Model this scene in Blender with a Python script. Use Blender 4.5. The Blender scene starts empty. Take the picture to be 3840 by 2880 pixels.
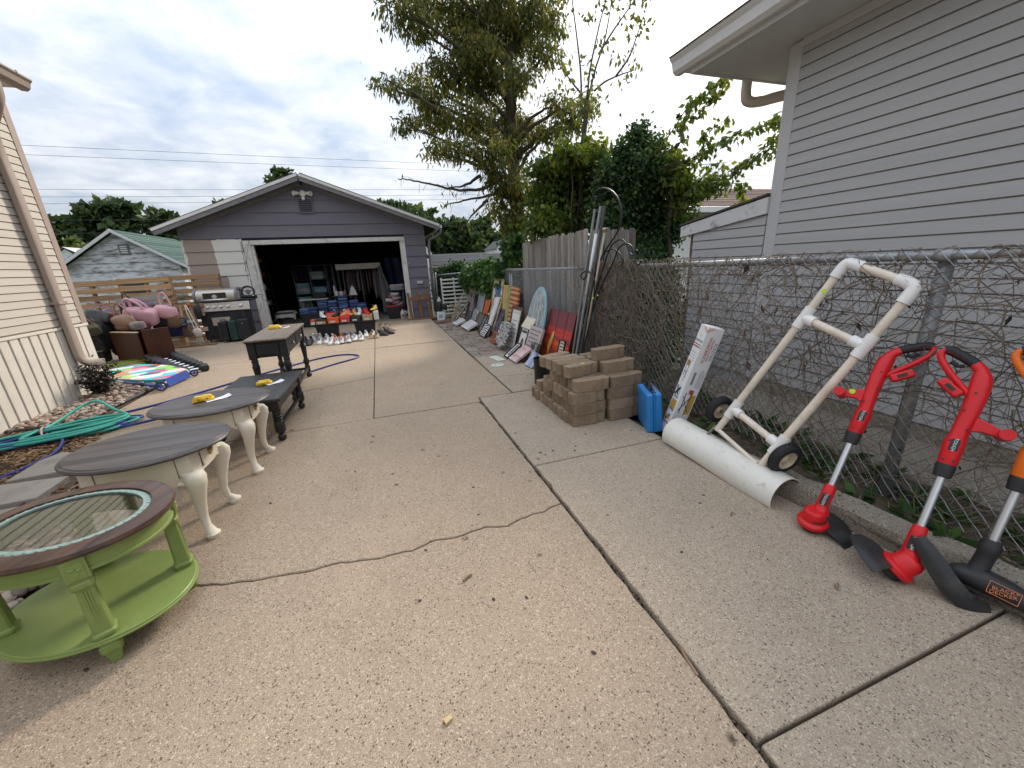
import bpy, bmesh, math, random
from mathutils import Vector, Matrix, Euler, noise
R = math.radians
SC = bpy.context.scene
COL = SC.collection
rnd = random.Random(7)

# ------------------------------------------------------------------ camera
cam_d = bpy.data.cameras.new('camera'); cam = bpy.data.objects.new('camera', cam_d); COL.objects.link(cam)
cam_d.sensor_width = 36; cam_d.lens = 13.62; cam_d.clip_start = 0.02; cam_d.clip_end = 600
cam.matrix_world = Matrix(((0.94655, 0.13767, -0.29169, 0), (-0.31909, 0.26772, -0.90913, 0), (-0.04707, 0.95361, 0.29734, 1.35), (0, 0, 0, 1)))
SC.camera = cam
SC.render.resolution_x, SC.render.resolution_y = 1024, 768
# ------------------------------------------------------------------ sky and sun
SUN_EL, SUN_AZ = R(33), R(47)
sun_dir = Vector((math.sin(SUN_AZ)*math.cos(SUN_EL), math.cos(SUN_AZ)*math.cos(SUN_EL), math.sin(SUN_EL)))
W = bpy.data.worlds.new('World'); SC.world = W; W.use_nodes = True
def world():
    nt = W.node_tree; N = nt.nodes; L = nt.links; N.clear()
    out = N.new('ShaderNodeOutputWorld'); bg = N.new('ShaderNodeBackground'); bg.inputs['Strength'].default_value = 0.12
    sky = N.new('ShaderNodeTexSky'); sky.sky_type = 'NISHITA'; sky.sun_disc = False
    sky.sun_elevation = SUN_EL; sky.sun_rotation = SUN_AZ; sky.air_density = 1.0; sky.dust_density = 2.0
    tc = N.new('ShaderNodeTexCoord')
    sep = N.new('ShaderNodeSeparateXYZ'); L.new(tc.outputs['Generated'], sep.inputs[0])
    def m(op, a, b=None, c=None):
        n = N.new('ShaderNodeMath'); n.operation = op
        for i, v in enumerate((a, b, c)):
            if v is None: continue
            if isinstance(v, (int, float)): n.inputs[i].default_value = v
            else: L.new(v, n.inputs[i])
        return n.outputs[0]
    zz = m('ADD', m('MAXIMUM', sep.outputs[2], 0.0), 0.22)
    comb = N.new('ShaderNodeCombineXYZ'); L.new(m('DIVIDE', sep.outputs[0], zz), comb.inputs[0]); L.new(m('DIVIDE', sep.outputs[1], zz), comb.inputs[1])
    def nz(scale, det, rough, dist):
        n = N.new('ShaderNodeTexNoise'); n.inputs['Scale'].default_value = scale; n.inputs['Detail'].default_value = det
        n.inputs['Roughness'].default_value = rough; n.inputs['Distortion'].default_value = dist
        L.new(comb.outputs[0], n.inputs['Vector']); return n.outputs['Fac']
    big = nz(0.6, 3, .5, .3); mid = nz(2.6, 7, .55, .35); fine = nz(7.5, 5, .55, .3)
    ripple = m('ADD', m('MULTIPLY', big, .36), m('ADD', m('MULTIPLY', mid, .44), m('MULTIPLY', fine, .22)))
    ramp = N.new('ShaderNodeValToRGB'); L.new(ripple, ramp.inputs[0])
    e = ramp.color_ramp.elements
    e[0].position = .41; e[0].color = (2.3, 2.7, 3.35, 1); e[1].position = .61; e[1].color = (4.5, 4.6, 4.75, 1)
    x = e.new(.50); x.color = (3.3, 3.5, 3.85, 1)
    mix = N.new('ShaderNodeMix'); mix.data_type = 'RGBA'; mix.inputs[0].default_value = .88
    L.new(sky.outputs[0], mix.inputs[6]); L.new(ramp.outputs[0], mix.inputs[7])
    # brighter veil of cloud round the hidden sun
    dot = N.new('ShaderNodeVectorMath'); dot.operation = 'DOT_PRODUCT'; dot.inputs[1].default_value = sun_dir
    L.new(tc.outputs['Generated'], dot.inputs[0])
    glow = m('MULTIPLY', m('POWER', m('MAXIMUM', dot.outputs['Value'], 0.0), 16.0), 1.1)
    add = N.new('ShaderNodeMix'); add.data_type = 'RGBA'; add.blend_type = 'ADD'; add.inputs[0].default_value = 1
    gc = N.new('ShaderNodeCombineColor'); L.new(glow, gc.inputs[0]); L.new(m('MULTIPLY', glow, .97), gc.inputs[1]); L.new(m('MULTIPLY', glow, .90), gc.inputs[2])
    L.new(mix.outputs[2], add.inputs[6]); L.new(gc.outputs[0], add.inputs[7])
    # an overcast dome is brighter overhead than at the horizon
    dome = m('DIVIDE', m('ADD', m('MULTIPLY', m('MAXIMUM', sep.outputs[2], 0.0), 2.0), 1.0), 1.75)
    dv = N.new('ShaderNodeVectorMath'); dv.operation = 'SCALE'; L.new(add.outputs[2], dv.inputs[0]); L.new(dome, dv.inputs['Scale'])
    L.new(dv.outputs[0], bg.inputs[0]); L.new(bg.outputs[0], out.inputs[0])
world()
sd = bpy.data.lights.new('sun', 'SUN'); sd.energy = 1.5; sd.angle = R(11); sd.color = (1, .90, .76)
sun = bpy.data.objects.new('sun', sd); COL.objects.link(sun); sun.rotation_euler = sun_dir.to_track_quat('Z', 'Y').to_euler()
SC.view_settings.view_transform = 'Standard'; SC.view_settings.look = 'None'; SC.view_settings.exposure = 1.28; SC.view_settings.gamma = 1
SC.view_settings.use_curve_mapping = False
SC.cycles.max_bounces = 6; SC.cycles.transparent_max_bounces = 8; SC.cycles.caustics_reflective = False; SC.cycles.caustics_refractive = False
SC.cycles.use_denoising = True

# ------------------------------------------------------------------ materials
MATS = {}
def _new(name):
    m = bpy.data.materials.new(name); m.use_nodes = True
    nt = m.node_tree; b = nt.nodes['Principled BSDF']; return m, nt, nt.nodes, nt.links, b
def mul(c, k): return tuple(min(1, max(0, x*k)) for x in c)
def M(name, col=(.5,.5,.5), rough=.6, metal=0, var=.14, scale=6, bump=.12, bscale=90, obj=0.0, spec=.4, stretch=None, dirt=None, dirt_amt=.0, dirt_scale=3, coat=0, trans=0, dirt_thr=.5):
    """plain surface: two-scale colour variation, fine relief, optional blotchy wear and per-object variation"""
    if name in MATS: return MATS[name]
    m, nt, N, L, b = _new(name)
    tc = N.new('ShaderNodeTexCoord'); mp = N.new('ShaderNodeMapping'); L.new(tc.outputs['Object'], mp.inputs[0])
    if stretch: mp.inputs['Scale'].default_value = stretch
    n1 = N.new('ShaderNodeTexNoise'); n1.inputs['Scale'].default_value = scale; n1.inputs['Detail'].default_value = 6; n1.inputs['Roughness'].default_value = .62
    L.new(mp.outputs[0], n1.inputs['Vector'])
    rp = N.new('ShaderNodeValToRGB'); L.new(n1.outputs['Fac'], rp.inputs[0])
    rp.color_ramp.elements[0].position = .3; rp.color_ramp.elements[1].position = .7
    rp.color_ramp.elements[0].color = (*mul(col, 1-var), 1); rp.color_ramp.elements[1].color = (*mul(col, 1+var), 1)
    c = rp.outputs[0]
    if dirt:
        n3 = N.new('ShaderNodeTexNoise'); n3.inputs['Scale'].default_value = dirt_scale; n3.inputs['Detail'].default_value = 9; n3.inputs['Roughness'].default_value = .7
        L.new(mp.outputs[0], n3.inputs['Vector'])
        r3 = N.new('ShaderNodeValToRGB'); L.new(n3.outputs['Fac'], r3.inputs[0]); r3.color_ramp.elements[0].position = dirt_thr; r3.color_ramp.elements[1].position = dirt_thr+.16
        r3.color_ramp.elements[0].color = (0,0,0,1); r3.color_ramp.elements[1].color = (dirt_amt,)*3+(1,)
        mx = N.new('ShaderNodeMix'); mx.data_type = 'RGBA'; L.new(r3.outputs[0], mx.inputs[0]); L.new(c, mx.inputs[6]); mx.inputs[7].default_value = (*dirt, 1); c = mx.outputs[2]
    if obj:
        oi = N.new('ShaderNodeObjectInfo'); hs = N.new('ShaderNodeHueSaturation'); mr = N.new('ShaderNodeMapRange')
        mr.inputs[3].default_value = 1-obj; mr.inputs[4].default_value = 1+obj; L.new(oi.outputs['Random'], mr.inputs[0]); L.new(mr.outputs[0], hs.inputs['Value']); L.new(c, hs.inputs['Color']); c = hs.outputs[0]
    L.new(c, b.inputs['Base Color'])
    b.inputs['Roughness'].default_value = rough; b.inputs['Metallic'].default_value = metal; b.inputs['Specular IOR Level'].default_value = spec
    if coat: b.inputs['Coat Weight'].default_value = coat; b.inputs['Coat Roughness'].default_value = .15
    if trans: b.inputs['Transmission Weight'].default_value = trans
    if bump:
        n2 = N.new('ShaderNodeTexNoise'); n2.inputs['Scale'].default_value = bscale; n2.inputs['Detail'].default_value = 4; L.new(mp.outputs[0], n2.inputs['Vector'])
        bp = N.new('ShaderNodeBump'); bp.inputs['Strength'].default_value = bump; bp.inputs['Distance'].default_value = .004; L.new(n2.outputs['Fac'], bp.inputs['Height']); L.new(bp.outputs[0], b.inputs['Normal'])
    MATS[name] = m; return m

def concrete(name, base, peb, dark, stain, scale=1.0):
    """worn driveway concrete: fine exposed aggregate, pits, broad stains and dropped dark spots"""
    m, nt, N, L, b = _new(name)
    tc = N.new('ShaderNodeTexCoord'); co = tc.outputs['Object']
    def nz(s, d=5, r=.6, dist=0):
        n = N.new('ShaderNodeTexNoise'); n.inputs['Scale'].default_value = s; n.inputs['Detail'].default_value = d; n.inputs['Roughness'].default_value = r; n.inputs['Distortion'].default_value = dist; L.new(co, n.inputs['Vector']); return n.outputs['Fac']
    def vo(s, feat='F1', out='Distance'):
        n = N.new('ShaderNodeTexVoronoi'); n.inputs['Scale'].default_value = s; n.feature = feat; L.new(co, n.inputs['Vector']); return n
    def ramp(f, p0, p1, c0=(0,0,0,1), c1=(1,1,1,1)):
        r = N.new('ShaderNodeValToRGB'); L.new(f, r.inputs[0]); e = r.color_ramp.elements; e[0].position = p0; e[1].position = p1; e[0].color = c0; e[1].color = c1; return r.outputs[0]
    def mix(f, a, c, bt='MIX'):
        n = N.new('ShaderNodeMix'); n.data_type = 'RGBA'; n.blend_type = bt
        for i, v in ((0, f), (6, a), (7, c)):
            if isinstance(v, (int, float)): n.inputs[i].default_value = v
            elif isinstance(v, tuple): n.inputs[i].default_value = (*v, 1)[:4]
            else: L.new(v, n.inputs[i])
        return n.outputs[2]
    v1 = vo(360*scale); v2 = vo(210*scale)
    c = mix(ramp(nz(1.1, 6, .65, .4), .34, .66), mul(base, .90), mul(base, 1.10))
    c = mix(ramp(nz(.55, 4, .6), .42, .68), c, stain); c = mix(ramp(nz(.9, 9, .72, 1.2), .52, .70, c1=(.7,.7,.7,1)), c, mul(base, .70)); c = mix(ramp(nz(3.1, 7, .7, .5), .56, .74, c1=(.5,.5,.5,1)), c, mul(base, 1.22))
    # each grain its own tone
    g = N.new('ShaderNodeSeparateColor'); L.new(v1.outputs['Color'], g.inputs[0])
    c = mix(ramp(g.outputs[0], .66, .80, c1=(.7,.7,.7,1)), c, mul(peb, 1.0)); c = mix(ramp(g.outputs[1], .74, .84, c1=(.62,.62,.62,1)), c, mul(dark, 1.25))
    g2 = N.new('ShaderNodeSeparateColor'); L.new(v2.outputs['Color'], g2.inputs[0])
    c = mix(ramp(g2.outputs[0], .91, .94), c, mul(peb, 1.05)); c = mix(ramp(g2.outputs[1], .95, .965), c, mul(dark, .8))
    # dropped spots
    v3 = vo(5.5); g3 = N.new('ShaderNodeSeparateColor'); L.new(v3.outputs['Color'], g3.inputs[0])
    mm = N.new('ShaderNodeMath'); mm.operation = 'MULTIPLY'; L.new(ramp(v3.outputs['Distance'], .07, .13, (1,1,1,1), (0,0,0,1)), mm.inputs[0]); L.new(ramp(g3.outputs[2], .55, .6), mm.inputs[1])
    mm2 = N.new('ShaderNodeMath'); mm2.operation = 'MULTIPLY'; L.new(mm.outputs[0], mm2.inputs[0]); L.new(ramp(nz(26, 3, .6), .42, .56), mm2.inputs[1])
    c = mix(mm2.outputs[0], c, mul(dark, .55))
    c = mix(ramp(nz(2.3, 8, .75, .8), .62, .74, c1=(.38,.38,.38,1)), c, mul(base, .52))
    L.new(c, b.inputs['Base Color']); b.inputs['Roughness'].default_value = .92; b.inputs['Specular IOR Level'].default_value = .2
    hsum = N.new('ShaderNodeMath'); hsum.operation = 'MULTIPLY_ADD'; L.new(v1.outputs['Distance'], hsum.inputs[0]); hsum.inputs[1].default_value = -.6; L.new(nz(40*scale, 6, .7), hsum.inputs[2])
    bp = N.new('ShaderNodeBump'); bp.inputs['Strength'].default_value = .55; bp.inputs['Distance'].default_value = .006; L.new(hsum.outputs[0], bp.inputs['Height']); L.new(bp.outputs[0], b.inputs['Normal'])
    MATS[name] = m; return m

def woodgrain(name, col, dark, scale=1.0, axis='Y', rough=.6, obj=.12, bump=.25):
    """long fibres along one axis"""
    if name in MATS: return MATS[name]
    m, nt, N, L, b = _new(name)
    tc = N.new('ShaderNodeTexCoord'); mp = N.new('ShaderNodeMapping'); L.new(tc.outputs['Object'], mp.inputs[0])
    s = {'X': (2, 38, 38), 'Y': (38, 2, 38), 'Z': (38, 38, 2)}[axis]; mp.inputs['Scale'].default_value = tuple(v*scale for v in s)
    oi = N.new('ShaderNodeObjectInfo'); mp2 = N.new('ShaderNodeVectorMath'); mp2.operation = 'ADD'; L.new(mp.outputs[0], mp2.inputs[0])
    cm = N.new('ShaderNodeMath'); cm.operation = 'MULTIPLY'; cm.inputs[1].default_value = 57; L.new(oi.outputs['Random'], cm.inputs[0]); L.new(cm.outputs[0], mp2.inputs[1])
    n1 = N.new('ShaderNodeTexNoise'); n1.inputs['Scale'].default_value = 1; n1.inputs['Detail'].default_value = 8; n1.inputs['Roughness'].default_value = .68; n1.inputs['Distortion'].default_value = .6; L.new(mp2.outputs[0], n1.inputs['Vector'])
    rp = N.new('ShaderNodeValToRGB'); L.new(n1.outputs['Fac'], rp.inputs[0]); e = rp.color_ramp.elements; e[0].position = .32; e[1].position = .61; e[0].color = (*dark, 1); e[1].color = (*col, 1)
    hs = N.new('ShaderNodeHueSaturation'); mr = N.new('ShaderNodeMapRange'); mr.inputs[3].default_value = 1-obj; mr.inputs[4].default_value = 1+obj
    L.new(oi.outputs['Random'], mr.inputs[0]); L.new(mr.outputs[0], hs.inputs['Value']); L.new(rp.outputs[0], hs.inputs['Color']); L.new(hs.outputs[0], b.inputs['Base Color'])
    b.inputs['Roughness'].default_value = rough; b.inputs['Specular IOR Level'].default_value = .35
    bp = N.new('ShaderNodeBump'); bp.inputs['Strength'].default_value = bump; bp.inputs['Distance'].default_value = .004; L.new(n1.outputs['Fac'], bp.inputs['Height']); L.new(bp.outputs[0], b.inputs['Normal'])
    MATS[name] = m; return m

def leafmat(name, cols, rough=.55, trans=.35):
    """leaf faces: per-leaf tone from the face-corner attribute 'tone', light passing through"""
    if name in MATS: return MATS[name]
    m, nt, N, L, b = _new(name)
    at = N.new('ShaderNodeAttribute'); at.attribute_name = 'tone'
    rp = N.new('ShaderNodeValToRGB'); L.new(at.outputs['Fac'], rp.inputs[0]); e = rp.color_ramp.elements
    while len(e) < len(cols): e.new(.5)
    for i, c in enumerate(cols): e[i].position = i/(len(cols)-1); e[i].color = (*c, 1)
    L.new(rp.outputs[0], b.inputs['Base Color']); b.inputs['Roughness'].default_value = rough; b.inputs['Specular IOR Level'].default_value = .3
    tr = N.new('ShaderNodeBsdfTranslucent'); hs = N.new('ShaderNodeHueSaturation'); hs.inputs['Value'].default_value = 1.5; hs.inputs['Saturation'].default_value = 1.1; L.new(rp.outputs[0], hs.inputs['Color']); L.new(hs.outputs[0], tr.inputs[0])
    ms = N.new('ShaderNodeMixShader'); ms.inputs[0].default_value = trans; L.new(b.outputs[0], ms.inputs[1]); L.new(tr.outputs[0], ms.inputs[2]); L.new(ms.outputs[0], N['Material Output'].inputs[0])
    MATS[name] = m; return m

# ------------------------------------------------------------------ mesh helpers
class MB:
    def __init__(s): s.v = []; s.f = []; s.mi = []; s.cur = 0
    def add(s, vs, fs):
        o = len(s.v); s.v += [tuple(v) for v in vs]; s.f += [tuple(i+o for i in f) for f in fs]; s.mi += [s.cur]*len(fs); return s
    def mat(s, i): s.cur = i; return s
    def box(s, a, b, M4=None, taper=None):
        x0,y0,z0 = a; x1,y1,z1 = b
        vs = [Vector(p) for p in ((x0,y0,z0),(x1,y0,z0),(x1,y1,z0),(x0,y1,z0),(x0,y0,z1),(x1,y0,z1),(x1,y1,z1),(x0,y1,z1))]
        if taper:
            cx, cy = (x0+x1)/2, (y0+y1)/2
            for i in range(4): vs[i].x = cx+(vs[i].x-cx)*taper; vs[i].y = cy+(vs[i].y-cy)*taper
        if M4: vs = [M4 @ v for v in vs]
        return s.add(vs, [(0,3,2,1),(4,5,6,7),(0,1,5,4),(1,2,6,5),(2,3,7,6),(3,0,4,7)])
    def cbox(s, c, d, M4=None, taper=None):
        return s.box((c[0]-d[0]/2, c[1]-d[1]/2, c[2]-d[2]/2), (c[0]+d[0]/2, c[1]+d[1]/2, c[2]+d[2]/2), M4, taper)
    def prism(s, poly, z0, z1, M4=None, top_scale=1):
        n = len(poly); cx = sum(p[0] for p in poly)/n; cy = sum(p[1] for p in poly)/n
        vs = [Vector((p[0], p[1], z0)) for p in poly]+[Vector((cx+(p[0]-cx)*top_scale, cy+(p[1]-cy)*top_scale, z1)) for p in poly]
        if M4: vs = [M4 @ v for v in vs]
        return s.add(vs, [tuple(range(n-1,-1,-1)), tuple(range(n,2*n))]+[(i,(i+1)%n,n+(i+1)%n,n+i) for i in range(n)])
    def lathe(s, prof, n=16, M4=None, sx=1, sy=1, cap=True):
        vs = []; fs = []
        for r, z in prof:
            for k in range(n):
                a = 2*math.pi*k/n; vs.append(Vector((r*math.cos(a)*sx, r*math.sin(a)*sy, z)))
        for i in range(len(prof)-1):
            for k in range(n): fs.append((i*n+k, i*n+(k+1)%n, (i+1)*n+(k+1)%n, (i+1)*n+k))
        if cap: fs.append(tuple(range(n-1,-1,-1))); fs.append(tuple((len(prof)-1)*n+k for k in range(n)))
        if M4: vs = [M4 @ v for v in vs]
        return s.add(vs, fs)
    def tube(s, pts, r, n=6, cap=True, closed=False):
        pts = [Vector(p) for p in pts]; m = len(pts); vs = []; fs = []
        rr = r if isinstance(r, (list, tuple)) else [r]*m
        prev = None
        for i, p in enumerate(pts):
            if closed: t = pts[(i+1) % m]-pts[i-1]
            else: t = (pts[min(i+1, m-1)]-pts[max(i-1, 0)])
            if t.length < 1e-9: t = Vector((0,0,1))
            t.normalize()
            if prev is None:
                u = t.orthogonal().normalized()
            else:
                u = prev-t*prev.dot(t)
                u = u.normalized() if u.length > 1e-6 else t.orthogonal().normalized()
            prev = u; w = t.cross(u)
            for k in range(n):
                a = 2*math.pi*k/n; vs.append(p+(u*math.cos(a)+w*math.sin(a))*rr[i])
        for i in range(m if closed else m-1):
            j = (i+1) % m
            for k in range(n): fs.append((i*n+k, i*n+(k+1)%n, j*n+(k+1)%n, j*n+k))
        if cap and not closed: fs.append(tuple(range(n-1,-1,-1))); fs.append(tuple((m-1)*n+k for k in range(n)))
        return s.add(vs, fs)
    def loft(s, rings, cap=True, closed=True):
        n = len(rings[0]); vs = [p for r in rings for p in r]; fs = []
        for i in range(len(rings)-1):
            for k in range(n if closed else n-1): fs.append((i*n+k, i*n+(k+1)%n, (i+1)*n+(k+1)%n, (i+1)*n+k))
        if cap and closed: fs.append(tuple(range(n-1,-1,-1))); fs.append(tuple((len(rings)-1)*n+k for k in range(n)))
        return s.add(vs, fs)
    def ball(s, c, r, n=10, m=6, M4=None, jit=0, rg=None):
        rx, ry, rz = (r, r, r) if isinstance(r, (int, float)) else r
        rings = []
        for i in range(1, m):
            th = math.pi*i/m; rings.append([Vector((c[0]+rx*math.sin(th)*math.cos(2*math.pi*k/n), c[1]+ry*math.sin(th)*math.sin(2*math.pi*k/n), c[2]-rz*math.cos(th))) for k in range(n)])
        vs = [p for q in rings for p in q]; b0 = len(vs); vs += [Vector((c[0], c[1], c[2]-rz)), Vector((c[0], c[1], c[2]+rz))]; fs = []
        for i in range(m-2):
            for k in range(n): fs.append((i*n+k, i*n+(k+1)%n, (i+1)*n+(k+1)%n, (i+1)*n+k))
        for k in range(n): fs.append((b0, (k+1)%n, k)); fs.append((b0+1, (m-2)*n+k, (m-2)*n+(k+1)%n))
        if jit:
            vs = [v+Vector((rg.uniform(-jit,jit), rg.uniform(-jit,jit), rg.uniform(-jit,jit))) for v in vs]
        if M4: vs = [M4 @ v for v in vs]
        return s.add(vs, fs)
    def mesh(s, name, mats, smooth=False):
        me = bpy.data.meshes.new(name); me.from_pydata(s.v, [], s.f)
        for m in (mats if isinstance(mats, (list, tuple)) else [mats]): me.materials.append(m)
        if any(s.mi): me.polygons.foreach_set('material_index', s.mi)
        if smooth: me.polygons.foreach_set('use_smooth', [True]*len(me.polygons))
        me.update(); return me
    def build(s, name, mats, parent=None, loc=(0,0,0), rot=(0,0,0), smooth=False, bevel=0, seg=2, angle=40, sub=0):
        o = bpy.data.objects.new(name, s.mesh(name, mats, smooth)); COL.objects.link(o)
        o.location = loc; o.rotation_euler = rot
        if parent: o.parent = parent
        if bevel:
            b = o.modifiers.new('Bevel', 'BEVEL'); b.width = bevel; b.segments = seg; b.limit_method = 'ANGLE'; b.angle_limit = R(40)
            if not smooth: b.harden_normals = False
        if sub: sb = o.modifiers.new('Sub', 'SUBSURF'); sb.levels = sub; sb.render_levels = sub
        if smooth == 'auto': autosmooth(o, angle)
        return o
def autosmooth(o, angle=35):
    me = o.data; me.polygons.foreach_set('use_smooth', [True]*len(me.polygons)); me.set_sharp_from_angle(angle=R(angle))
def tag(o, label, cat, group=None, kind=None):
    if label: o['label'] = label
    if cat: o['category'] = cat
    if group: o['group'] = group
    if kind: o['kind'] = kind
    return o
def thing(name, label, cat, loc=(0,0,0), rot=(0,0,0), group=None):
    o = bpy.data.objects.new(name, None); COL.objects.link(o); o.location = loc
    o.rotation_euler = rot if isinstance(rot, (tuple, list, Euler)) else (0,0,rot); o.empty_display_size = .05
    return tag(o, label, cat, group)
def struct(o): o['kind'] = 'structure'; return o
def dup(o, parent=None, label=None, loc=None, rot=None, group=None):
    c = o.copy(); COL.objects.link(c); c.parent = parent
    for ch in [x for x in o.children]: dup(ch, c)
    if label: c['label'] = label
    if group: c['group'] = group
    if loc is not None: c.location = loc
    if rot is not None: c.rotation_euler = rot
    return c
def copy_piece(me, name, parent, loc, rot=(0,0,0), scale=(1,1,1)):
    o = bpy.data.objects.new(name, me); COL.objects.link(o); o.parent = parent; o.location = loc; o.rotation_euler = rot; o.scale = scale; return o
def TR(loc=(0,0,0), rot=(0,0,0), sc=(1,1,1)):
    return Matrix.Translation(loc) @ Euler(rot).to_matrix().to_4x4() @ Matrix.Diagonal((*sc, 1))
def frame_to(a, b, roll=0):
    """matrix whose Z runs from a to b, origin at a"""
    a = Vector(a); d = Vector(b)-a
    return Matrix.Translation(a) @ d.to_track_quat('Z', 'Y').to_matrix().to_4x4() @ Matrix.Rotation(roll, 4, 'Z')
def arc(c, r, a0, a1, n, plane='XY'):
    out = []
    for i in range(n+1):
        a = a0+(a1-a0)*i/n; x, y = r*math.cos(a), r*math.sin(a)
        out.append(Vector((c[0]+x, c[1]+y, c[2])) if plane == 'XY' else Vector((c[0]+x, c[1], c[2]+y)) if plane == 'XZ' else Vector((c[0], c[1]+x, c[2]+y)))
    return out
def spline(pts, n=8, closed=False):
    P = [Vector(p) for p in pts]; out = []; m = len(P)
    for i in range(m if closed else m-1):
        p0 = P[i-1] if (i > 0 or closed) else P[0]; p1 = P[i]; p2 = P[(i+1) % m]; p3 = P[(i+2) % m] if (closed or i+2 < m) else P[-1]
        for k in range(n):
            t = k/n; out.append(.5*((2*p1)+(-p0+p2)*t+(2*p0-5*p1+4*p2-p3)*t*t+(-p0+3*p1-3*p2+p3)*t**3))
    if not closed: out.append(P[-1])
    return out
def text_piece(txt, mat, parent, loc, rot, size, name='lettering', sx=1, align='CENTER', depth=.0006):
    cu = bpy.data.curves.new(name, 'FONT'); cu.body = txt; cu.size = size; cu.align_x = align; cu.align_y = 'CENTER'; cu.extrude = depth; cu.resolution_u = 2
    o = bpy.data.objects.new(name, cu); COL.objects.link(o)
    dg = bpy.context.evaluated_depsgraph_get(); me = bpy.data.meshes.new_from_object(o.evaluated_get(dg)); bpy.data.objects.remove(o); bpy.data.curves.remove(cu)
    me.materials.clear(); me.materials.append(mat)
    t = bpy.data.objects.new(name, me); COL.objects.link(t); t.parent = parent; t.location = loc; t.rotation_euler = rot; t.scale = (sx, 1, 1); return t
def jag(p, q, n, amp, rg):
    """points from p to q (q left out) wandering sideways"""
    p = Vector(p); q = Vector(q); d = q-p; nrm = Vector((-d.y, d.x)).normalized(); out = []; w = 0
    for i in range(n):
        w = w*.6+rg.uniform(-amp, amp); t = i/n; e = 1 if i else 0
        out.append(tuple(p+d*t+nrm*w*e))
    return out
# ================================================================== SETTING
CONC = concrete('worn_concrete', (.37,.288,.207), (.49,.40,.305), (.155,.115,.084), (.31,.235,.168))
CONC2 = concrete('worn_concrete_side', (.375,.308,.234), (.50,.425,.335), (.15,.118,.09), (.325,.265,.20), 1.05)
CONC3 = concrete('old_concrete', (.27,.235,.19), (.36,.32,.26), (.11,.09,.07), (.22,.19,.15), .8)
SOIL = M('soil', (.085,.062,.042), .95, var=.4, scale=14, bump=.6, bscale=40, dirt=(.03,.05,.02), dirt_amt=.5, dirt_scale=5)
GRASS = M('grass_ground', (.06,.085,.03), .95, var=.4, scale=9, bump=.6, bscale=30)

def ground():
    xs = [-140,-60,-30,-14,-8,-5,-3.5,-2,0,1.9,2.6,4,8,14,30,60,140]; ys = [-60,-20,-8,-3,0,3,6,9,11.5,12.5,14,16,20,30,60,140,260]
    vs = []; fs = []
    for y in ys:
        for x in xs:
            z = -.09 if y < 12.5 else -.09-.75*min(1, (y-12.5)/4)
            if x > 2.05 and y < 12.5: z = -.02
            vs.append((x, y, z))
    n = len(xs)
    for j in range(len(ys)-1):
        for i in range(n-1): fs.append((j*n+i, j*n+i+1, (j+1)*n+i+1, (j+1)*n+i))
    struct(MB().add(vs, fs).build('ground', GRASS))
ground()
drv = struct(bpy.data.objects.new('driveway', None)); COL.objects.link(drv)
struct(MB().box((-7,-4,-.08), (2.02,12,-.045)).build('driveway_bed', SOIL))

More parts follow.
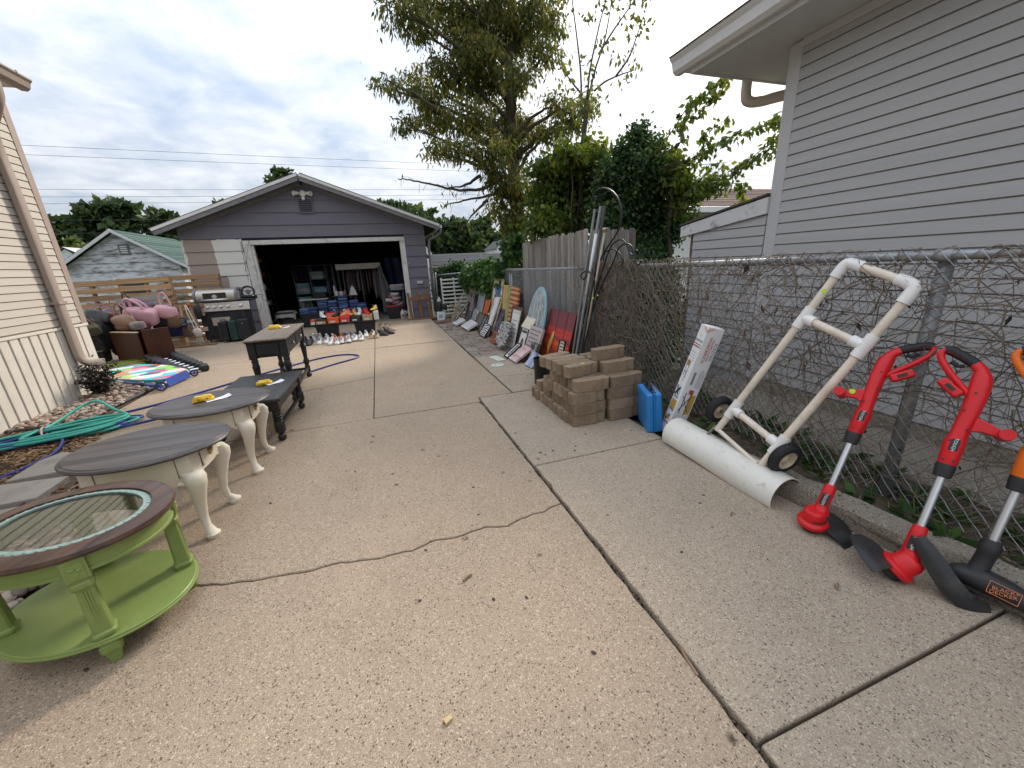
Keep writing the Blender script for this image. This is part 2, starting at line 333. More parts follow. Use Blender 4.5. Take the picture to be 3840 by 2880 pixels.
def slabs():
    rg = random.Random(3)
    crack = [(-1.68,1.93),(-1.35,1.87),(-.99,1.845),(-.86,1.80),(-.70,1.77),(-.52,1.745),(-.36,1.75),(-.17,1.705),(-.02,1.70),(.10,1.735),(.24,1.72),(.37,1.74),(.48,1.70),(.60,1.735),(.72,1.745),(.834,1.775)]
    cr = []
    for i in range(len(crack)-1):
        cr += jag(crack[i], crack[i+1], 4, .006, rg)
    cr.append(crack[-1])
    up = [(x, y+.0045+rg.uniform(0,.004)) for x, y in cr]; dn = [(x, y-.0035) for x, y in cr]
    jr_far = [(.835+rg.uniform(-.004,.003), 1.80+i*.06) for i in range(31)]
    jr_near = [(.835+rg.uniform(-.007,.004), -3+i*.07) for i in range(67)]
    left_far = [(-1.66,2.0),(-1.68,2.35),(-1.95,2.9),(-2.22,3.3),(-2.30,3.655)]
    P = []
    P.append((dn+[p for p in reversed(jr_near) if p[1] < 1.74]+[(-1.66,-3)], 0))
    P.append((list(reversed(up))+left_far+[(-1.2,3.67)]+[(x,3.685) for x in (-.4,.2,.81)]+[p for p in reversed(jr_far) if p[1] < 3.66], 0))
    # far half
    diag = []
    for a, b in (((-2.86,4.35),(-1.05,5.0)), ((-1.05,5.0),(-.2195,5.27))): diag += jag(a, b, 7, .008, rg)
    diag.append((-.2195,5.27))
    P.append(([(-2.30,3.70),(-2.62,3.95),(-2.84,4.33)]+[(x,y-.005) for x,y in diag]+[(-.2195,3.70)], -.004))
    P.append(([(x,y+.004) for x,y in reversed(diag)]+[(-2.92,4.9),(-2.95,7.335),(-.2195,7.335)], 0))
    d2 = jag((-.2105,5.28), (1.215,5.76), 9, .008, rg)+[(1.215,5.76)]
    P.append(([(-.2105,3.70),(-.2105,5.275)]+[(x,y-.005) for x,y in d2[1:]]+[(1.218,3.83),(.84,3.83),(.835,3.70)], .002))
    P.append(([(x,y+.004) for x,y in reversed(d2)]+[(-.2105,7.335),(1.225,7.335)], -.002))
    P.append(([(-2.95,7.35),(-2.95,7.66),(-4.18,7.98),(-4.6,8.9),(-6.6,9.3),(-6.6,11.1),(-2.9,11.1),(-2.9,11.04),(-.2195,11.04),(-.2195,7.35)], 0))
    P.append(([(-.2105,7.35),(-.2105,11.04),(1.235,11.04),(1.23,7.35)], .003))
    me = []
    for i, (poly, dz) in enumerate(P):
        o = MB().prism(poly, -.07, dz).build('slab', CONC, drv, bevel=.004, seg=1)
    # raised slabs on the right, chipped along the joint
    def chip(y0, y1, n): return [(.848+abs(rg.gauss(0,.005)), y0+(y1-y0)*i/n) for i in range(n+1)]
    for y0, y1, z in ((-3,.503,.006), (.513,2.220,.013), (2.235,3.79,.010)):
        e = chip(y0, y1, max(6, int((y1-y0)/.06)))
        MB().prism(e+[(2.145-.105*min(y1,2.2),y1),(2.145-.105*min(y0,2.2),y0)], -.07, z).build('slab', CONC2, drv, bevel=.006, seg=2)
    for poly in ([(1.245,3.86),(1.98,3.82),(1.98,4.40),(1.245,4.52)], [(1.245,4.535),(1.98,4.415),(1.98,5.0),(1.62,5.06),(1.245,5.2)], [(1.25,5.215),(1.61,5.075),(1.80,5.06),(1.82,5.7),(1.255,5.66)]):
        MB().prism([tuple(p) for p in poly][::-1], -.07, -.003).build('slab', CONC2, drv, bevel=.005, seg=1)
slabs()
def flagstones():
    rg = random.Random(11); base = struct(bpy.data.objects.new('stone_path', None)); COL.objects.link(base)
    mt = M('slate_paver', (.235,.19,.155), .9, var=.3, scale=9, bump=.5, bscale=45, obj=.25, dirt=(.10,.08,.065), dirt_amt=.6)
    y = 5.72; prev = [1.255+.575*k/8 for k in range(9)]
    edge = [0]*9
    def yl(y, e): return [(1.255+.575*k/8, y+e[k]) for k in range(9)]
    while y < 10.45:
        h = rg.uniform(.10,.20); e2 = [0]*9; w = 0
        for k in range(9): w = w*.5+rg.uniform(-.02,.02); e2[k] = w
        cuts = [0]+sorted(rg.sample(range(2,7), rg.choice((1,2,2))))+[8]
        lo, hi = yl(y+.006, edge), yl(y+h-.006, e2)
        for a, b in zip(cuts, cuts[1:]):
            if b-a < 1: continue
            pl = lo[a:b+1]+hi[a:b+1][::-1]
            cx = sum(p[0] for p in pl)/len(pl); pl = [(cx+(px-cx)*(1-.012/((b-a)*.072)), py) for px, py in pl]
            MB().prism(pl, -.06, -.012+rg.uniform(-.006,.006)).build('paving_stone', mt, base, bevel=.006, seg=1)
        y += h; edge = e2
flagstones()
def kerb():
    rg = random.Random(5); k = struct(bpy.data.objects.new('kerb', None)); COL.objects.link(k)
    ys = [-3,.40,2.20]
    for a, b in zip(ys, ys[1:]):
        n = max(3, int((b-a)/.08)); rings = []
        for i in range(n+1):
            y = a+.004+(b-a-.008)*i/n; k0 = 2.16-.105*y; j = lambda s: rg.uniform(-s, s)
            rings.append([Vector((k0-.008+j(.004), y, -.07)), Vector((k0-.005+j(.006), y, .10+j(.006))), Vector((k0+.006+j(.008), y, .128+j(.006))), Vector((k0+.10+j(.008), y, .130+j(.006))), Vector((k0+.125+j(.006), y, .11)), Vector((k0+.13, y, -.07))])
        MB().loft(rings).build('kerb_stone', CONC3, k, smooth='auto', angle=30)
    # strip of soil and walk beyond it
    vs = []; fs = []; xs = [2.04+.08*i for i in range(10)]; ys = [-3+.12*i for i in range(125)]
    for y in ys:
        for x in xs: vs.append((x, y, (.075 if y < 2.3 else .02)+.03*noise.noise((x*5, y*5, 0))+.02*noise.noise((x*17, y*17, 2))))
    n = len(xs)
    for j in range(len(ys)-1):
        for i in range(n-1): fs.append((j*n+i, j*n+i+1, (j+1)*n+i+1, (j+1)*n+i))
    struct(MB().add(vs, fs).build('soil', SOIL, smooth=True))
    wk = MB()
    struct(MB().box((2.72,-3,-.05), (3.31,3.15,.085)).build('side_walk', CONC3, bevel=.02))
    struct(MB().box((1.83,3.95,-.07), (2.15,11.3,-.006)).build('fence_strip', CONC3))
kerb()

# ------------------------------------------------------------------ siding walls
def hclip(poly, a, b, c):
    """keep a*x+b*y<=c"""
    out = []
    for i in range(len(poly)):
        p, q = poly[i], poly[(i+1) % len(poly)]; dp = a*p[0]+b*p[1]-c; dq = a*q[0]+b*q[1]-c
        if dp <= 0: out.append(p)
        if dp*dq < 0: t = dp/(dp-dq); out.append((p[0]+(q[0]-p[0])*t, p[1]+(q[1]-p[1])*t))
    return out
def board(mats, parent, frame, poly, zlo, zhi, t0=.014, t1=.003, name='siding_board', bevel=0):
    """one lapped board: poly in (along, up), frame(along, out, up) -> world"""
    if len(poly) < 3: return None
    n = len(poly); fr = [frame(u, t0+(t1-t0)*(v-zlo)/(zhi-zlo), v) for u, v in poly]; bk = [frame(u, -.004, v) for u, v in poly]
    return MB().add(fr+bk, [tuple(range(n)), tuple(range(2*n-1, n-1, -1))]+[(i, n+i, n+(i+1)%n, (i+1)%n) for i in range(n)]).build(name, mats, parent)
def siding(parent, mats, frame, u0, u1, z0, z1, expo, clips=(), t0=.019, joints=None, rg=None, gap=.0085, t1=.012):
    z = z0
    while z < z1-.01:
        zt = min(z+expo, z1); spans = [(u0, u1)]
        if joints:
            cut = [u0]+joints(rg)+[u1]; spans = [(a+.0015, b-.0015) for a, b in zip(cut, cut[1:])]
        for a, b in spans:
            poly = [(a, z+gap), (b, z+gap), (b, zt-.0005), (a, zt-.0005)]
            for c in clips: poly = hclip(poly, *c)
            board(mats, parent, frame, poly, z+gap, zt, t0, t1)
        z += expo

def grey_house():
    h = thing('house', 'grey house with horizontal siding and deep white eave on the right behind the fence', 'house', (3.3, 2.72, 0))
    SID = M('grey_vinyl', (.40,.395,.395), .55, var=.05, scale=3, bump=.10, bscale=30, stretch=(1,.15,6), obj=.02)
    TRM = M('grey_trim', (.48,.475,.48), .5, var=.04, bump=.03); SOF = M('soffit_white', (.60,.60,.60), .6, var=.05, bump=.03)
    GUT = M('gutter_white', (.66,.66,.66), .4, var=.04, bump=0); ROOF = M('dark_shingle', (.09,.075,.07), .95, var=.3, scale=30, bump=.6, spec=.1)
    # frame: along = -Y from the corner, out = -X
    fr = lambda u, o, v: (-o, -u, v)
    siding(h, SID, fr, .07, 5.6, .20, 2.84, .085)
    MB().box((.0,-5.6,-.3), (4.5,0,2.86)).build('wall', SID, h)
    MB().box((-.02,-.085,.18), (.02,.02,2.85)).build('corner_post', TRM, h, bevel=.004)
    MB().box((-.012,-5.6,-.2), (.012,.0,.195)).build('foundation', CONC3, h)
    MB().box((-.03,-5.6,2.80), (0,-.086,2.858)).build('frieze', TRM, h, bevel=.003)
    s = MB().box((-.46,-5.6,2.86), (4.5,.56,2.90)).build('soffit', SOF, h)
    MB().box((-.475,-5.6,2.845), (-.455,.575,3.02)).build('fascia', SOF, h, bevel=.003)
    MB().box((-.454,.556,2.845), (4.5,.576,3.02)).build('fascia', SOF, h, bevel=.003)
    # roof
    rf = MB().add([(-.62,-5.6,3.0),(-.62,.7,3.0),(4.5,.7,3.0),(4.5,-5.6,3.0),(1.9,-5.6,4.0),(1.9,-1.8,4.0)], [(0,1,5,4),(1,2,5),(2,3,4,5),(0,3,2,1)]).build('roof', ROOF, h)
    prof = [(-.478,3.0),(-.478,2.88),(-.53,2.875),(-.56,2.90),(-.575,2.96),(-.60,2.985),(-.60,3.0),(-.59,3.0),(-.565,2.965),(-.548,2.91),(-.525,2.89),(-.49,2.89),(-.49,3.0)]
    MB().loft([[Vector((x, y, z)) for x, z in prof] for y in (-5.6,.70)]).build('gutter', GUT, h)
    MB().loft([[Vector((x, .1-x+0.0, z)) for x, z in prof]+[] for _ in (0,)]+[[Vector((4.5, .1-x, z)) for x, z in prof]]).build('gutter', GUT, h)
    MB().tube(spline([(.22,.62,2.92),(.22,.62,2.76),(.24,.60,2.70),(.32,.54,2.685),(.46,.42,2.70),(.9,.05,2.74)], 6), .045, 10).build('downspout', M('beige_pipe', (.58,.53,.46), .5, var=.08), h, smooth=True)
    # lean-to behind the house
    a = thing('lean_to', 'low grey sided lean-to with peeling white rake board attached to the grey house', 'shed', (3.3, 2.74, 0))
    fr2 = lambda u, o, v: (-o, u, v)
    siding(a, SID, fr2, .012, .855, .20, 1.8, .085, clips=[(.115, 1, 1.675)])
    MB().prism([(0,-.1),(.855,-.1),(.855,1.57),(0,1.67)], 0, .02, Matrix(((0,0,1,0.001),(1,0,0,0),(0,1,0,0),(0,0,0,1)))).build('wall', SID, a)
    MB().prism([(0,1.655),(1.03,1.535),(1.03,1.645),(0,1.79)], 0, .035, Matrix(((0,0,-1,-.004),(1,0,0,0),(0,1,0,0),(0,0,0,1)))).build('rake_board', M('peeling_white', (.60,.60,.60), .7, var=.06, bump=.2, dirt=(.22,.21,.20), dirt_amt=.95, dirt_scale=12, dirt_thr=.52), a, bevel=.003)
    MB().add([(-.05,0,1.80),(-.05,1.04,1.655),(2.6,1.06,1.655),(2.6,0,1.80),(-.05,0,1.818),(-.05,1.04,1.673),(2.6,1.04,1.673),(2.6,0,1.818)], [(0,3,2,1),(4,5,6,7),(0,1,5,4),(1,2,6,5),(2,3,7,6),(3,0,4,7)]).build('roof', ROOF, a)
    MB().box((.02,.868,-.1), (.085,.93,1.56)).build('post', woodgrain('brown_post', (.20,.10,.055), (.10,.05,.03), axis='Z'), a)
    # house further off, brown roof
    b = thing('house', 'white walled house with brown shingle roof seen beyond the lean-to', 'house', (7.3, 9.0, 0))
    WH = M('white_panel', (.62,.62,.60), .7, var=.07, scale=2); BR = M('brown_shingle', (.15,.105,.09), .95, var=.4, scale=26, bump=.5, stretch=(1,1,3), spec=.1, obj=.2)
    MB().box((0,0,-.3), (5.5,.03,2.30)).build('wall', WH, b)
    for z in (.75,1.25,1.8): MB().box((0,-.006,z), (5.5,0,z+.01)).build('siding_joint', M('dark_gap', (.12,.12,.12)), b)
    MB().box((.0,-.30,2.30), (5.6,.03,2.36)).build('soffit', M('beige_soffit', (.30,.28,.25), .7), b)
    MB().box((-.05,-.38,2.36), (5.6,-.30,2.50)).build('gutter', GUT, b, bevel=.01)
    for k in range(11):
        z = 2.5+k*.075; y = -.3+k*.19
        MB().add([(-.1+k*.16, y, z), (5.7, y, z), (5.7, y+.21, z+.068), (.06+k*.16, y+.21, z+.068), (-.1+k*.16, y, z-.03), (5.7, y, z-.03)], [(0,1,2,3), (4,5,1,0)]).build('shingle_course', BR, b)
grey_house()

def beige_house():
    h = thing('house', 'beige sided house with brown corner trim and vertical skirting on the left', 'house', (-3.65, 6.5, 0))
    SID = M('beige_vinyl', (.475,.43,.372), .6, var=.05, scale=3, bump=.08, bscale=30, stretch=(1,.15,6), obj=.02); TRM = M('taupe_trim', (.33,.265,.225), .5, var=.05, bump=.03)
    SK = M('cream_skirt', (.58,.54,.47), .6, var=.05, bump=.06)
    fr = lambda u, o, v: (o, -u, v)
    MB().box((-5,-9,-.3), (0,0,3.345)).build('wall', SID, h)
    siding(h, SID, fr, .075, 9, .885, 3.32, .0805)
    MB().box((-.02,-.07,.86), (.022,.025,3.34)).build('corner_post', TRM, h, bevel=.004)
    MB().box((0,-9,.845), (.028,.02,.875)).build('water_table', SK, h, bevel=.004)
    MB().box((0,-9,-.1), (.006,.012,.845)).build('skirting', SK, h)
    y = -.03; k = 0
    while y > -3.2:
        MB().box((.0062,y-.115,-.1), (.018,y-.012,.842)).build('skirting_board', SK, h, bevel=.004, seg=1); y -= .128
    MB().box((.0065,-9,-.1), (.016,y-.01,.84)).build('skirting_board', SK, h)
    # roof edge, gutter
    MB().box((0,-9,3.34), (.40,-.34,3.37)).build('soffit', SK, h)
    MB().add([(.44,-9,3.42),(.44,-.33,3.42),(-3,-.33,5.0),(-3,-9,5.0),(.44,-9,3.38),(.44,-.33,3.38),(-3,-.33,4.96),(-3,-9,4.96)], [(0,3,2,1),(4,5,6,7),(0,1,5,4),(1,2,6,5)]).build('roof', M('roof_brown', (.12,.10,.09), .95, var=.3, scale=30), h)
    prof = [(.40,3.42),(.40,3.31),(.45,3.305),(.48,3.33),(.495,3.38),(.515,3.40),(.515,3.415),(.50,3.415),(.48,3.385),(.465,3.335),(.445,3.32),(.41,3.32),(.41,3.42)]
    MB().loft([[Vector((x, y, z)) for x, z in prof] for y in (-9,-.36)]).build('gutter', TRM, h)
    MB().box((.40,-.56,3.405), (.52,-.545,3.425)).build('gutter_strap', TRM, h)
    # downspout
    path = spline([(.45,-.82,3.32),(.45,-.80,3.20),(.38,-.72,3.07),(.16,-.52,2.93),(.07,-.42,2.80),(.07,-.41,2.4)], 5)+[Vector((.07,-.41,1.2)), Vector((.07,-.41,.60))]+spline([(.07,-.41,.52),(.085,-.39,.46),(.13,-.33,.41),(.19,-.25,.385)], 4)
    d = Vector((.055,0,0)); rings = []
    for i, p in enumerate(path):
        t = (path[min(i+1,len(path)-1)]-path[max(i-1,0)]).normalized(); s = t.cross(Vector((1,0,0)));
        s = s.normalized() if s.length > .2 else Vector((0,1,0)); u = s.cross(t).normalized()
        rings.append([p+s*a*.05+u*b*.033 for a, b in ((-1,-.7),(-.7,-1),(.7,-1),(1,-.7),(1,.7),(.7,1),(-.7,1),(-1,.7))])
    MB().loft(rings).build('downspout', TRM, h, smooth='auto', angle=35)
    MB().box((.02,-.475,1.14), (.112,-.345,1.17)).build('downspout_strap', TRM, h)
beige_house()

def patched(name='patched_paint'):
    """grey-violet paint with tan and primer-white trial patches left of the garage door"""
    m, nt, N, L, b = _new(name)
    tc = N.new('ShaderNodeTexCoord'); sp = N.new('ShaderNodeSeparateXYZ'); L.new(tc.outputs['Object'], sp.inputs[0])
    n = N.new('ShaderNodeTexNoise'); n.inputs['Scale'].default_value = 9; n.inputs['Detail'].default_value = 5; L.new(tc.outputs['Object'], n.inputs['Vector'])
    def m2(op, a, c):
        k = N.new('ShaderNodeMath'); k.operation = op
        for i, v in enumerate((a, c)):
            if isinstance(v, (int, float)): k.inputs[i].default_value = v
            else: L.new(v, k.inputs[i])
        return k.outputs[0]
    nn = m2('MULTIPLY', m2('SUBTRACT', n.outputs['Fac'], .5), .09)
    x = m2('ADD', sp.outputs[0], nn); z = m2('ADD', sp.outputs[2], nn)
    low = m2('LESS_THAN', sp.outputs[2], 1.385)
    tan = m2('MULTIPLY', m2('LESS_THAN', x, m2('ADD', -3.49, m2('MULTIPLY', low, .14))), m2('GREATER_THAN', x, -4.05))
    zone = m2('MULTIPLY', m2('MULTIPLY', m2('LESS_THAN', z, 2.19), m2('GREATER_THAN', sp.outputs[2], .835)), m2('LESS_THAN', x, -2.905))
    def mix(f, a, c):
        k = N.new('ShaderNodeMix'); k.data_type = 'RGBA'
        for i, v in ((0,f),(6,a),(7,c)):
            if isinstance(v, tuple): k.inputs[i].default_value = (*v, 1)
            else: L.new(v, k.inputs[i])
        return k.outputs[2]
    n2 = N.new('ShaderNodeTexNoise'); n2.inputs['Scale'].default_value = 2.5; n2.inputs['Detail'].default_value = 6; L.new(tc.outputs['Object'], n2.inputs['Vector'])
    pur = mix(n2.outputs['Fac'], (.118,.112,.140), (.155,.148,.178))
    c = mix(zone, pur, mix(tan, (.60,.59,.55), (.315,.255,.215)))
    L.new(c, b.inputs['Base Color']); b.inputs['Roughness'].default_value = .65
    n3 = N.new('ShaderNodeTexNoise'); n3.inputs['Scale'].default_value = 60; L.new(tc.outputs['Object'], n3.inputs['Vector']); bp = N.new('ShaderNodeBump'); bp.inputs['Strength'].default_value = .12; bp.inputs['Distance'].default_value = .004; L.new(n3.outputs['Fac'], bp.inputs['Height']); L.new(bp.outputs[0], b.inputs['Normal'])
    MATS[name] = m; return m

def garage():
    h = thing('garage', 'detached grey-violet garage with its wide door open and tan and white paint patches', 'garage', (0, 0, 0))
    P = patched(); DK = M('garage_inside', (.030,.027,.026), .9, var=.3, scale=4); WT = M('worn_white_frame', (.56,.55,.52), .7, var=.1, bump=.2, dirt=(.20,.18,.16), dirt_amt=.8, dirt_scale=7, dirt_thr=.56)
    RK = M('weathered_rake', (.18,.175,.185), .8, var=.35, scale=12, bump=.3, stretch=(1,6,6)); EDGE = M('drip_edge', (.66,.65,.62), .6, var=.1)
    SH = M('grey_shingle', (.14,.135,.13), .95, var=.35, scale=30, bump=.5)
    Y0 = 11.2; fr = lambda u, o, v: (u, Y0-o, v)
    xl, xr, xa, za, ze = -4.1, 1.35, -1.4, 3.46, 2.46
    sl = (za-ze)/(xa-xl); sr = (za-ze)/(xr-xa)
    cl = [(-sl, 1, za-sl*xa), (sr, 1, za+sr*xa)]
    zs = [0, .285]+[.285+.2745*k for k in range(1, 13)]
    for z0, z1 in zip(zs, zs[1:]):
        if z0 < 2.15:
            spans = [(xl, -2.885), (.815, xr)]
        else: spans = [(xl, xr)]
        for a, b_ in spans:
            poly = [(a, z0), (b_, z0), (b_, z1+.012), (a, z1+.012)]
            for c in cl: poly = hclip(poly, *c)
            board([P], h, fr, poly, z0, z1+.012, .030, .004)
    # wall behind boards (left, right, above), sides, back, ceiling
    w = MB()
    w.box((xl,Y0+.005,-.1), (-2.76,Y0+.1,2.46)); w.box((.735,Y0+.005,-.1), (xr,Y0+.1,2.46)); w.box((-2.76,Y0+.005,2.05), (.735,Y0+.1,2.46))
    w.prism([(xl,2.46),(xr,2.46),(xa,3.44)], 0, .09, Matrix(((1,0,0,0),(0,0,1,Y0+.005),(0,1,0,0),(0,0,0,1))))
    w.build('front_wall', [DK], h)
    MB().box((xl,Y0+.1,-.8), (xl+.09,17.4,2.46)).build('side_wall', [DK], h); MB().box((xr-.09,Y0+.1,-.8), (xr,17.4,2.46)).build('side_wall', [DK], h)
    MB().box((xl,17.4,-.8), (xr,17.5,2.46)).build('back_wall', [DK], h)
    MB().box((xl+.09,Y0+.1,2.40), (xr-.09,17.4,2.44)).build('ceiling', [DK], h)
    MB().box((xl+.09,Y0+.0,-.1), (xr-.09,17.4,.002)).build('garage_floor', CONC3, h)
    MB().box((-2.9,11.05,-.08), (.82,Y0-.002,-.003)).build('threshold', CONC3, h, bevel=.006)
    # roof
    def roof(x0, z0, x1, z1, y0, y1, t, mat, name, up=0):
        d = Vector((x1-x0, 0, z1-z0)).normalized(); n = Vector((-d.z, 0, d.x)); n = n if n.z > 0 else -n
        a, b_ = Vector((x0,0,z0))+n*up, Vector((x1,0,z1))+n*up
        MB().add([(p.x, y, p.z) for y in (y0, y1) for p in (a, b_, b_+n*t, a+n*t)], [(0,1,2,3),(7,6,5,4),(0,4,5,1),(1,5,6,2),(2,6,7,3),(3,7,4,0)]).build(name, mat, h)
    yl, yr = -4.42, 1.70
    zl = za-sl*(xa-yl); zr = za-sr*(yr-xa)
    roof(yl, zl, xa, za, 10.90, 17.7, .03, DK, 'roof_deck', .02); roof(xa+.002, za, yr, zr, 10.90, 17.7, .03, DK, 'roof_deck', .02)
    roof(yl-.02, zl-.007, xa+.01, za+.003, 10.86, 17.7, .035, SH, 'roof', .062); roof(xa+.012, za, yr+.02, zr-.007, 10.86, 17.7, .035, SH, 'roof', .062)
    roof(yl, zl, xa-.002, za, 10.868, 10.90, .115, RK, 'rake_board', -.065); roof(xa+.002, za, yr, zr, 10.868, 10.90, .115, RK, 'rake_board', -.065)
    roof(yl, zl, xa-.002, za, 10.852, 10.866, .055, EDGE, 'drip_edge', .025); roof(xa+.002, za, yr, zr, 10.852, 10.866, .055, EDGE, 'drip_edge', .025)
    roof(xl, ze, xa-.004, za, Y0-.05, Y0-.017, .10, RK, 'frieze_board', -.115); roof(xa+.004, za, xr, ze, Y0-.05, Y0-.017, .10, RK, 'frieze_board', -.115)
    # gutter + downspout at right corner
    MB().box((1.70,10.9,zr-.02), (1.79,17.6,zr+.06)).build('gutter', EDGE, h, bevel=.015)
    MB().tube(spline([(1.745,10.98,zr-.02),(1.745,11.0,zr-.12),(1.60,11.08,zr-.22),(1.47,11.16,zr-.28),(1.43,11.22,zr-.5)], 5)+[Vector((1.43,11.22,.15))], .032, 8).build('downspout', M('purple_pipe', (.16,.155,.18), .6), h, smooth=True)
    # door frame
    MB().box((-2.885,Y0-.035,.0), (-2.74,Y0+.12,2.05)).build('door_jamb', WT, h, bevel=.006); MB().box((.72,Y0-.035,.0), (.815,Y0+.12,2.05)).build('door_jamb', WT, h, bevel=.006)
    MB().box((-2.885,Y0-.036,2.05), (.815,Y0+.12,2.15)).build('door_header', WT, h, bevel=.006)
    MB().box((-2.74,Y0-.0,.0), (-2.68,Y0+.12,2.05)).build('door_stop', WT, h); MB().box((.685,Y0,.0), (.72,Y0+.12,2.05)).build('door_stop', WT, h)
    # louvre vent
    v = MB().box((-1.56,Y0-.048,2.73), (-1.22,Y0-.012,3.07)).build('vent', [P], h, bevel=.004)
    MB().box((-1.53,Y0-.0515,2.77), (-1.25,Y0-.0485,3.04)).build('vent_recess', DK, v)
    for k in range(6):
        z = 2.785+k*.043; MB().add([(-1.53,Y0-.052,z+.022),(-1.25,Y0-.052,z+.022),(-1.25,Y0-.082,z),(-1.53,Y0-.082,z),(-1.53,Y0-.052,z+.026),(-1.25,Y0-.052,z+.026),(-1.25,Y0-.082,z+.004),(-1.53,Y0-.082,z+.004)], [(0,3,2,1),(4,5,6,7),(0,1,5,4),(2,3,7,6),(1,2,6,5),(3,0,4,7)]).build('louvre', [P], v)
    # twin flood light
    l = thing('flood_light', 'white twin floodlight with motion sensor above the garage vent', 'light', (-1.40, Y0-.035, 3.16)); lw = M('light_white', (.70,.68,.62), .4, var=.03, bump=0)
    MB().lathe([(.075,0),(.07,.03),(.05,.045)], 14, TR(rot=(R(90),0,0))).build('mount', lw, l, smooth='auto')
    for s in (-1, 1):
        d = Vector((s*.8,-.55,-.12 if s > 0 else -.05)).normalized()
        MB().tube([Vector((s*.03,-.04,0)), Vector((s*.08,-.05,-.005))], .014, 8).build('arm', lw, l, smooth=True)
        MB().lathe([(.028,0),(.036,.03),(.048,.10),(.058,.13),(.052,.13),(.03,.09)], 12, frame_to(Vector((s*.08,-.05,0)), Vector((s*.08,-.05,0))+d), cap=True).build('lamp_head', lw, l, smooth='auto')
    MB().ball((0,-.05,-.11), (.04,.035,.045), 10, 6).build('motion_sensor', lw, l, smooth=True)
    # outlet box, old holes
    e = MB().box((1.01,Y0-.075,.93), (1.17,Y0-.014,1.01)).build('outlet_box', M('outlet_grey', (.40,.40,.43), .5), h, bevel=.012)
    MB().cbox((.86,Y0-.02,1.48), (.02,.006,.012)).build('paint_chip', lw, h)
garage()
# ================================================================== FENCES AND PLANTS
import numpy as np
CROWN = [(0.97, 7.49, 5.14, 0.49, 0.29), (1.7, 8.49, 5.77, 0.75, 0.33), (2.44, 8.37, 5.75, 0.67, 0.4), (2.98, 7.66, 5.41, 0.69, 0.38), (3.7, 7.99, 5.56, 0.37, 0.46), (1.21, 7.93, 5.09, 0.34, 0.2), (2.06, 8.21, 5.28, 0.6, 0.36), (2.95, 8.4, 5.41, 0.7, 0.41), (3.28, 7.43, 4.75, 0.44, 0.22), (0.58, 7.34, 4.14, 0.29, 0.17), (1.2, 8.47, 4.5, 0.46, 0.31), (1.64, 7.91, 4.55, 0.53, 0.35), (2.36, 8.37, 4.66, 0.7, 0.48), (2.75, 7.3, 4.38, 0.43, 0.31), (0.85, 7.92, 3.73, 0.26, 0.16), (1.39, 8.31, 3.93, 0.47, 0.31), (1.87, 7.62, 3.79, 0.59, 0.38), (2.81, 8.62, 4.1, 0.55, 0.44), (1.41, 8.56, 3.49, 0.3, 0.23), (1.59, 7.34, 3.25, 0.43, 0.21), (2.18, 7.34, 3.22, 0.5, 0.32), (2.88, 8.06, 3.56, 0.43, 0.33), (3.39, 8.61, 4.0, 0.52, 0.31), (3.68, 7.83, 4.18, 0.38, 0.27), (3.92, 7.6, 3.9, 0.48, 0.29), (4.36, 7.89, 4.3, 0.26, 0.15), (3.41, 7.34, 3.58, 0.4, 0.2), (2.53, 7.61, 2.88, 0.53, 0.35), (2.43, 7.91, 2.49, 0.3, 0.36), (2.99, 7.99, 2.66, 0.47, 0.37), (2.66, 7.63, 2.15, 0.49, 0.33), (2.61, 7.62, 1.76, 0.2, 0.33), (2.18, 7.61, 4.79, 0.57, 0.34), (1.3, 7.94, 4.12, 0.35, 0.21)]
CROWN_TOP = [(1.21, 7.75, 5.85, 0.79, 0.42), (2.21, 7.43, 5.77, 0.79, 0.45), (3.64, 8.41, 6.55, 0.81, 0.53), (2.15, 8.07, 6.7, 0.89, 0.5), (3.24, 8.17, 7.01, 0.87, 0.52), (2.57, 7.62, 7.09, 0.78, 0.47)]
SHRUB = [(3.34, 6.79, 2.73, 0.53, 0.35), (3.12, 6.69, 2.31, 0.5, 0.35), (3.35, 6.1, 2.81, 0.42, 0.17), (2.71, 6.27, 1.93, 0.39, 0.22), (3.65, 6.58, 2.56, 0.35, 0.35), (2.8, 6.57, 2.8, 0.22, 0.17), (3.48, 6.75, 1.99, 0.45, 0.21)]
SHRUB_TIP = [(3.07, 5.97, 2.91, 0.28, 0.14), (3.51, 6.13, 3.04, 0.16, 0.13), (3.63, 6.07, 2.72, 0.19, 0.11)]
IVY = [(3.79, 5.4, 2.6, 0.32, 0.23), (3.73, 5.54, 2.31, 0.33, 0.33), (4.26, 5.69, 1.97, 0.3, 0.41), (3.96, 5.67, 2.02, 0.37, 0.37), (3.45, 5.5, 2.05, 0.28, 0.33), (4.27, 5.54, 1.55, 0.27, 0.3), (3.82, 5.27, 1.4, 0.28, 0.21), (4.37, 5.37, 1.76, 0.21, 0.24), (4.23, 5.65, 2.4, 0.29, 0.24), (3.49, 5.46, 2.45, 0.17, 0.15)]
IVYR = [(4.24, 5.17, 2.43, 0.2, 0.17), (4.6, 5.32, 2.28, 0.26, 0.15), (4.97, 5.38, 2.34, 0.24, 0.12), (5.21, 5.37, 2.41, 0.19, 0.09), (4.4, 5.25, 2.04, 0.2, 0.15), (4.22, 5.28, 2.65, 0.17, 0.12)]
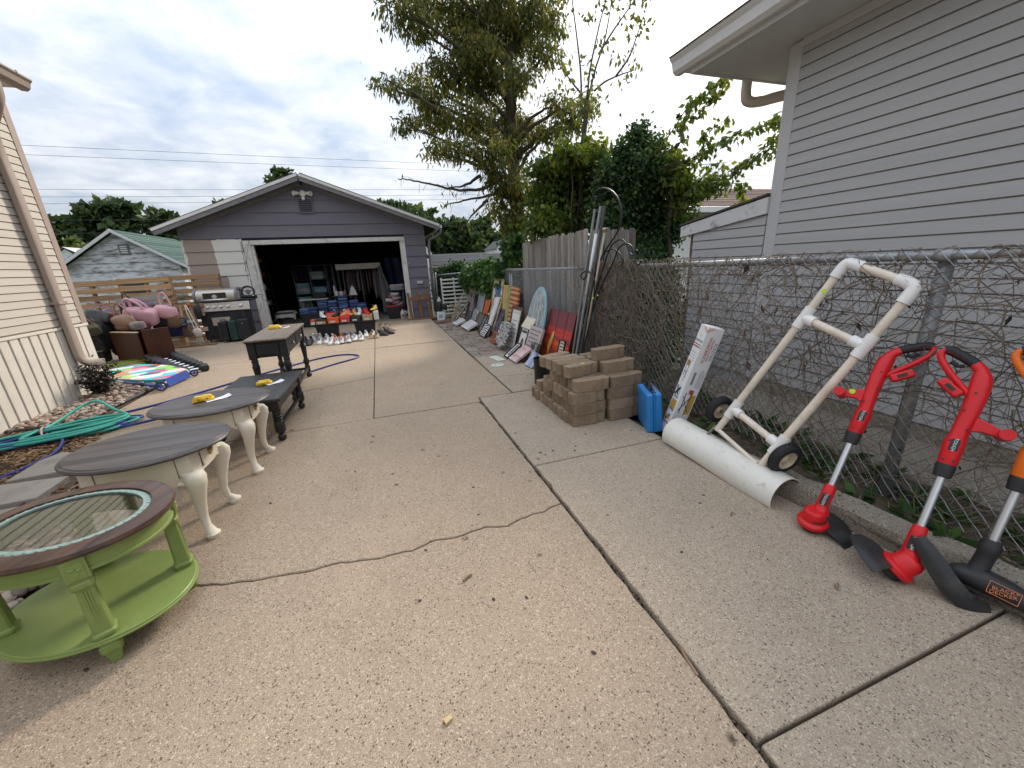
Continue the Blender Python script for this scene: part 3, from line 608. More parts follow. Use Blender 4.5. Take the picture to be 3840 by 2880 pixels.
SHOOTS = [[(3.38, 6.3, 3.7), (3.36, 6.3, 4.09), (3.29, 6.3, 4.54), (3.22, 6.3, 4.94), (3.18, 6.3, 5.22)], [(3.48, 6.3, 3.73), (3.52, 6.3, 4.1), (3.64, 6.3, 4.58), (3.77, 6.3, 5.0), (3.85, 6.3, 5.25)], [(3.51, 6.3, 3.79), (3.62, 6.3, 4.15), (3.76, 6.3, 4.49), (3.85, 6.3, 4.89), (3.88, 6.3, 5.14)], [(3.6, 6.3, 3.85), (3.8, 6.3, 3.99), (4.1, 6.3, 4.11), (4.35, 6.3, 4.19)], [(3.39, 6.3, 3.79), (3.22, 6.3, 3.93), (3.06, 6.3, 4.09)], [(3.67, 6.3, 4.33), (3.9, 6.3, 4.63), (4.13, 6.3, 4.9), (4.35, 6.3, 5.16)], [(3.98, 6.3, 4.07), (4.21, 6.3, 4.34), (4.32, 6.3, 4.59), (4.43, 6.3, 4.85)]]
SPRAYS = [[(3.73, 5.0, 2.6), (3.98, 5.0, 2.76), (4.16, 5.0, 3.19), (4.43, 5.0, 3.37), (4.73, 5.0, 3.55), (4.88, 5.0, 3.58)], [(3.84, 5.0, 2.65), (4.12, 5.0, 2.8), (4.35, 5.0, 3.1), (4.59, 5.0, 3.3), (4.72, 5.0, 3.43)], [(3.91, 5.0, 2.52), (4.43, 5.0, 2.64), (4.77, 5.0, 2.81), (5.13, 5.0, 2.95), (5.5, 5.0, 3.05), (5.82, 5.0, 3.14), (5.94, 5.0, 3.22)], [(4.14, 5.0, 2.53), (4.57, 5.0, 2.71), (4.69, 5.0, 2.97), (4.91, 5.0, 3.13)], [(4.46, 5.0, 2.31), (5.03, 5.0, 2.36), (5.39, 5.0, 2.56), (5.7, 5.0, 2.7), (6.03, 5.0, 2.81), (6.03, 5.0, 3.01)], [(4.0, 5.0, 2.46), (4.53, 5.0, 2.58), (4.93, 5.0, 2.57)], [(4.33, 5.0, 2.15), (4.85, 5.0, 2.27), (5.3, 5.0, 2.32), (5.6, 5.0, 2.13)], [(4.19, 5.0, 1.99), (4.51, 5.0, 1.9), (4.76, 5.0, 1.93)], [(5.27, 5.0, 2.46), (5.51, 5.0, 2.63), (5.81, 5.0, 2.87), (6.02, 5.0, 3.03)]]
BARE = [[(3.14, 8.0, 3.61), (3.38, 8.0, 3.54), (3.64, 8.0, 3.43), (3.78, 8.0, 3.39)], [(2.63, 8.0, 2.57), (2.32, 8.0, 2.61), (2.05, 8.0, 2.56), (1.64, 8.0, 2.48), (1.35, 8.0, 2.43)], [(2.48, 8.0, 2.87), (2.13, 8.0, 2.71), (1.66, 8.0, 2.68), (1.28, 8.0, 2.74), (0.86, 8.0, 2.83), (0.58, 8.0, 2.85)], [(2.08, 8.0, 2.92), (1.8, 8.0, 2.77), (1.47, 8.0, 2.72)], [(2.18, 8.0, 2.5), (1.97, 8.0, 2.35), (1.74, 8.0, 2.11)]]
HEDGE = [(2.6, 14.33, 1.25, 0.39, 0.23), (2.6, 12.64, 1.34, 0.32, 0.14), (2.6, 16.92, 1.11, 0.3, 0.18), (2.6, 10.59, 1.19, 0.31, 0.16), (2.6, 9.48, 1.21, 0.3, 0.16), (2.6, 9.89, 0.96, 0.31, 0.24), (2.6, 8.86, 1.21, 0.25, 0.15), (2.6, 8.05, 1.21, 0.23, 0.2), (2.6, 8.34, 1.01, 0.19, 0.19), (2.6, 7.57, 1.33, 0.16, 0.19), (2.6, 7.56, 1.1, 0.13, 0.16), (2.6, 10.89, 1.02, 0.18, 0.14), (2.6, 9.87, 0.75, 0.15, 0.13), (2.6, 7.41, 1.57, 0.11, 0.21), (2.6, 7.3, 1.76, 0.12, 0.16), (2.6, 7.27, 0.97, 0.08, 0.08)]
def leaf_mesh(name, mat, P, D, S, T, width=.4, parent=None, fold=.0, seed=0):
    """one kite-shaped face per leaf: P base points, D directions, S lengths, T tones (arrays)"""
    rs = np.random.RandomState(seed); n = len(P)
    D = D/np.linalg.norm(D, axis=1, keepdims=True)
    q = rs.normal(size=(n,3)); q -= D*np.sum(q*D, axis=1, keepdims=True); q /= np.linalg.norm(q, axis=1, keepdims=True)
    S = S[:,None]; nrm = np.cross(D, q)
    a = P; b = P+D*S*.42+q*S*width*.5-nrm*S*.04; t = P+D*S+nrm*S*rs.uniform(-.12,.12,(n,1)); c = P+D*S*.42-q*S*width*.5-nrm*S*.04
    V = np.stack([a,b,t,c], 1).reshape(-1,3)
    me = bpy.data.meshes.new(name); me.vertices.add(4*n); me.vertices.foreach_set('co', V.ravel())
    me.loops.add(4*n); me.loops.foreach_set('vertex_index', np.arange(4*n)); me.polygons.add(n); me.polygons.foreach_set('loop_start', np.arange(0,4*n,4)); me.polygons.foreach_set('loop_total', np.full(n,4))
    me.update(calc_edges=True); at = me.attributes.new('tone', 'FLOAT', 'POINT'); at.data.foreach_set('value', np.repeat(np.clip(T,0,1), 4))
    me.materials.append(mat); o = bpy.data.objects.new(name, me); COL.objects.link(o)
    if parent: o.parent = parent
    return o
def clump_leaves(cl, per_m3, seed, droop=.6, size=(.07,.13), tone=(.2,.6), hollow=.45, flat=1.0, tone_patch=.25, minn=40):
    """scatter drooping leaves in small tufts through a list of ellipsoids (x,y,z,r,rz)"""
    rs = np.random.RandomState(seed); Ps = []; Ds = []; Ss = []; Ts = []
    for (x,y,z,r,rz) in cl:
        n = max(minn, int(per_m3*(r*r*rz*4.2+.02)))
        nt = max(6, n//14); d = rs.normal(size=(nt,3)); d /= np.linalg.norm(d, axis=1, keepdims=True); rad = (hollow+(1-hollow)*rs.rand(nt,1)**.6)*np.clip(1+.14*rs.normal(size=(nt,1)), .7, 1.25)
        tc = np.array([x,y,z])+d*rad*np.array([r,r*flat,rz]); tt = rs.uniform(-tone_patch, tone_patch, nt)
        i = rs.randint(0, nt, n); p = tc[i]+rs.normal(size=(n,3))*np.array([.075,.075,.06])
        dd = rs.normal(size=(n,3))*.75+d[i]*.5; dd[:,2] -= droop*1.6
        Ps.append(p); Ds.append(dd); Ss.append(rs.uniform(*size, n)); Ts.append(rs.uniform(*tone, n)+tt[i])
    return np.concatenate(Ps), np.concatenate(Ds), np.concatenate(Ss), np.concatenate(Ts)
BARK = M('bark', (.085,.065,.05), .95, var=.4, scale=12, bump=.8, bscale=25, stretch=(1,1,.25))
def limb(mb, pts, r0, r1, n=6, wob=.03, rg=rnd, k=5):
    pts = spline(pts, k); m = len(pts)
    pts = [p+Vector((rg.uniform(-wob,wob), rg.uniform(-wob,wob), rg.uniform(-wob,wob)*.5)) if 0 < i < m-1 else p for i, p in enumerate(pts)]
    mb.tube(pts, [r0+(r1-r0)*i/(m-1) for i in range(m)], n)

LEAF_TREE = leafmat('tree_leaf', [(.045,.066,.020),(.095,.115,.030),(.18,.175,.045),(.38,.29,.08)], trans=.5)
LEAF_IVY = leafmat('ivy_leaf', [(.020,.048,.020),(.042,.085,.027),(.095,.15,.034),(.20,.24,.04)], trans=.35)
LEAF_LIGHT = leafmat('light_leaf', [(.05,.085,.018),(.10,.14,.025),(.19,.21,.03),(.36,.32,.04)], trans=.42)
LEAF_VINE = leafmat('vine_leaf', [(.018,.045,.014),(.035,.085,.02),(.075,.15,.03),(.12,.20,.04)], trans=.3)
LEAF_FAR = leafmat('far_leaf', [(.026,.046,.018),(.048,.078,.026),(.085,.12,.036),(.15,.18,.045)], trans=.35)

def main_tree():
    t = thing('tree', 'tall leafy tree with drooping foliage behind the wooden fence', 'tree', (2.95, 8.0, -.1)); o = Vector((2.95, 8.0, -.1)); rg = random.Random(4)
    tr = MB(); limb(tr, [(0,0,0),(.02,0,1.2),(-.1,.05,2.6),(-.14,.02,4.2),(-.05,0,6.2),(0,0,7.6)], .20, .03, 10, .02, rg); tr.build('trunk', BARK, t, smooth=True)
    for i, (x,y,z,r,rz) in enumerate(CROWN+CROWN_TOP):
        e = Vector((x,y,z))-o; zb = max(.9, min(e.z-.35-.45*math.hypot(e.x, e.y)*.6, 7)); b = Vector((-.1,.02,zb)); m = b.lerp(e, .5); m.z += .12
        mb = MB(); limb(mb, [b, m, e], .045 if i % 3 else .065, .010, 5, .035, rg)
        for k in range(4):
            q = e+Vector((rg.uniform(-r,r), rg.uniform(-r,r), rg.uniform(-rz,rz)))*.8; mb.tube(spline([m.lerp(e,.6), e.lerp(q,.5), q], 3), [.010,.009,.008,.006,.005,.004,.003], 4)
        mb.build('branch', BARK, t, smooth=True)
    for s in BARE:
        mb = MB(); P = [Vector(p)-o+Vector((0,-.25,0)) for p in s]; limb(mb, P, .035, .008, 5, .02, rg)
        for k in range(9):
            p = P[rg.randrange(1, len(P))].lerp(P[rg.randrange(1,len(P))], .5*rg.random()); q = p+Vector((rg.uniform(-.22,.05), rg.uniform(-.2,.2), rg.uniform(-.22,.06))); mb.tube(spline([p, p.lerp(q,.5)+Vector((0,0,.03)), q], 3), .0035, 3)
        mb.build('branch', BARK, t, smooth=True)
    P, D, S, T = clump_leaves([(a,b,c,d*.80,e*.78) for a,b,c,d,e in CROWN]+[(a,b,c+.35,d*.7,e*.7) for a,b,c,d,e in CROWN_TOP], 5400, 3, .85, (.07,.14), (.12,.68), .22, tone_patch=.30)
    # hanging bunches of winged seeds, dry yellow
    rs = np.random.RandomState(8); k = rs.rand(len(P)) < .22; T[k] = rs.uniform(.7,1.0,k.sum()); S[k] *= .55; D[k] = np.stack([rs.normal(size=k.sum())*.25, rs.normal(size=k.sum())*.25, -np.ones(k.sum())], 1)
    P = P-np.array(o); leaf_mesh('crown', LEAF_TREE, P, D, S, T, .30, t, seed=1)
    rs = np.random.RandomState(21); pts = []
    for s in BARE:
        for k in range(10):
            i = rs.randint(1, len(s)); pts.append(np.array(s[i])+rs.normal(size=3)*.06-np.array(o)+np.array([0,-.25,0]))
    pts = np.array(pts); n = len(pts); leaf_mesh('twig_leaves', LEAF_TREE, pts, np.stack([rs.normal(size=n)*.3, rs.normal(size=n)*.3, -np.ones(n)], 1), rs.uniform(.08,.13,n), rs.uniform(.1,.5,n), .32, t, seed=3)
main_tree()
def shrub(name, label, cat, cl, mat, dens, size, tone, seed, base, stems=6, droop=.4, width=.6, hollow=.3, part='foliage'):
    t = thing(name, label, cat, base); o = Vector(base); rg = random.Random(seed); mb = MB()
    for k in range(stems):
        x,y,z,r,rz = cl[k % len(cl)]; e = Vector((x,y,z))-o; b = Vector((rg.uniform(-.1,.1), rg.uniform(-.1,.1), 0)); limb(mb, [b, b.lerp(e,.5)+Vector((rg.uniform(-.1,.1), rg.uniform(-.1,.1), .05)), e], .028, .006, 5, .03, rg)
    mb.build('stem', BARK, t, smooth=True)
    P, D, S, T = clump_leaves(cl, dens, seed, droop, size, tone, hollow); leaf_mesh(part, mat, P-np.array(o), D, S, T, width, t, seed=seed); return t
shrub('shrub', 'yellow-green leafy shrub crowding behind the wooden fence under the tall tree', 'shrub', SHRUB, LEAF_LIGHT, 6500, (.06,.12), (-.1,.5), 31, (3.3,6.6,-.1))
t = shrub('vine_thicket', 'dark ivy thicket climbing high behind the wire fence beside the wooden fence', 'vine', IVY+[(3.55,5.35,2.78,.10,.12),(4.05,5.4,2.88,.12,.10),(4.45,5.5,2.65,.14,.10),(3.3,5.4,2.5,.10,.14),(3.75,5.3,3.0,.05,.10),(4.62,5.5,2.2,.10,.18),(3.28,5.3,1.75,.08,.2)], LEAF_IVY, 26000, (.035,.07), (.0,.55), 33, (3.9,5.5,-.1), 8, .5, .85, .35)
P, D, S, T = clump_leaves([(3.9,5.6,1.1,.55,.55),(3.4,5.6,1.2,.35,.6),(4.3,5.6,.9,.4,.5),(3.95,5.7,2.0,.35,.8)], 9000, 35, .5, (.05,.085), (.0,.35), .5); leaf_mesh('foliage', LEAF_IVY, P-np.array((3.9,5.5,-.1)), D, S, T, .85, t, seed=36)
def young_tree():
    t = thing('young_tree', 'young light green tree with long leafy shoots reaching past the grey house corner', 'tree', (4.3, 5.2, -.1)); o = Vector((4.3,5.2,-.1)); rg = random.Random(6); rs = np.random.RandomState(6)
    tr = MB(); limb(tr, [(0,0,0),(.03,0,1.0),(-.02,0,2.0),(-.1,-.05,2.6)], .05, .02, 7, .02, rg); tr.build('trunk', BARK, t, smooth=True)
    Ps = []; Ds = []; Ss = []; Ts = []
    for s in SPRAYS:
        mb = MB(); Q = spline([Vector(p)-o+Vector((0,rg.uniform(-.15,.15),0)) for p in s], 8); mb.tube(Q, [.009-.006*i/len(Q) for i in range(len(Q))], 4); mb.build('shoot', BARK, t, smooth=True)
        for i, q in enumerate(Q):
            if i < len(Q)*.12: continue
            for k in range(5):
                Ps.append(np.array(q)+rs.normal(size=3)*.035); Ds.append([rs.normal()*.6, rs.normal()*.6, -.75+rs.normal()*.5]); Ss.append(rs.uniform(.07,.12)); Ts.append(rs.uniform(.0,.55)+.35*(i > len(Q)*.85))
    P, D, S, T = clump_leaves(IVYR, 9000, 41, .5, (.06,.11), (0,.55), .3)
    P = np.concatenate([np.array(Ps), P-np.array(o)]); D = np.concatenate([np.array(Ds), D]); S = np.concatenate([np.array(Ss), S]); T = np.concatenate([np.array(Ts), T])
    leaf_mesh('crown', LEAF_LIGHT, P, D, S, T, .55, t, seed=42)
young_tree()
def bare_shoots():
    t = thing('slender_tree', 'slender sparse tree with bare upright stems rising beside the tall tree', 'tree', (3.5, 6.35, -.1)); o = Vector((3.5,6.35,-.1)); rg = random.Random(9); rs = np.random.RandomState(9)
    tr = MB(); limb(tr, [(0,0,0),(-.05,0,1.6),(-.1,0,2.9),(-.03,-.05,3.8)], .05, .035, 7, .02, rg); tr.build('trunk', BARK, t, smooth=True); Ps = []
    for s in SHOOTS:
        Q = spline([Vector(p)-o for p in s], 6); mb = MB(); mb.tube(Q, [.017-.012*i/len(Q) for i in range(len(Q))], 5)
        for k in range(5):
            p = Q[rg.randrange(3, len(Q))]; e = p+Vector((rg.uniform(-.2,.25), rg.uniform(-.2,.2), rg.uniform(0,.35))); mb.tube([p, p.lerp(e,.5)+Vector((0,0,.02)), e], .003, 3)
            if rg.random() < .5: Ps += [np.array(e)+rs.normal(size=3)*.05 for _ in range(9)]
        mb.build('stem', BARK, t, smooth=True)
        Ps += [np.array(Q[-1-rg.randrange(0,7)])+rs.normal(size=3)*np.array([.08,.08,.10]) for _ in range(26)]
    for k in range(150): Ps.append(np.array([-.02,-.02,3.75])+rs.normal(size=3)*np.array([.16,.14,.11]))
    P = np.array(Ps); n = len(P); leaf_mesh('crown', LEAF_TREE, P, np.stack([rs.normal(size=n)*.6, rs.normal(size=n)*.6, -.8+rs.normal(size=n)*.4], 1), rs.uniform(.07,.12,n), rs.uniform(.15,.75,n), .5, t, seed=11)
bare_shoots()
tips = shrub('shrub', 'bright yellow-lime leafy branch tips standing out above the dark thicket', 'shrub', SHRUB_TIP, LEAF_LIGHT, 5000, (.07,.12), (.15,.65), 51, (3.35,6.05,-.1), 3, .3, .7, .2)
# vine hedge on the fence beside the garage
HG = [(2.45,8.2,1.1,.25,.22),(2.5,8.7,1.12,.28,.24),(2.5,9.3,1.15,.28,.25),(2.5,9.9,1.12,.30,.26),(2.5,10.5,1.05,.28,.28),(2.5,11.0,1.0,.25,.28),(2.45,7.7,1.2,.2,.25),(2.5,7.4,1.45,.14,.3),(2.5,7.2,1.65,.12,.2),(2.42,8.4,.8,.15,.2),(2.42,9.6,.8,.18,.25),(2.45,10.3,.7,.15,.25),(2.45,7.5,.9,.12,.2),(2.42,8.9,.95,.16,.2)]
shrub('vine_hedge', 'bright green vine spilling over the wire fence above the leaning pictures', 'vine', HG, LEAF_VINE, 14000, (.07,.12), (.05,.75), 61, (2.5,9.2,-.1), 10, .5, .8, .35)
HG2 = [(1.75,11.75,1.0,.22,.25),(2.0,11.8,1.1,.25,.28),(2.3,11.8,1.2,.25,.25),(2.1,11.7,.75,.3,.25),(1.8,11.7,.6,.25,.25),(2.4,11.7,.9,.2,.3)]
shrub('vine_hedge', 'dark vine mass behind the white slatted panel at the garage corner', 'vine', HG2, LEAF_VINE, 14000, (.06,.10), (-.1,.5), 63, (2.05,11.8,-.1), 6, .4, .8, .35)
# dark undergrowth behind the fence, thickened and dark-toned to imitate the shade there
UG = [(2.9,4.1,.35,.30,.45),(3.0,4.8,.4,.35,.5),(2.75,3.6,.3,.25,.35),(3.2,5.0,.6,.35,.55),(3.1,4.3,.7,.3,.4),(3.3,4.0,.45,.3,.5),(2.8,4.0,.75,.2,.3),(3.35,4.5,1.0,.3,.35)]
shrub('shade_undergrowth', 'dark weeds added to imitate the shade behind the dry vines on the wire fence', 'weeds', UG, LEAF_IVY, 9000, (.05,.10), (-.1,.4), 65, (3.0,4.4,-.02), 4, -.2, .5)

# ------------------------------------------------------------------ fences
GALV = M('galvanised', (.30,.315,.325), .5, .6, var=.12, scale=20, bump=.05, dirt=(.25,.24,.22), dirt_amt=.5)
def chain_fence():
    f = thing('chain_link_fence', 'galvanised chain-link fence running beside the driveway', 'fence', (2.37, 0, 0)); zr = lambda y: 1.31-.014*y if y < 5 else 1.24
    pts = [(0,y,zr(y)) for y in (-1.6,0,1.1,2.6,4.17,6.2,8,11.3)]
    MB().tube(pts, .021, 10).build('top_rail', GALV, f, smooth=True)
    for y in (-1.4,1.09,4.17,7.25,10.2,11.3):
        MB().tube([(.03,y,-.1),(.03,y,zr(y)+.02)], .029, 12).build('post', GALV, f, smooth=True)
        MB().tube([(.0,y-.03,zr(y)),(.0,y+.03,zr(y))], .028, 10).build('rail_clamp', GALV, f, smooth=True)
    mb = MB(); st = .062; n = 0; y = -1.6
    while y < 11.3:
        zt = zr(y)+.035; z = .10; i = 0; P = []
        while z < zt:
            P.append(Vector((-.026+(.003 if i % 2 else -.003), y+(st/2 if (i+n) % 2 else 0)+.006*noise.noise((y*2,z*2,5)), z))); z += st*.56; i += 1
        mb.tube(P, (.0021 if y < 5.5 else .0024), 3, cap=False); y += st/2; n += 1
    o = mb.build('wire_mesh', GALV, f); o['kind'] = 'stuff'
    # short return to the garage
    g2 = thing('chain_link_fence', 'short chain-link fence run closing the gap beside the garage corner', 'fence', (1.5, 11.42, 0))
    MB().tube([(0,0,1.13),(.87,0,1.15)], .02, 8).build('top_rail', GALV, g2, smooth=True)
    for x in (0,.06,.84): MB().tube([(x,0,-.1),(x,0,1.2)], .024, 8).build('post', GALV, g2, smooth=True)
    mb = MB(); x = 0; n = 0
    while x < .87:
        P = []; z = .02; i = 0
        while z < 1.16: P.append(Vector((x+(st/2 if (i+n) % 2 else 0), -.02, z))); z += st*.56; i += 1
        mb.tube(P, .0022, 3, cap=False); x += st/2; n += 1
    o = mb.build('wire_mesh', GALV, g2); o['kind'] = 'stuff'
chain_fence()
def dry_vines():
    rg = random.Random(12); A = M('dry_vine', (.205,.165,.128), .9, var=.3, scale=20, bump=0); mb = MB()
    def vine(y, z, n, step, dirn, r, sag=0, x0=2.33):
        p = Vector((x0+rg.uniform(-.025,.025), y, z)); a = dirn; P = [p.copy()]
        for k in range(n):
            a += rg.uniform(-.55,.55); p = p+Vector((rg.uniform(-.012,.012), math.cos(a)*step, math.sin(a)*step-sag)); p.x = min(2.42, max(2.285, p.x))
            if p.z > 1.335: p.z = 1.335-rg.random()*.05; a = -abs(a)
            if p.z < .07: break
            P.append(p.copy())
        if len(P) > 2: mb.tube(P, [r*(1-.6*i/len(P)) for i in range(len(P))], 3, cap=False)
    for k in range(620):          # thick tangle left of the lean-to post
        y = rg.gauss(3.55,.42); 
        if not 2.55 < y < 4.5: continue
        vine(y, rg.uniform(.1,1.30), rg.randrange(10,22), .045, rg.choice((1.57,1.57,-1.57,rg.uniform(0,6.28))), rg.uniform(.0022,.0048), .004)
    for k in range(360):          # looser net over the near panels
        y = rg.uniform(.4,2.9); vine(y, rg.triangular(.2,1.33,.95), rg.randrange(8,24), .045, rg.uniform(0,6.28), rg.uniform(.0012,.0042), .002)
    for k in range(90):          # matted along the top rail
        y = rg.uniform(.3,3.4); vine(y, rg.uniform(1.18,1.31), rg.randrange(8,18), .04, rg.choice((0,3.14)), rg.uniform(.002,.004), 0, 2.35)
    for k in range(120): vine(rg.uniform(2.2,4.4), rg.uniform(.08,.3), rg.randrange(6,14), .05, rg.uniform(0,3.14), rg.uniform(.002,.004), .006)
    for k in range(60): vine(rg.uniform(4.2,6.4), rg.uniform(.08,.9), rg.randrange(6,14), .05, rg.uniform(0,6.28), rg.uniform(.0016,.003), .004)
    o = mb.build('dry_vines', A, smooth=True); tag(o, 'tangle of dry brown vine stems woven through the wire fence', 'vines', kind='stuff')
    P = []; D = []
    for k in range(260):
        y = rg.choice((rg.uniform(.4,3.4), rg.gauss(2.8,.5), rg.uniform(.5,2.2))); P.append((2.33+rg.uniform(-.05,.04), y, rg.triangular(.3,1.33,1.15))); D.append((rg.gauss(0,.4), rg.gauss(0,.4), -1))
    P = np.array(P); n = len(P); rs = np.random.RandomState(4)
    o = leaf_mesh('dry_leaves', leafmat('dead_leaf', [(.035,.022,.018),(.07,.038,.027),(.11,.07,.05)], trans=.15), P, np.array(D), np.where(rs.rand(n) < .06, rs.uniform(.05,.09,n), rs.uniform(.012,.03,n)), rs.rand(n), .45, seed=5); tag(o, 'curled dead leaves caught in the wire fence', 'leaves', kind='stuff')
dry_vines()
def wood_fence():
    f = thing('wooden_fence', 'weathered grey stockade fence standing behind the wire fence', 'fence', (2.55, 4.6, 0)); rg = random.Random(2); W = woodgrain('weathered_board', (.30,.275,.245), (.10,.088,.078), axis='Y', rough=.95, obj=.30, bump=.6)
    def plank(w, h): 
        return [(-w/2,0),(w/2,0),(w/2,h-.035),(w/2-.022,h),(-w/2+.022,h),(-w/2,h-.035)]
    y = .0; i = 0
    while y < 2.35:
        w = rg.uniform(.095,.115); h = 1.70+rg.uniform(-.015,.02)+.0*y
        o = MB().prism(plank(w-.007, h+.1), 0, .018).build('board', W, f, (rg.uniform(-.004,.004), y+w/2, -.1), (R(90), rg.uniform(-.012,.012), R(90))); y += w; i += 1
    x = .02
    while x < .70:
        w = rg.uniform(.095,.115); h = 1.70+rg.uniform(-.015,.02)
        MB().prism(plank(w-.007, h+.1), 0, .018).build('board', W, f, (x+w/2, -.02+rg.uniform(-.003,.003), -.1), (R(90), rg.uniform(-.01,.01), 0)); x += w
    for z in (.35,1.35):
        MB().box((.022,.05,z), (.06,2.35,z+.08)).build('rail', W, f); MB().box((.04,-.015,z), (.72,.022,z+.08)).build('rail', W, f)
    # low plank fence past the garage
    f2 = thing('wooden_fence', 'low dark board fence far behind the vine hedge past the garage', 'fence', (1.9, 14.2, -.6)); x = 0
    while x < 5.2: MB().prism(plank(.135, 1.72+rg.uniform(-.02,.02)), 0, .02).build('board', W, f2, (x,0,0), (R(90),0,0)); x += .15
    for z in (.4,1.4): MB().box((-.05,.002,z), (5.2,.04,z+.09)).build('rail', W, f2)
wood_fence()
def bin_behind():
    b = thing('storage_bin', 'dark lidded bin half hidden behind the wire fence and dry vines', 'bin', (2.72,4.35,0)); D = M('dark_bin', (.035,.037,.04), .5, var=.1)
    MB().box((-.22,-.3,0), (.22,.35,.78), taper=.9).build('body', D, b, bevel=.02); MB().box((-.25,-.33,.78), (.25,.38,.83)).build('lid', M('bin_lid', (.16,.17,.18), .5), b, bevel=.02)
bin_behind()
def weeds():
    rs = np.random.RandomState(14); P = []; D = []; S = []; T = []
    for k in range(75):
        x = rs.uniform(2.16,2.75); y = rs.choice([rs.uniform(.2,1.6), rs.uniform(.3,2.6), rs.uniform(2.4,3.6)]); m = rs.randint(6,16); s = rs.uniform(.05,.11)
        for i in range(m):
            a = rs.uniform(0,6.28); P.append((x+.02*math.cos(a), y+.02*math.sin(a), .085)); D.append((math.cos(a), math.sin(a), rs.uniform(.15,.9))); S.append(s*rs.uniform(.6,1.2)); T.append(rs.uniform(0,.7))
    o = leaf_mesh('weeds', LEAF_VINE, np.array(P), np.array(D), np.array(S), np.array(T), .42, seed=15); tag(o, 'low green weeds in the soil behind the concrete kerb', 'weeds', kind='stuff')
    P = []; D = []; S = []; T = []
    for k in range(2600):
        x = rs.uniform(2.1,2.8); y = rs.uniform(.1,4.5); a = rs.uniform(0,6.28); P.append((x,y,.08+rs.rand()*.02)); D.append((math.cos(a), math.sin(a), rs.uniform(-.1,.35))); S.append(rs.uniform(.03,.12)); T.append(rs.rand())
    o = leaf_mesh('plant_litter', leafmat('straw', [(.09,.07,.05),(.19,.15,.11),(.27,.22,.16)], trans=.05), np.array(P), np.array(D), np.array(S), np.array(T), .05, seed=16); tag(o, 'dry grass and leaf litter lying along the fence foot', 'litter', kind='stuff')
weeds()

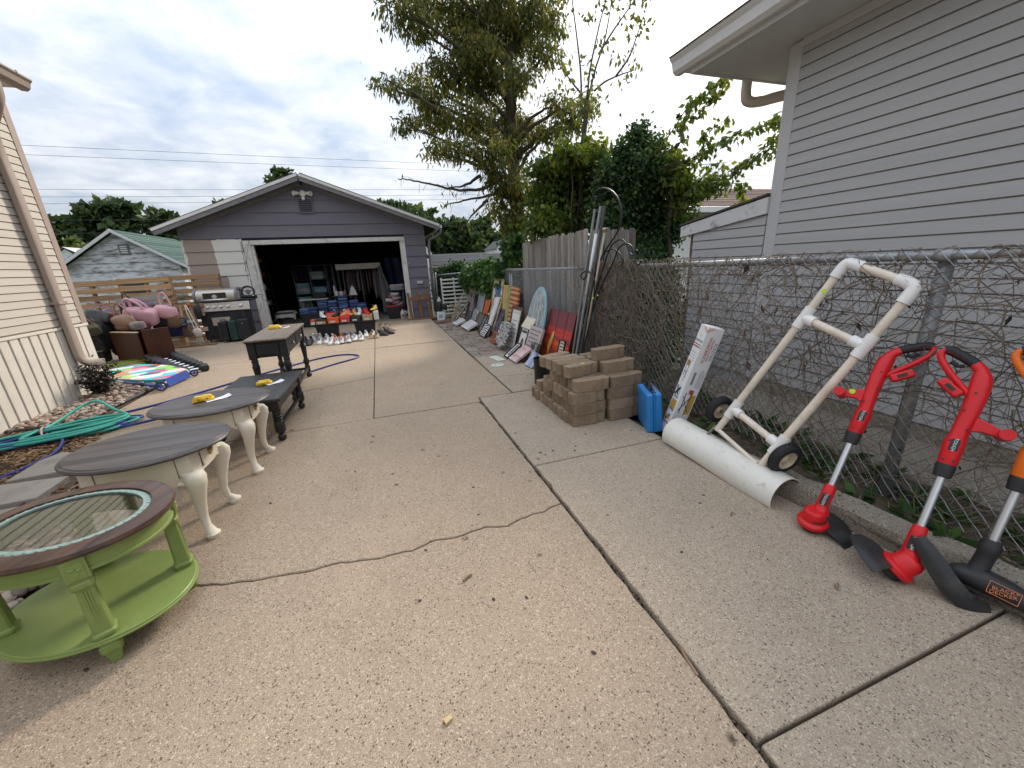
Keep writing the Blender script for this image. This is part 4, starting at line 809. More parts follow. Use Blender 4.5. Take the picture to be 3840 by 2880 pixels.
# ------------------------------------------------------------------ neighbourhood behind
def far_houses():
    h = thing('outbuilding', 'small white outbuilding with badly peeling boards and green roof behind the pallets', 'building', (-8.4, 18, -.7)); rg = random.Random(3)
    PW = M('peeling_boards', (.56,.57,.60), .8, var=.08, scale=5, bump=.2, dirt=(.13,.105,.095), dirt_amt=.95, dirt_scale=3.4, dirt_thr=.47, stretch=(.55,1,2.2)); GR = M('green_shingle', (.075,.115,.10), .95, var=.4, scale=22, bump=.5, spec=.1, obj=.25); WT = M('white_trim', (.60,.60,.60), .6, var=.06)
    hw, ze, za = 1.62, 2.65, 3.75; sl = (za-ze)/1.66; fr = lambda u, o, v: (u, -o, v)
    siding(h, PW, fr, -hw, hw, .0, za-.05, .30, clips=[(sl,1,za-.03), (-sl,1,za-.03)], t0=.03, joints=lambda r: sorted([r.uniform(-1,1)]), rg=rg)
    MB().prism([(-hw,-.2),(hw,-.2),(hw,ze),(0,za-.06),(-hw,ze)], 0, 4, Matrix(((1,0,0,0),(0,0,1,.01),(0,1,0,0),(0,0,0,1)))).build('wall', PW, h)
    for s in (-1, 1):
        n = Vector((s*sl,0,1)).normalized()
        for k in range(13):
            u0, u1 = 1.86*k/13, 1.86*(k+1)/13+.03; a = Vector((s*u0,0,za-sl*u0))+n*.05; b = Vector((s*u1,0,za-sl*u1))+n*.075
            MB().add([(a.x,-.25,a.z),(a.x,4.4,a.z),(b.x,4.4,b.z),(b.x,-.25,b.z),(b.x,-.25,b.z-.03),(b.x,4.4,b.z-.03)], [(0,1,2,3) if s < 0 else (3,2,1,0), (3,2,5,4) if s < 0 else (4,5,2,3)]).build('shingle_course', GR, h)
        MB().add([(0,-.27,za+.06),(s*1.9,-.27,za-sl*1.9+.06),(s*1.9,-.27,za-sl*1.9-.05),(0,-.27,za-.05),(0,-.24,za+.06),(s*1.9,-.24,za-sl*1.9+.06),(s*1.9,-.24,za-sl*1.9-.05),(0,-.24,za-.05)], [(0,1,2,3),(4,7,6,5),(0,4,5,1),(1,5,6,2),(2,6,7,3)]).build('rake_board', WT, h)
    v = MB().box((-.02,-.05,2.98), (.28,-.02,3.32)).build('gable_vent', M('vent_dark', (.13,.12,.12)), h)
    for k in range(4): MB().box((.03,-.06,3.03+k*.065), (.23,-.045,3.065+k*.065)).build('louvre', WT, v)
    w = MB().box((-.45,-.06,1.4), (.5,-.02,2.25)).build('window', WT, h); MB().box((-.37,-.065,1.4), (.42,-.062,2.16)).build('pane', M('dark_pane', (.03,.04,.04), .1), w)
    # further houses
    a = thing('house', 'tiny far white house with pale roof left of the peeling outbuilding', 'house', (-13.1,24,-.8)); W2 = M('far_white', (.60,.61,.62), .8, var=.06, scale=2)
    MB().prism([(-.75,0),(.6,0),(.6,3.05),(-.1,3.72),(-.75,3.2)], 0, 3, Matrix(((1,0,0,0),(0,0,1,0),(0,1,0,0),(0,0,0,1)))).build('wall', W2, a)
    MB().add([(-.1,-.1,3.80),(-.1,3,3.80),(1.2,3,3.0),(1.2,-.1,3.0)], [(0,1,2,3)]).build('roof', M('pale_roof', (.45,.44,.44), .8, var=.1), a); MB().add([(-.1,-.1,3.80),(-.1,3,3.80),(-.9,3,3.1),(-.9,-.1,3.1)], [(3,2,1,0)]).build('roof', MATS['pale_roof'], a)
    MB().box((.1,-.02,2.5), (.35,0,2.75)).build('window', M('dark_pane'), a)
    c = MB().box((-.5,1,3.3), (-.2,1.3,4.0)); tagc = c.build('chimney', M('brick_far', (.20,.11,.085), .9, var=.2), a); tagc.location = (1.1,0,0)
    SHG = M('slate_shingle', (.085,.088,.092), .95, var=.4, scale=20, bump=.5, stretch=(1,3,3), spec=.08, obj=.25)
    def lowroof(label, x0, x1, y0, z0, z1, dx, cat='shed', wall=M('tan_wall', (.42,.38,.32), .8)):
        r = thing('shed', label, cat, (x0, y0, 0)); n = 9
        for k in range(n):
            t0, t1 = k/n, (k+1)/n+.02; zA, zB = z0+(z1-z0)*t0, z0+(z1-z0)*t1; yA, yB = .95*t0, .95*t1; sh = dx*t0; sh1 = dx*t1
            MB().add([(sh*.1,yA,zA),(x1-x0-sh,yA,zA),(x1-x0-sh1,yB,zB),(sh1*.1,yB,zB),(sh*.1,yA,zA-.025),(x1-x0-sh,yA,zA-.025)], [(0,1,2,3),(4,5,1,0)]).build('shingle_course', SHG, r)
        MB().box((-.02,-.03,z0-.10), (x1-x0+.02,-.005,z0-.03)).build('fascia', wall, r); MB().box((.1,.05,-1), (x1-x0-.1,1.8,z0-.06)).build('wall', wall, r)
    lowroof('low shed with grey shingle roof behind the vine hedge right of the garage', 2.08, 4.8, 16, 1.42, 1.84, .28)
    lowroof('darker grey shingled roof beyond the low shed beside the tall tree', 4.7, 8.2, 18.5, 1.40, 1.85, .1)
    for x, y, w, z, lab, col in ((3.0,26,.95,2.55,'far white clapboard house end rising over the low shed roof','far_white'), (2.35,22,.6,2.2,'far beige gable just right of the garage wall','tan_wall'), (8.4,26,1.3,2.6,'far white gable house behind the tall tree trunk','far_white')):
        f = thing('house', lab, 'house', (x,y,-.8)); MB().prism([(-w/2,0),(w/2,0),(w/2,z+.45),(0,z+1.05),(-w/2,z+.6)], 0, 3, Matrix(((1,0,0,0),(0,0,1,0),(0,1,0,0),(0,0,0,1)))).build('wall', MATS[col], f)
        MB().add([(0,-.1,z+1.12),(0,3,z+1.12),(w/2+.15,3,z+.42),(w/2+.15,-.1,z+.42),(-w/2-.15,-.1,z+.52),(-w/2-.15,3,z+.52)], [(0,3,2,1),(0,1,5,4)]).build('roof', SHG, f)
        for q in range(4): MB().box((-w/2,-.012,.5+q*.5), (w/2,0,.512+q*.5)).build('siding_joint', M('dark_gap'), f)
far_houses()
def far_tree(label, x, y, zt, r, seed, tone=(.0,.6), mat=LEAF_FAR, z0=-.8, group='trees far behind the garage'):
    t = thing('background_tree', label, 'tree', (x,y,z0), group=group); rg = random.Random(seed); h = zt-z0
    mb = MB(); limb(mb, [(0,0,0),(.1,0,h*.4),(0,0,h*.85)], .22, .05, 7, .05, rg); mb.build('trunk', BARK, t, smooth=True)
    cl = [(rg.uniform(-.75,.75)*r, rg.uniform(-.6,.6)*r, h*(.28+.60*rg.random()), r*rg.uniform(.32,.55), r*rg.uniform(.28,.42)) for _ in range(13)]+[(0,0,h-r*.38,r*.5,r*.38)]
    cl = [(a*(1-.5*max(0,(c/h-.55)/.45)), b, c, d, e) for a,b,c,d,e in cl]
    P, D, S, T = clump_leaves(cl, 190/(r**1.2), seed, .2, (.22*r**.5,.42*r**.5), tone, .4, minn=260); leaf_mesh('crown', mat, P, D, S, T, .75, t, seed=seed)
for i, a in enumerate([('far dark tree at the left end above the peeling outbuilding', -22.3,40,6.2,3.2), ('tallest dark tree of the row left of the garage roof', -18.6,41,7.4,3.3), ('rounded dark tree just left of the garage eave', -15.6,40,6.6,2.6), ('smaller tree tucked against the garage eave', -13.6,39,5.2,1.8), ('tree crown rising behind the garage ridge', -6.1,40,9.9,2.1), ('small tree tip above the left slope of the garage roof', -11.0,40,7.3,1.2), ('dark tree showing above the right slope of the garage roof', 1.3,40,7.3,2.6), ('broad tree between the garage and the tall tree', 4.2,38,6.6,2.9), ('tree low beside the tall tree trunk', 7.2,38,5.6,2.6), ('far tree partly hidden by the tall tree', 10.8,40,5.6,2.6), ('small tree tip right of the garage ridge', -2.6,40,8.3,.9)]):
    far_tree(a[0], a[1], a[2], a[3], a[4], 70+i)
far_tree('light green round bush low in front of the far dark trees', -16.2,30,3.7,1.6, 91, (.6,1.1), LEAF_FAR); far_tree('light green leafy bush beside the tiny far white house', -15.0,30,3.4,1.3, 92, (.5,1.0), LEAF_FAR)
far_tree('dark tree far beyond the brown roofed house', 17.5,24,4.4,2.6, 93); far_tree('dark tree rising behind the brown shingle roof', 24,30,5.4,3.2, 94)
def wires():
    WM = M('wire', (.09,.09,.10), .6, bump=0, var=0); rows = [(8.39,8.16,30,'uppermost power line crossing the sky left of the tall tree'),(7.95,7.75,30,'second power line just under the uppermost one'),(6.29,6.50,30,'third power line down crossing behind the garage ridge'),(5.92,6.15,30,'fourth power line down crossing behind the garage ridge'),(5.58,5.85,30,'lowest of the three close power lines behind the garage'),(4.75,4.70,30,'low power line in front of the far dark trees'),(4.05,4.1,30,'lowest dark cable passing behind the peeling outbuilding')]
    for z0, z1, y, lab in rows:
        P = [(-60+130*i/24, y, z0+(z1-z0)*(((-60+130*i/24)+16.5)/20)*1.0+.0004*((-60+130*i/24)-5)**2*.35) for i in range(25)]
        o = MB().tube(P, .010, 4, cap=False).build('power_line', WM); tag(o, lab, 'wire', 'power lines behind the garage')
wires()
# ================================================================== RIGHT SIDE: THINGS ALONG THE FENCE
def bricks():
    rg = random.Random(21); mt = M('tan_block', (.245,.180,.120), .92, var=.18, scale=25, bump=.55, bscale=110, obj=.22, dirt=(.12,.085,.058), dirt_amt=.65, dirt_scale=11)
    L, Wd, Hh = .318, .104, .0965
    def rounded(L, Wd):
        a, w = L/2, Wd/2; P = []
        def rc(cx, cy, r, a0, a1): 
            for i in range(5): t = a0+(a1-a0)*i/4; P.append((cx+r*math.cos(t), cy+r*math.sin(t)))
        rc(-a+.03, -w+.03, .03, math.pi, 1.5*math.pi); P.extend([(a-.085,-w),(a-.075,-w+.008),(a-.06,-w+.012)])
        rc(a-.03, -w+.036, .03, 1.5*math.pi, 2*math.pi); rc(a-.03, w-.03, .03, 0, .5*math.pi); P.extend([(a-.07,w),(-a+.095,w),(-a+.085,w-.010),(-a+.06,w-.010)]); rc(-a+.026, w-.036, .026, .5*math.pi, math.pi)
        return P
    mb = MB(); mb.prism(rounded(L, Wd), 0, Hh); me = mb.mesh('concrete_block', mt)
    ordn = ['first','second','third','fourth','fifth','sixth','seventh','eighth','ninth']
    def put(x, y, z, rz, flip, lab):
        o = bpy.data.objects.new('concrete_block', me); COL.objects.link(o); o.location = (x, y, z); o.rotation_euler = (rg.gauss(0,.004), rg.gauss(0,.004), rz+(math.pi if flip else 0))
        b = o.modifiers.new('Bevel', 'BEVEL'); b.width = .0035; b.segments = 2; b.limit_method = 'ANGLE'; b.angle_limit = R(50)
        tag(o, lab, 'block', 'tan concrete blocks stacked on the slab')
    for j in range(9):
        y = 2.735+j*.107
        lay = 4 if j == 0 else 5 if j <= 4 else (3 if j == 5 else 2 if j < 8 else 1)
        for k in range(lay):
            put(1.545+rg.gauss(0,.010)+(.012 if k % 2 else -.012), y+rg.gauss(0,.004)+(.02 if k == 4 else 0), .014+k*.0985, rg.gauss(0,.022)+(.12 if (k == 4 and j == 1) else 0), rg.random() < .5, f'tan concrete block, left half of the stack, {ordn[k]} layer up, {ordn[j]} row from front')
    for j in range(6):
        y = 2.725+j*.107
        for k in range(5 if 1 <= j <= 4 else 4 if j == 0 else 3):
            put(1.872+rg.gauss(0,.008)+(.012 if k % 2 else 0), y+rg.gauss(0,.004)+(.015 if k == 4 else 0), .014+k*.0985, rg.gauss(0,.02), rg.random() < .5, f'tan concrete block, right half of the stack, {ordn[k]} layer up, {ordn[j]} row from front')
    put(1.845, 2.93, .014+5*.0985, .03, False, 'single tan concrete block lying on top of the right half of the stack')
    put(1.50, 3.30, .014+5*.0985-.0985, .2, True, 'tan concrete block lying loose behind the top layer of the stack')
    s = MB().cbox((0,0,0), (.03,.02,.0012)).build('price_sticker', M('yellow_green_sticker', (.60,.68,.16), .6), None, (1.56,2.86,.5085)); tag(s, 'small pale yellow-green price sticker on a top block of the stack', 'sticker')
bricks()
def pot():
    t = thing('trash_can', 'black cylindrical metal can standing behind the block stack', 'can', (1.66,4.0,-.003)); B = M('black_can', (.014,.013,.013), .35, var=.1, bump=.02)
    MB().lathe([(.09,0),(.093,.01),(.098,.285),(.102,.29),(.102,.305),(.097,.305),(.094,.29),(.088,.02),(0.001,.018)], 28, cap=False).build('body', B, t, smooth='auto'); MB().lathe([(.0985,.25),(.1005,.252),(.1005,.262),(.0985,.264)], 28, cap=False).build('band', B, t, smooth=True)
pot()
def blue_case():
    t = thing('tool_case', 'bright blue plastic carrying case standing on edge beside the blocks', 'case', (1.975,2.47,.011), (0,R(-4),R(-22))); B = M('blue_plastic', (.025,.20,.52), .38, var=.05, bump=.06, bscale=200); K = M('black_plastic', (.015,.015,.016), .45, bump=.05)
    for s in (-1, 1): MB().box((s*.002 if s > 0 else -.06, -.15, 0), (.06 if s > 0 else -.002, .15, .325)).build('shell', B, t, bevel=.018, seg=3)
    MB().box((-.005,-.152,.004), (.005,.152,.328)).build('seam', B, t, bevel=.002)
    MB().box((-.02,-.08,.32), (.02,.08,.334)).build('handle_seat', K, t, bevel=.004)
    MB().tube(spline([(.0,-.06,.33),(.0,-.058,.362),(.0,0,.372),(0,.058,.362),(0,.06,.33)], 5), .009, 8).build('handle', K, t, smooth=True)
    for y in (-.11,.11): MB().cbox((0,y,.327), (.03,.03,.012)).build('latch', K, t, bevel=.003)
blue_case()
def carton():
    """long box leaning on the fence, printed on two sides"""
    base = Vector((1.965,2.27,.013)); top = Vector((2.15,2.13,.86)); z = (top-base).normalized(); x = Vector((.95,-.30,0)); x = (x-z*x.dot(z)).normalized(); y = z.cross(x); Ln = (top-base).length
    m = Matrix((( x.x,y.x,z.x,base.x),(x.y,y.y,z.y,base.y),(x.z,y.z,z.z,base.z),(0,0,0,1)))
    t = thing('carton', 'long white printed carton leaning on the fence beside the blue case', 'box', m.to_translation(), m.to_euler())
    W = M('carton_white', (.70,.70,.72), .45, var=.03, bump=.02); K = M('print_black', (.03,.03,.03), .5, bump=0); RD = M('print_red', (.42,.07,.05), .5, bump=0); GR = M('print_grey', (.22,.22,.23), .5, bump=0); YL = M('print_amber', (.50,.30,.05), .5, bump=0); OR = M('print_orange', (.62,.20,.07), .5, bump=0); TN = M('print_tan', (.34,.17,.09), .5, bump=0)
    wx, wy = .122, .108
    MB().box((0,0,0), (wx,wy,Ln)).build('box_body', W, t, bevel=.003)
    # face A: local -x (narrow, pictures); face B: local -y (title)
    def A(a0, a1, z0, z1, mt, nm='print', e=.0008): return MB().box((-e-.0004,a0,z0), (-.0003,a1,z1)).build(nm, mt, t)
    def B(a0, a1, z0, z1, mt, nm='print', e=.0008): return MB().box((a0,-e-.0004,z0), (a1,-.0003,z1)).build(nm, mt, t)
    rotB = Matrix(((0,1,0),(0,0,-1),(-1,0,0)))  # text running down the side, facing -y
    def txB(s, mt, cx, cz, size): 
        o = text_piece(s, mt, t, (cx,-.0012,cz), (0,0,0), size); o.rotation_euler = Matrix(((0,1,0),(0,0,-1),(-1,0,0))).to_euler()
        return o
    txB('SONTAX', GR, .100, Ln-.17, .034); txB('FOLDING CLAMPING', RD, .074, Ln-.165, .017); txB('WORKBENCH', RD, .050, Ln-.165, .031)
    B(.030,.048,Ln-.44,Ln-.34,GR)
    for k in range(5): B(.072+k*.009,.074+k*.009,Ln-.46,Ln-.33+.01*(k % 3),GR)
    B(.05,.085,Ln-.515,Ln-.48,RD)
    # worktop picture on face B
    B(.070,.112,.20,.36,YL); 
    for q in ((.02,.22,.08,.35),(.02,.34,.09,.22)): 
        o = MB().tube([Vector((q[0],-.0012,q[1])), Vector((q[2],-.0012,q[3]))], .003, 4).build('print', K, t)
    B(.03,.036,.2,.37,K); B(.07,.078,.19,.37,K); B(.05,.12,.02,.14,TN); B(.062,.075,.03,.15,K)
    def txA(s, mt, cy, cz, size):
        o = text_piece(s, mt, t, (-.0012,cy,cz), (0,0,0), size); o.rotation_euler = Matrix(((0,0,-1),(-1,0,0),(0,1,0))).to_euler(); return o
    txA('SONTAX', GR, wy/2, Ln-.115, .026); txA('FOLDING CLAMPING', RD, wy/2, Ln-.142, .010); txA('WORKBENCH', RD, wy/2, Ln-.160, .017)
    for k in range(4): A(.02,.10-.015*(k % 2),Ln-.205-k*.02,Ln-.202-k*.02,GR)
    A(.045,.095,.565,.605,TN); A(.05,.054,.47,.565,K); A(.083,.087,.48,.565,K); A(.05,.09,.51,.514,K); A(.06,.063,.44,.53,K)
    A(.03,.092,.315,.40,M('print_pale', (.52,.53,.56), .5, bump=0)); MB().tube([(-.0014,.04,.39),(-.0014,.09,.325)], .008, 4).build('print', K, t); MB().tube([(-.0014,.09,.395),(-.0014,.05,.33)], .005, 4).build('print', K, t); A(.03,.092,.30,.314,GR)
    A(.022,.095,.21,.285,YL); A(.022,.095,.195,.209,GR); A(.06,.068,.242,.252,W)
    A(.04,.085,.115,.15,YL); MB().ball((-.001,.05,.15), (.0012,.012,.012), 8, 4).build('print', K, t); MB().ball((-.001,.085,.115), (.0012,.014,.014), 8, 4).build('print', K, t); A(.022,.095,.08,.094,GR)
    for k in range(2):
        MB().add([(-.001,.0,Ln-.025-k*.012),(-.001,.0,Ln-.031-k*.012),(-.001,.05,Ln-.004-k*.012),(-.001,.05,Ln+.0-k*.012)], [(0,1,2,3)]).build('print', OR, t); MB().add([(0,-.001,Ln-.025-k*.012),(0,-.001,Ln-.031-k*.012),(.05,-.001,Ln-.004-k*.012),(.05,-.001,Ln-k*.012)], [(3,2,1,0)]).build('print', OR, t)
    MB().lathe([(.009,0),(.009,.0008)], 12, Matrix.Translation((-.0016,wy/2,Ln-.075)) @ Matrix.Rotation(R(90),4,'Y')).build('price_sticker', M('yellow_green_sticker'), t)
carton()
def pusher():
    """snow pusher of plastic pipe with a half-pipe blade, leaning on the fence"""
    t = thing('snow_pusher', 'homemade white plastic pipe snow pusher with wheels and half-pipe blade leaning on the fence', 'pusher', (2.0,1.6,0)); o = Vector((2.0,1.6,0))
    PV = M('pvc_cream', (.68,.60,.50), .38, var=.06, scale=8, bump=.03, dirt=(.50,.41,.31), dirt_amt=.6, dirt_scale=14); FT = M('pvc_white', (.72,.71,.69), .35, var=.04, bump=.02, dirt=(.45,.43,.40), dirt_amt=.5, dirt_scale=12, dirt_thr=.58); BL = M('blade_white', (.66,.64,.58), .3, var=.05, bump=.04, dirt=(.30,.27,.22), dirt_amt=.8, dirt_scale=22, dirt_thr=.58)
    ST = M('rusty_steel', (.26,.23,.20), .5, .6, var=.3, scale=30); TY = M('tyre_black', (.018,.018,.019), .7, var=.1, bump=.1); RM = M('rim_cream', (.55,.46,.34), .5, var=.15, scale=20, dirt=(.25,.16,.09), dirt_amt=.6, dirt_scale=25)
    L0, TL, R0, TRt = [Vector(p)-o for p in ((1.985,1.81,.235),(2.315,1.44,1.275),(1.945,1.455,.15),(2.315,1.13,1.165))]
    legs = []
    for a, b in ((L0, TL), (R0, TRt)): MB().tube([a, b], .021, 16).build('leg', PV, t, smooth='auto', angle=60)
    cb = (TRt-TL).normalized()
    MB().tube([TL, TRt], .021, 16).build('handle_bar', PV, t, smooth='auto', angle=60)
    for a, b, c in ((TL, L0, TRt), (TRt, R0, TL)):
        d1 = (b-a).normalized(); d2 = (c-a).normalized(); MB().tube(spline([a+d1*.085, a+d1*.04, a+d1*.008+d2*.008, a+d2*.04, a+d2*.085], 4), .0285, 16).build('elbow', FT, t, smooth='auto', angle=60)
    def cross(f, name):
        a, b = L0.lerp(TL, f), R0.lerp(TRt, f); MB().tube([a, b], .0205, 14).build(name, PV, t, smooth='auto', angle=60)
        for p, q, u in ((a, b, (TL-L0).normalized()), (b, a, (TRt-R0).normalized())):
            d = (q-p).normalized(); MB().tube([p-u*.06, p+u*.06], .0285, 16).build('tee', FT, t, smooth='auto', angle=60); MB().tube([p+d*.01, p+d*.065], .0285, 16).build('tee', FT, t, smooth='auto', angle=60)
    cross(.72, 'cross_bar'); cross(.155, 'cross_bar')
    MB().tube([L0+Vector((0,0,.01)), R0+Vector((0,0,.01))], .013, 10).build('brace', PV, t, smooth='auto', angle=60)
    # wheels
    ax = (R0-L0).normalized()
    for p, s in ((L0.lerp(TL,.10)-ax*.115+Vector((.03,0,-.02)), -1), (R0.lerp(TRt,.11)+ax*.05+Vector((.035,0,-.01)), 1)):
        m = frame_to(p, p+ax*s); w = MB().lathe([(.056,-.026),(.082,-.026),(.090,-.018),(.094,-.006),(.094,.006),(.090,.018),(.082,.026),(.056,.026)], 32, m, cap=False).build('wheel', TY, t, smooth='auto', angle=50)
        for k in (-.012, 0, .012): MB().lathe([(.0935,k-.002),(.0955,k-.002),(.0955,k+.002),(.0935,k+.002)], 32, m, cap=False).build('tread', TY, w)
        MB().lathe([(.0,.012),(.012,.012),(.013,.022),(.03,.004),(.052,.012),(.057,.024),(.057,-.024),(.052,-.012),(.03,-.004),(.013,-.022),(.012,-.012),(0,-.012)], 28, m, cap=False).build('rim', RM, w, smooth='auto')
        for k in range(8): MB().cbox((.034,0,0), (.036,.007,.02), m @ Matrix.Rotation(k*math.pi/4,4,'Z')).build('spoke', RM, w)
        MB().tube([p, p-ax*s*.13], .008, 8).build('axle', ST, t, smooth=True)
    # half-pipe blade, front edge on the slab
    cx, cz, r = 1.958, .05, .118; rings = []
    for y, dz in ((2.155,.03),(1.85,.022),(1.55,.008),(1.285,.0)):
        ring = []
        for i in range(19): a = R(203-172*i/18); ring.append(Vector((cx+r*math.cos(a), y, max(.013, cz+dz+r*math.sin(a))))-o)
        for i in range(19): a = R(31+172*i/18); ring.append(Vector((cx+(r-.0045)*math.cos(a), y, max(.0135, cz+dz+(r-.0045)*math.sin(a))))-o)
        rings.append(ring)
    MB().loft(rings).build('blade', BL, t, smooth='auto', angle=50)
    for p, b in ((L0, Vector((1.955,1.86,.166))-o), (R0, Vector((1.95,1.44,.155))-o)):
        MB().cbox((0,0,0), (.05,.05,.006), Matrix.Translation(b+Vector((.0,0,.004)))).build('bracket', ST, t, bevel=.002); MB().tube([b+Vector((.0,.012,.0)), p+Vector((.0,.012,.03))], .009, 4).build('strap', ST, t)
        for s in (-1, 1): MB().lathe([(.007,0),(.007,.006)], 6, Matrix.Translation(b+Vector((.014*s,.014*s,.007)))).build('bolt', ST, t)
    q = L0.lerp(TL, .86)+Vector((-.019,-.010,0)); MB().lathe([(.011,0),(.011,.0012)], 14, frame_to(q, q+Vector((-.85,-.5,.1)))).build('price_sticker', M('lime_sticker', (.45,.72,.03), .5), t)
pusher()

def trimmer(label, head, collar, neck, right, s, mats, style='red', hup=(0,0,1), gdir=(1,0,0)):
    """string trimmer: z along the shaft from head to handle; x = side the handle loop points to"""
    BODY, DARK, ALU, GRIP = mats
    head, neck = Vector(head), Vector(neck); z = (neck-head).normalized(); x = Vector(right)*s; x = (x-z*x.dot(z)).normalized(); y = z.cross(x); Ln = (neck-head).length
    m = Matrix(((x.x,y.x,z.x,head.x),(x.y,y.y,z.y,head.y),(x.z,y.z,z.z,head.z),(0,0,0,1)))
    t = thing('string_trimmer', label, 'trimmer', m.to_translation(), m.to_euler()); q = Ln/.955; F = -s; fz = 0 if s > 0 else R(180); V = lambda a, b, c: Vector((a, b, c*q))
    def ell(c, rx, ry, n=14, ax=Vector((0,0,1))):
        u = Vector((0,1,0)); w = u.cross(ax).normalized(); return [Vector(c)+w*rx*math.cos(2*math.pi*k/n)+u*ry*math.sin(2*math.pi*k/n) for k in range(n)]
    MB().tube([V(0,0,.20), V(0,0,.50)], .0135, 14).build('shaft', ALU, t, smooth='auto', angle=60)
    MB().lathe([(.022,.478*q),(.027,.482*q),(.028,.50*q),(.030,.515*q),(.030,.535*q),(.026,.54*q)], 18).build('collar', DARK, t, smooth='auto', angle=25)
    if style == 'red':
        # lower neck and motor head
        MB().loft([ell(V(0,0,.245),.021,.021), ell(V(0,0,.225),.025,.026), ell(V(0,0,.20),.026,.028), ell(V(0,0,.13),.027,.031), ell(V(.004*s,0,.10),.034,.036), ell(V(.004*s,0,.09),.036,.038)]).build('neck', BODY, t, smooth='auto', angle=40)
        iv = m.inverted().to_3x3(); hz = (iv @ Vector(hup)).normalized(); hx = iv @ Vector(gdir); hx = (hx-hz*hx.dot(hz)).normalized(); hy = hz.cross(hx); hc = V(-.010*s,0,.045)-hz*.03; hmm = Matrix(((hx.x,hy.x,hz.x,hc.x),(hx.y,hy.y,hz.y,hc.y),(hx.z,hy.z,hz.z,hc.z),(0,0,0,1)))
        MB().lathe([(.030,.0),(.058,.0),(.064,.006),(.064,.022),(.060,.028),(.050,.034),(.046,.075),(.040,.086),(.034,.090),(0,.092)], 26, hmm, cap=False).build('motor_housing', BODY, t, smooth='auto', angle=28)
        for k in range(6): MB().cbox((.049,0,.05), (.006,.018,.004), hmm @ Matrix.Rotation(k*.32-1.9,4,'Z')).build('cooling_slot', DARK, t)
        MB().lathe([(.0,-.030),(.038,-.030),(.044,-.022),(.044,-.006),(.036,.0)], 20, hmm, cap=False).build('line_spool', DARK, t, smooth='auto')
        # guard: curved shield on one side
        G = []
        for i in range(11):
            a = R(-62+124*i/10); G.append(a)
        vs = []
        for a in G:
            for rr, zz in ((.055,.012),(.12,.004),(.155,-.012),(.166,-.034)): vs.append(hmm @ Vector((rr*math.cos(a), rr*math.sin(a), zz)))
        n0 = len(vs); vs += [v+hmm.to_3x3() @ Vector((0,0,.004)) for v in vs]; fs = []
        for i in range(10):
            for k in range(3): a = i*4+k; fs += [(a,a+1,a+5,a+4), (n0+a,n0+a+4,n0+a+5,n0+a+1)]
            fs += [(i*4+3,n0+i*4+3,n0+i*4+7,i*4+7), (i*4,i*4+4,n0+i*4+4,n0+i*4)]
        fs += [tuple(range(4))+tuple(n0+k for k in (3,2,1,0)), tuple(40+k for k in (3,2,1,0))+tuple(n0+40+k for k in range(4))]
        MB().add(vs, fs).build('guard', DARK, t, smooth='auto', angle=40)
        MB().tube(spline([hmm @ Vector(p) for p in ((.04,.02,-.012),(.075,.05,-.02),(.10,.0,-.022),(.095,-.06,-.024),(.05,-.085,-.02))], 5), .0012, 4).build('trimmer_line', ALU, t, smooth=True)
        # label plates
        pl = MB().box((-.016,min(F*.034,F*.0285),.135*q), (.016,max(F*.034,F*.0285),.195*q)).build('label_plate', DARK, t, bevel=.002); w = M('print_white', (.7,.7,.7), .5, bump=0)
        text_piece('TOUGH', w, t, V(0,F*.0348,.165), (R(90),R(90),fz), .016)
    # main body
    B = MB(); B.loft([ell(V(0,0,.53),0.0244,0.0264), ell(V(0,0,.545),0.0294,0.0317), ell(V(.002,0,.64),0.0319,0.0334), ell(V(0,0,.67),0.0269,0.0317), ell(V(-.004,0,.76),0.0277,0.0308), ell(V(-.006,0,.84),0.0302,0.0299), ell(V(-.004,0,.90),0.0311,0.0282), ell(V(.0,0,.94),0.0286,0.0246), ell(V(.012,0,.968),0.0202,0.0202,ax=Vector((.8,0,.8))), ell(V(.035,0,.985),0.0160,0.0185,ax=Vector((1,0,.45)))]).build('body', BODY, t, smooth='auto', angle=45)
    loop = spline([V(.016,0,.975),V(.040,0,.995),V(.075,0,1.016),V(.108,0,1.032),V(.128,0,1.026),V(.131,0,1.002),V(.112,0,.966),V(.078,0,.922),V(.01,0,.845)], 6)
    k0 = int(len(loop)*.47); MB().tube(loop[k0-2:], .0125, 10).build('loop_handle', BODY, t, smooth='auto', angle=60); MB().tube(loop[:5], .0185, 12).build('loop_handle', BODY, t, smooth='auto', angle=60)
    MB().tube(loop[4:k0], [.0195]*(k0-4), 12).build('grip', GRIP, t, smooth='auto', angle=60)
    for off in (-.014,): MB().tube([p+Vector((0,F*.014,-.010)) for p in loop[6:k0-2]], .0028, 4).build('grip_line', BODY, t, smooth=True)
    MB().tube([V(.055,0,.972),V(.075,0,.968),V(.095,0,.985)], .008, 8).build('trigger', GRIP, t, smooth=True)
    if style == 'red':
        MB().cbox((0,0,0), (.085,.040,.038*q), Matrix.Translation(V(.072,0,.868)) @ Matrix.Rotation(R(-38),4,'Y')).build('battery_mount', BODY, t, bevel=.008); MB().cbox((0,F*.0215,0), (.034,.002,.014), Matrix.Translation(V(.072,0,.868)) @ Matrix.Rotation(R(-38),4,'Y')).build('badge', DARK, t)
        # second handle
        MB().loft([[V(-.015,sy*.012,.755-.028*0) if False else Vector((xx, yy, zz*q)) for xx, yy, zz in ((x0,-.013,z0),(x0,.013,z0),(x0,.013,z1),(x0,-.013,z1))] for x0, z0, z1 in ((-.01,.69,.765),(-.05,.705,.755),(-.095,.70,.735))], closed=True).build('handle_bracket', BODY, t, bevel=.004)
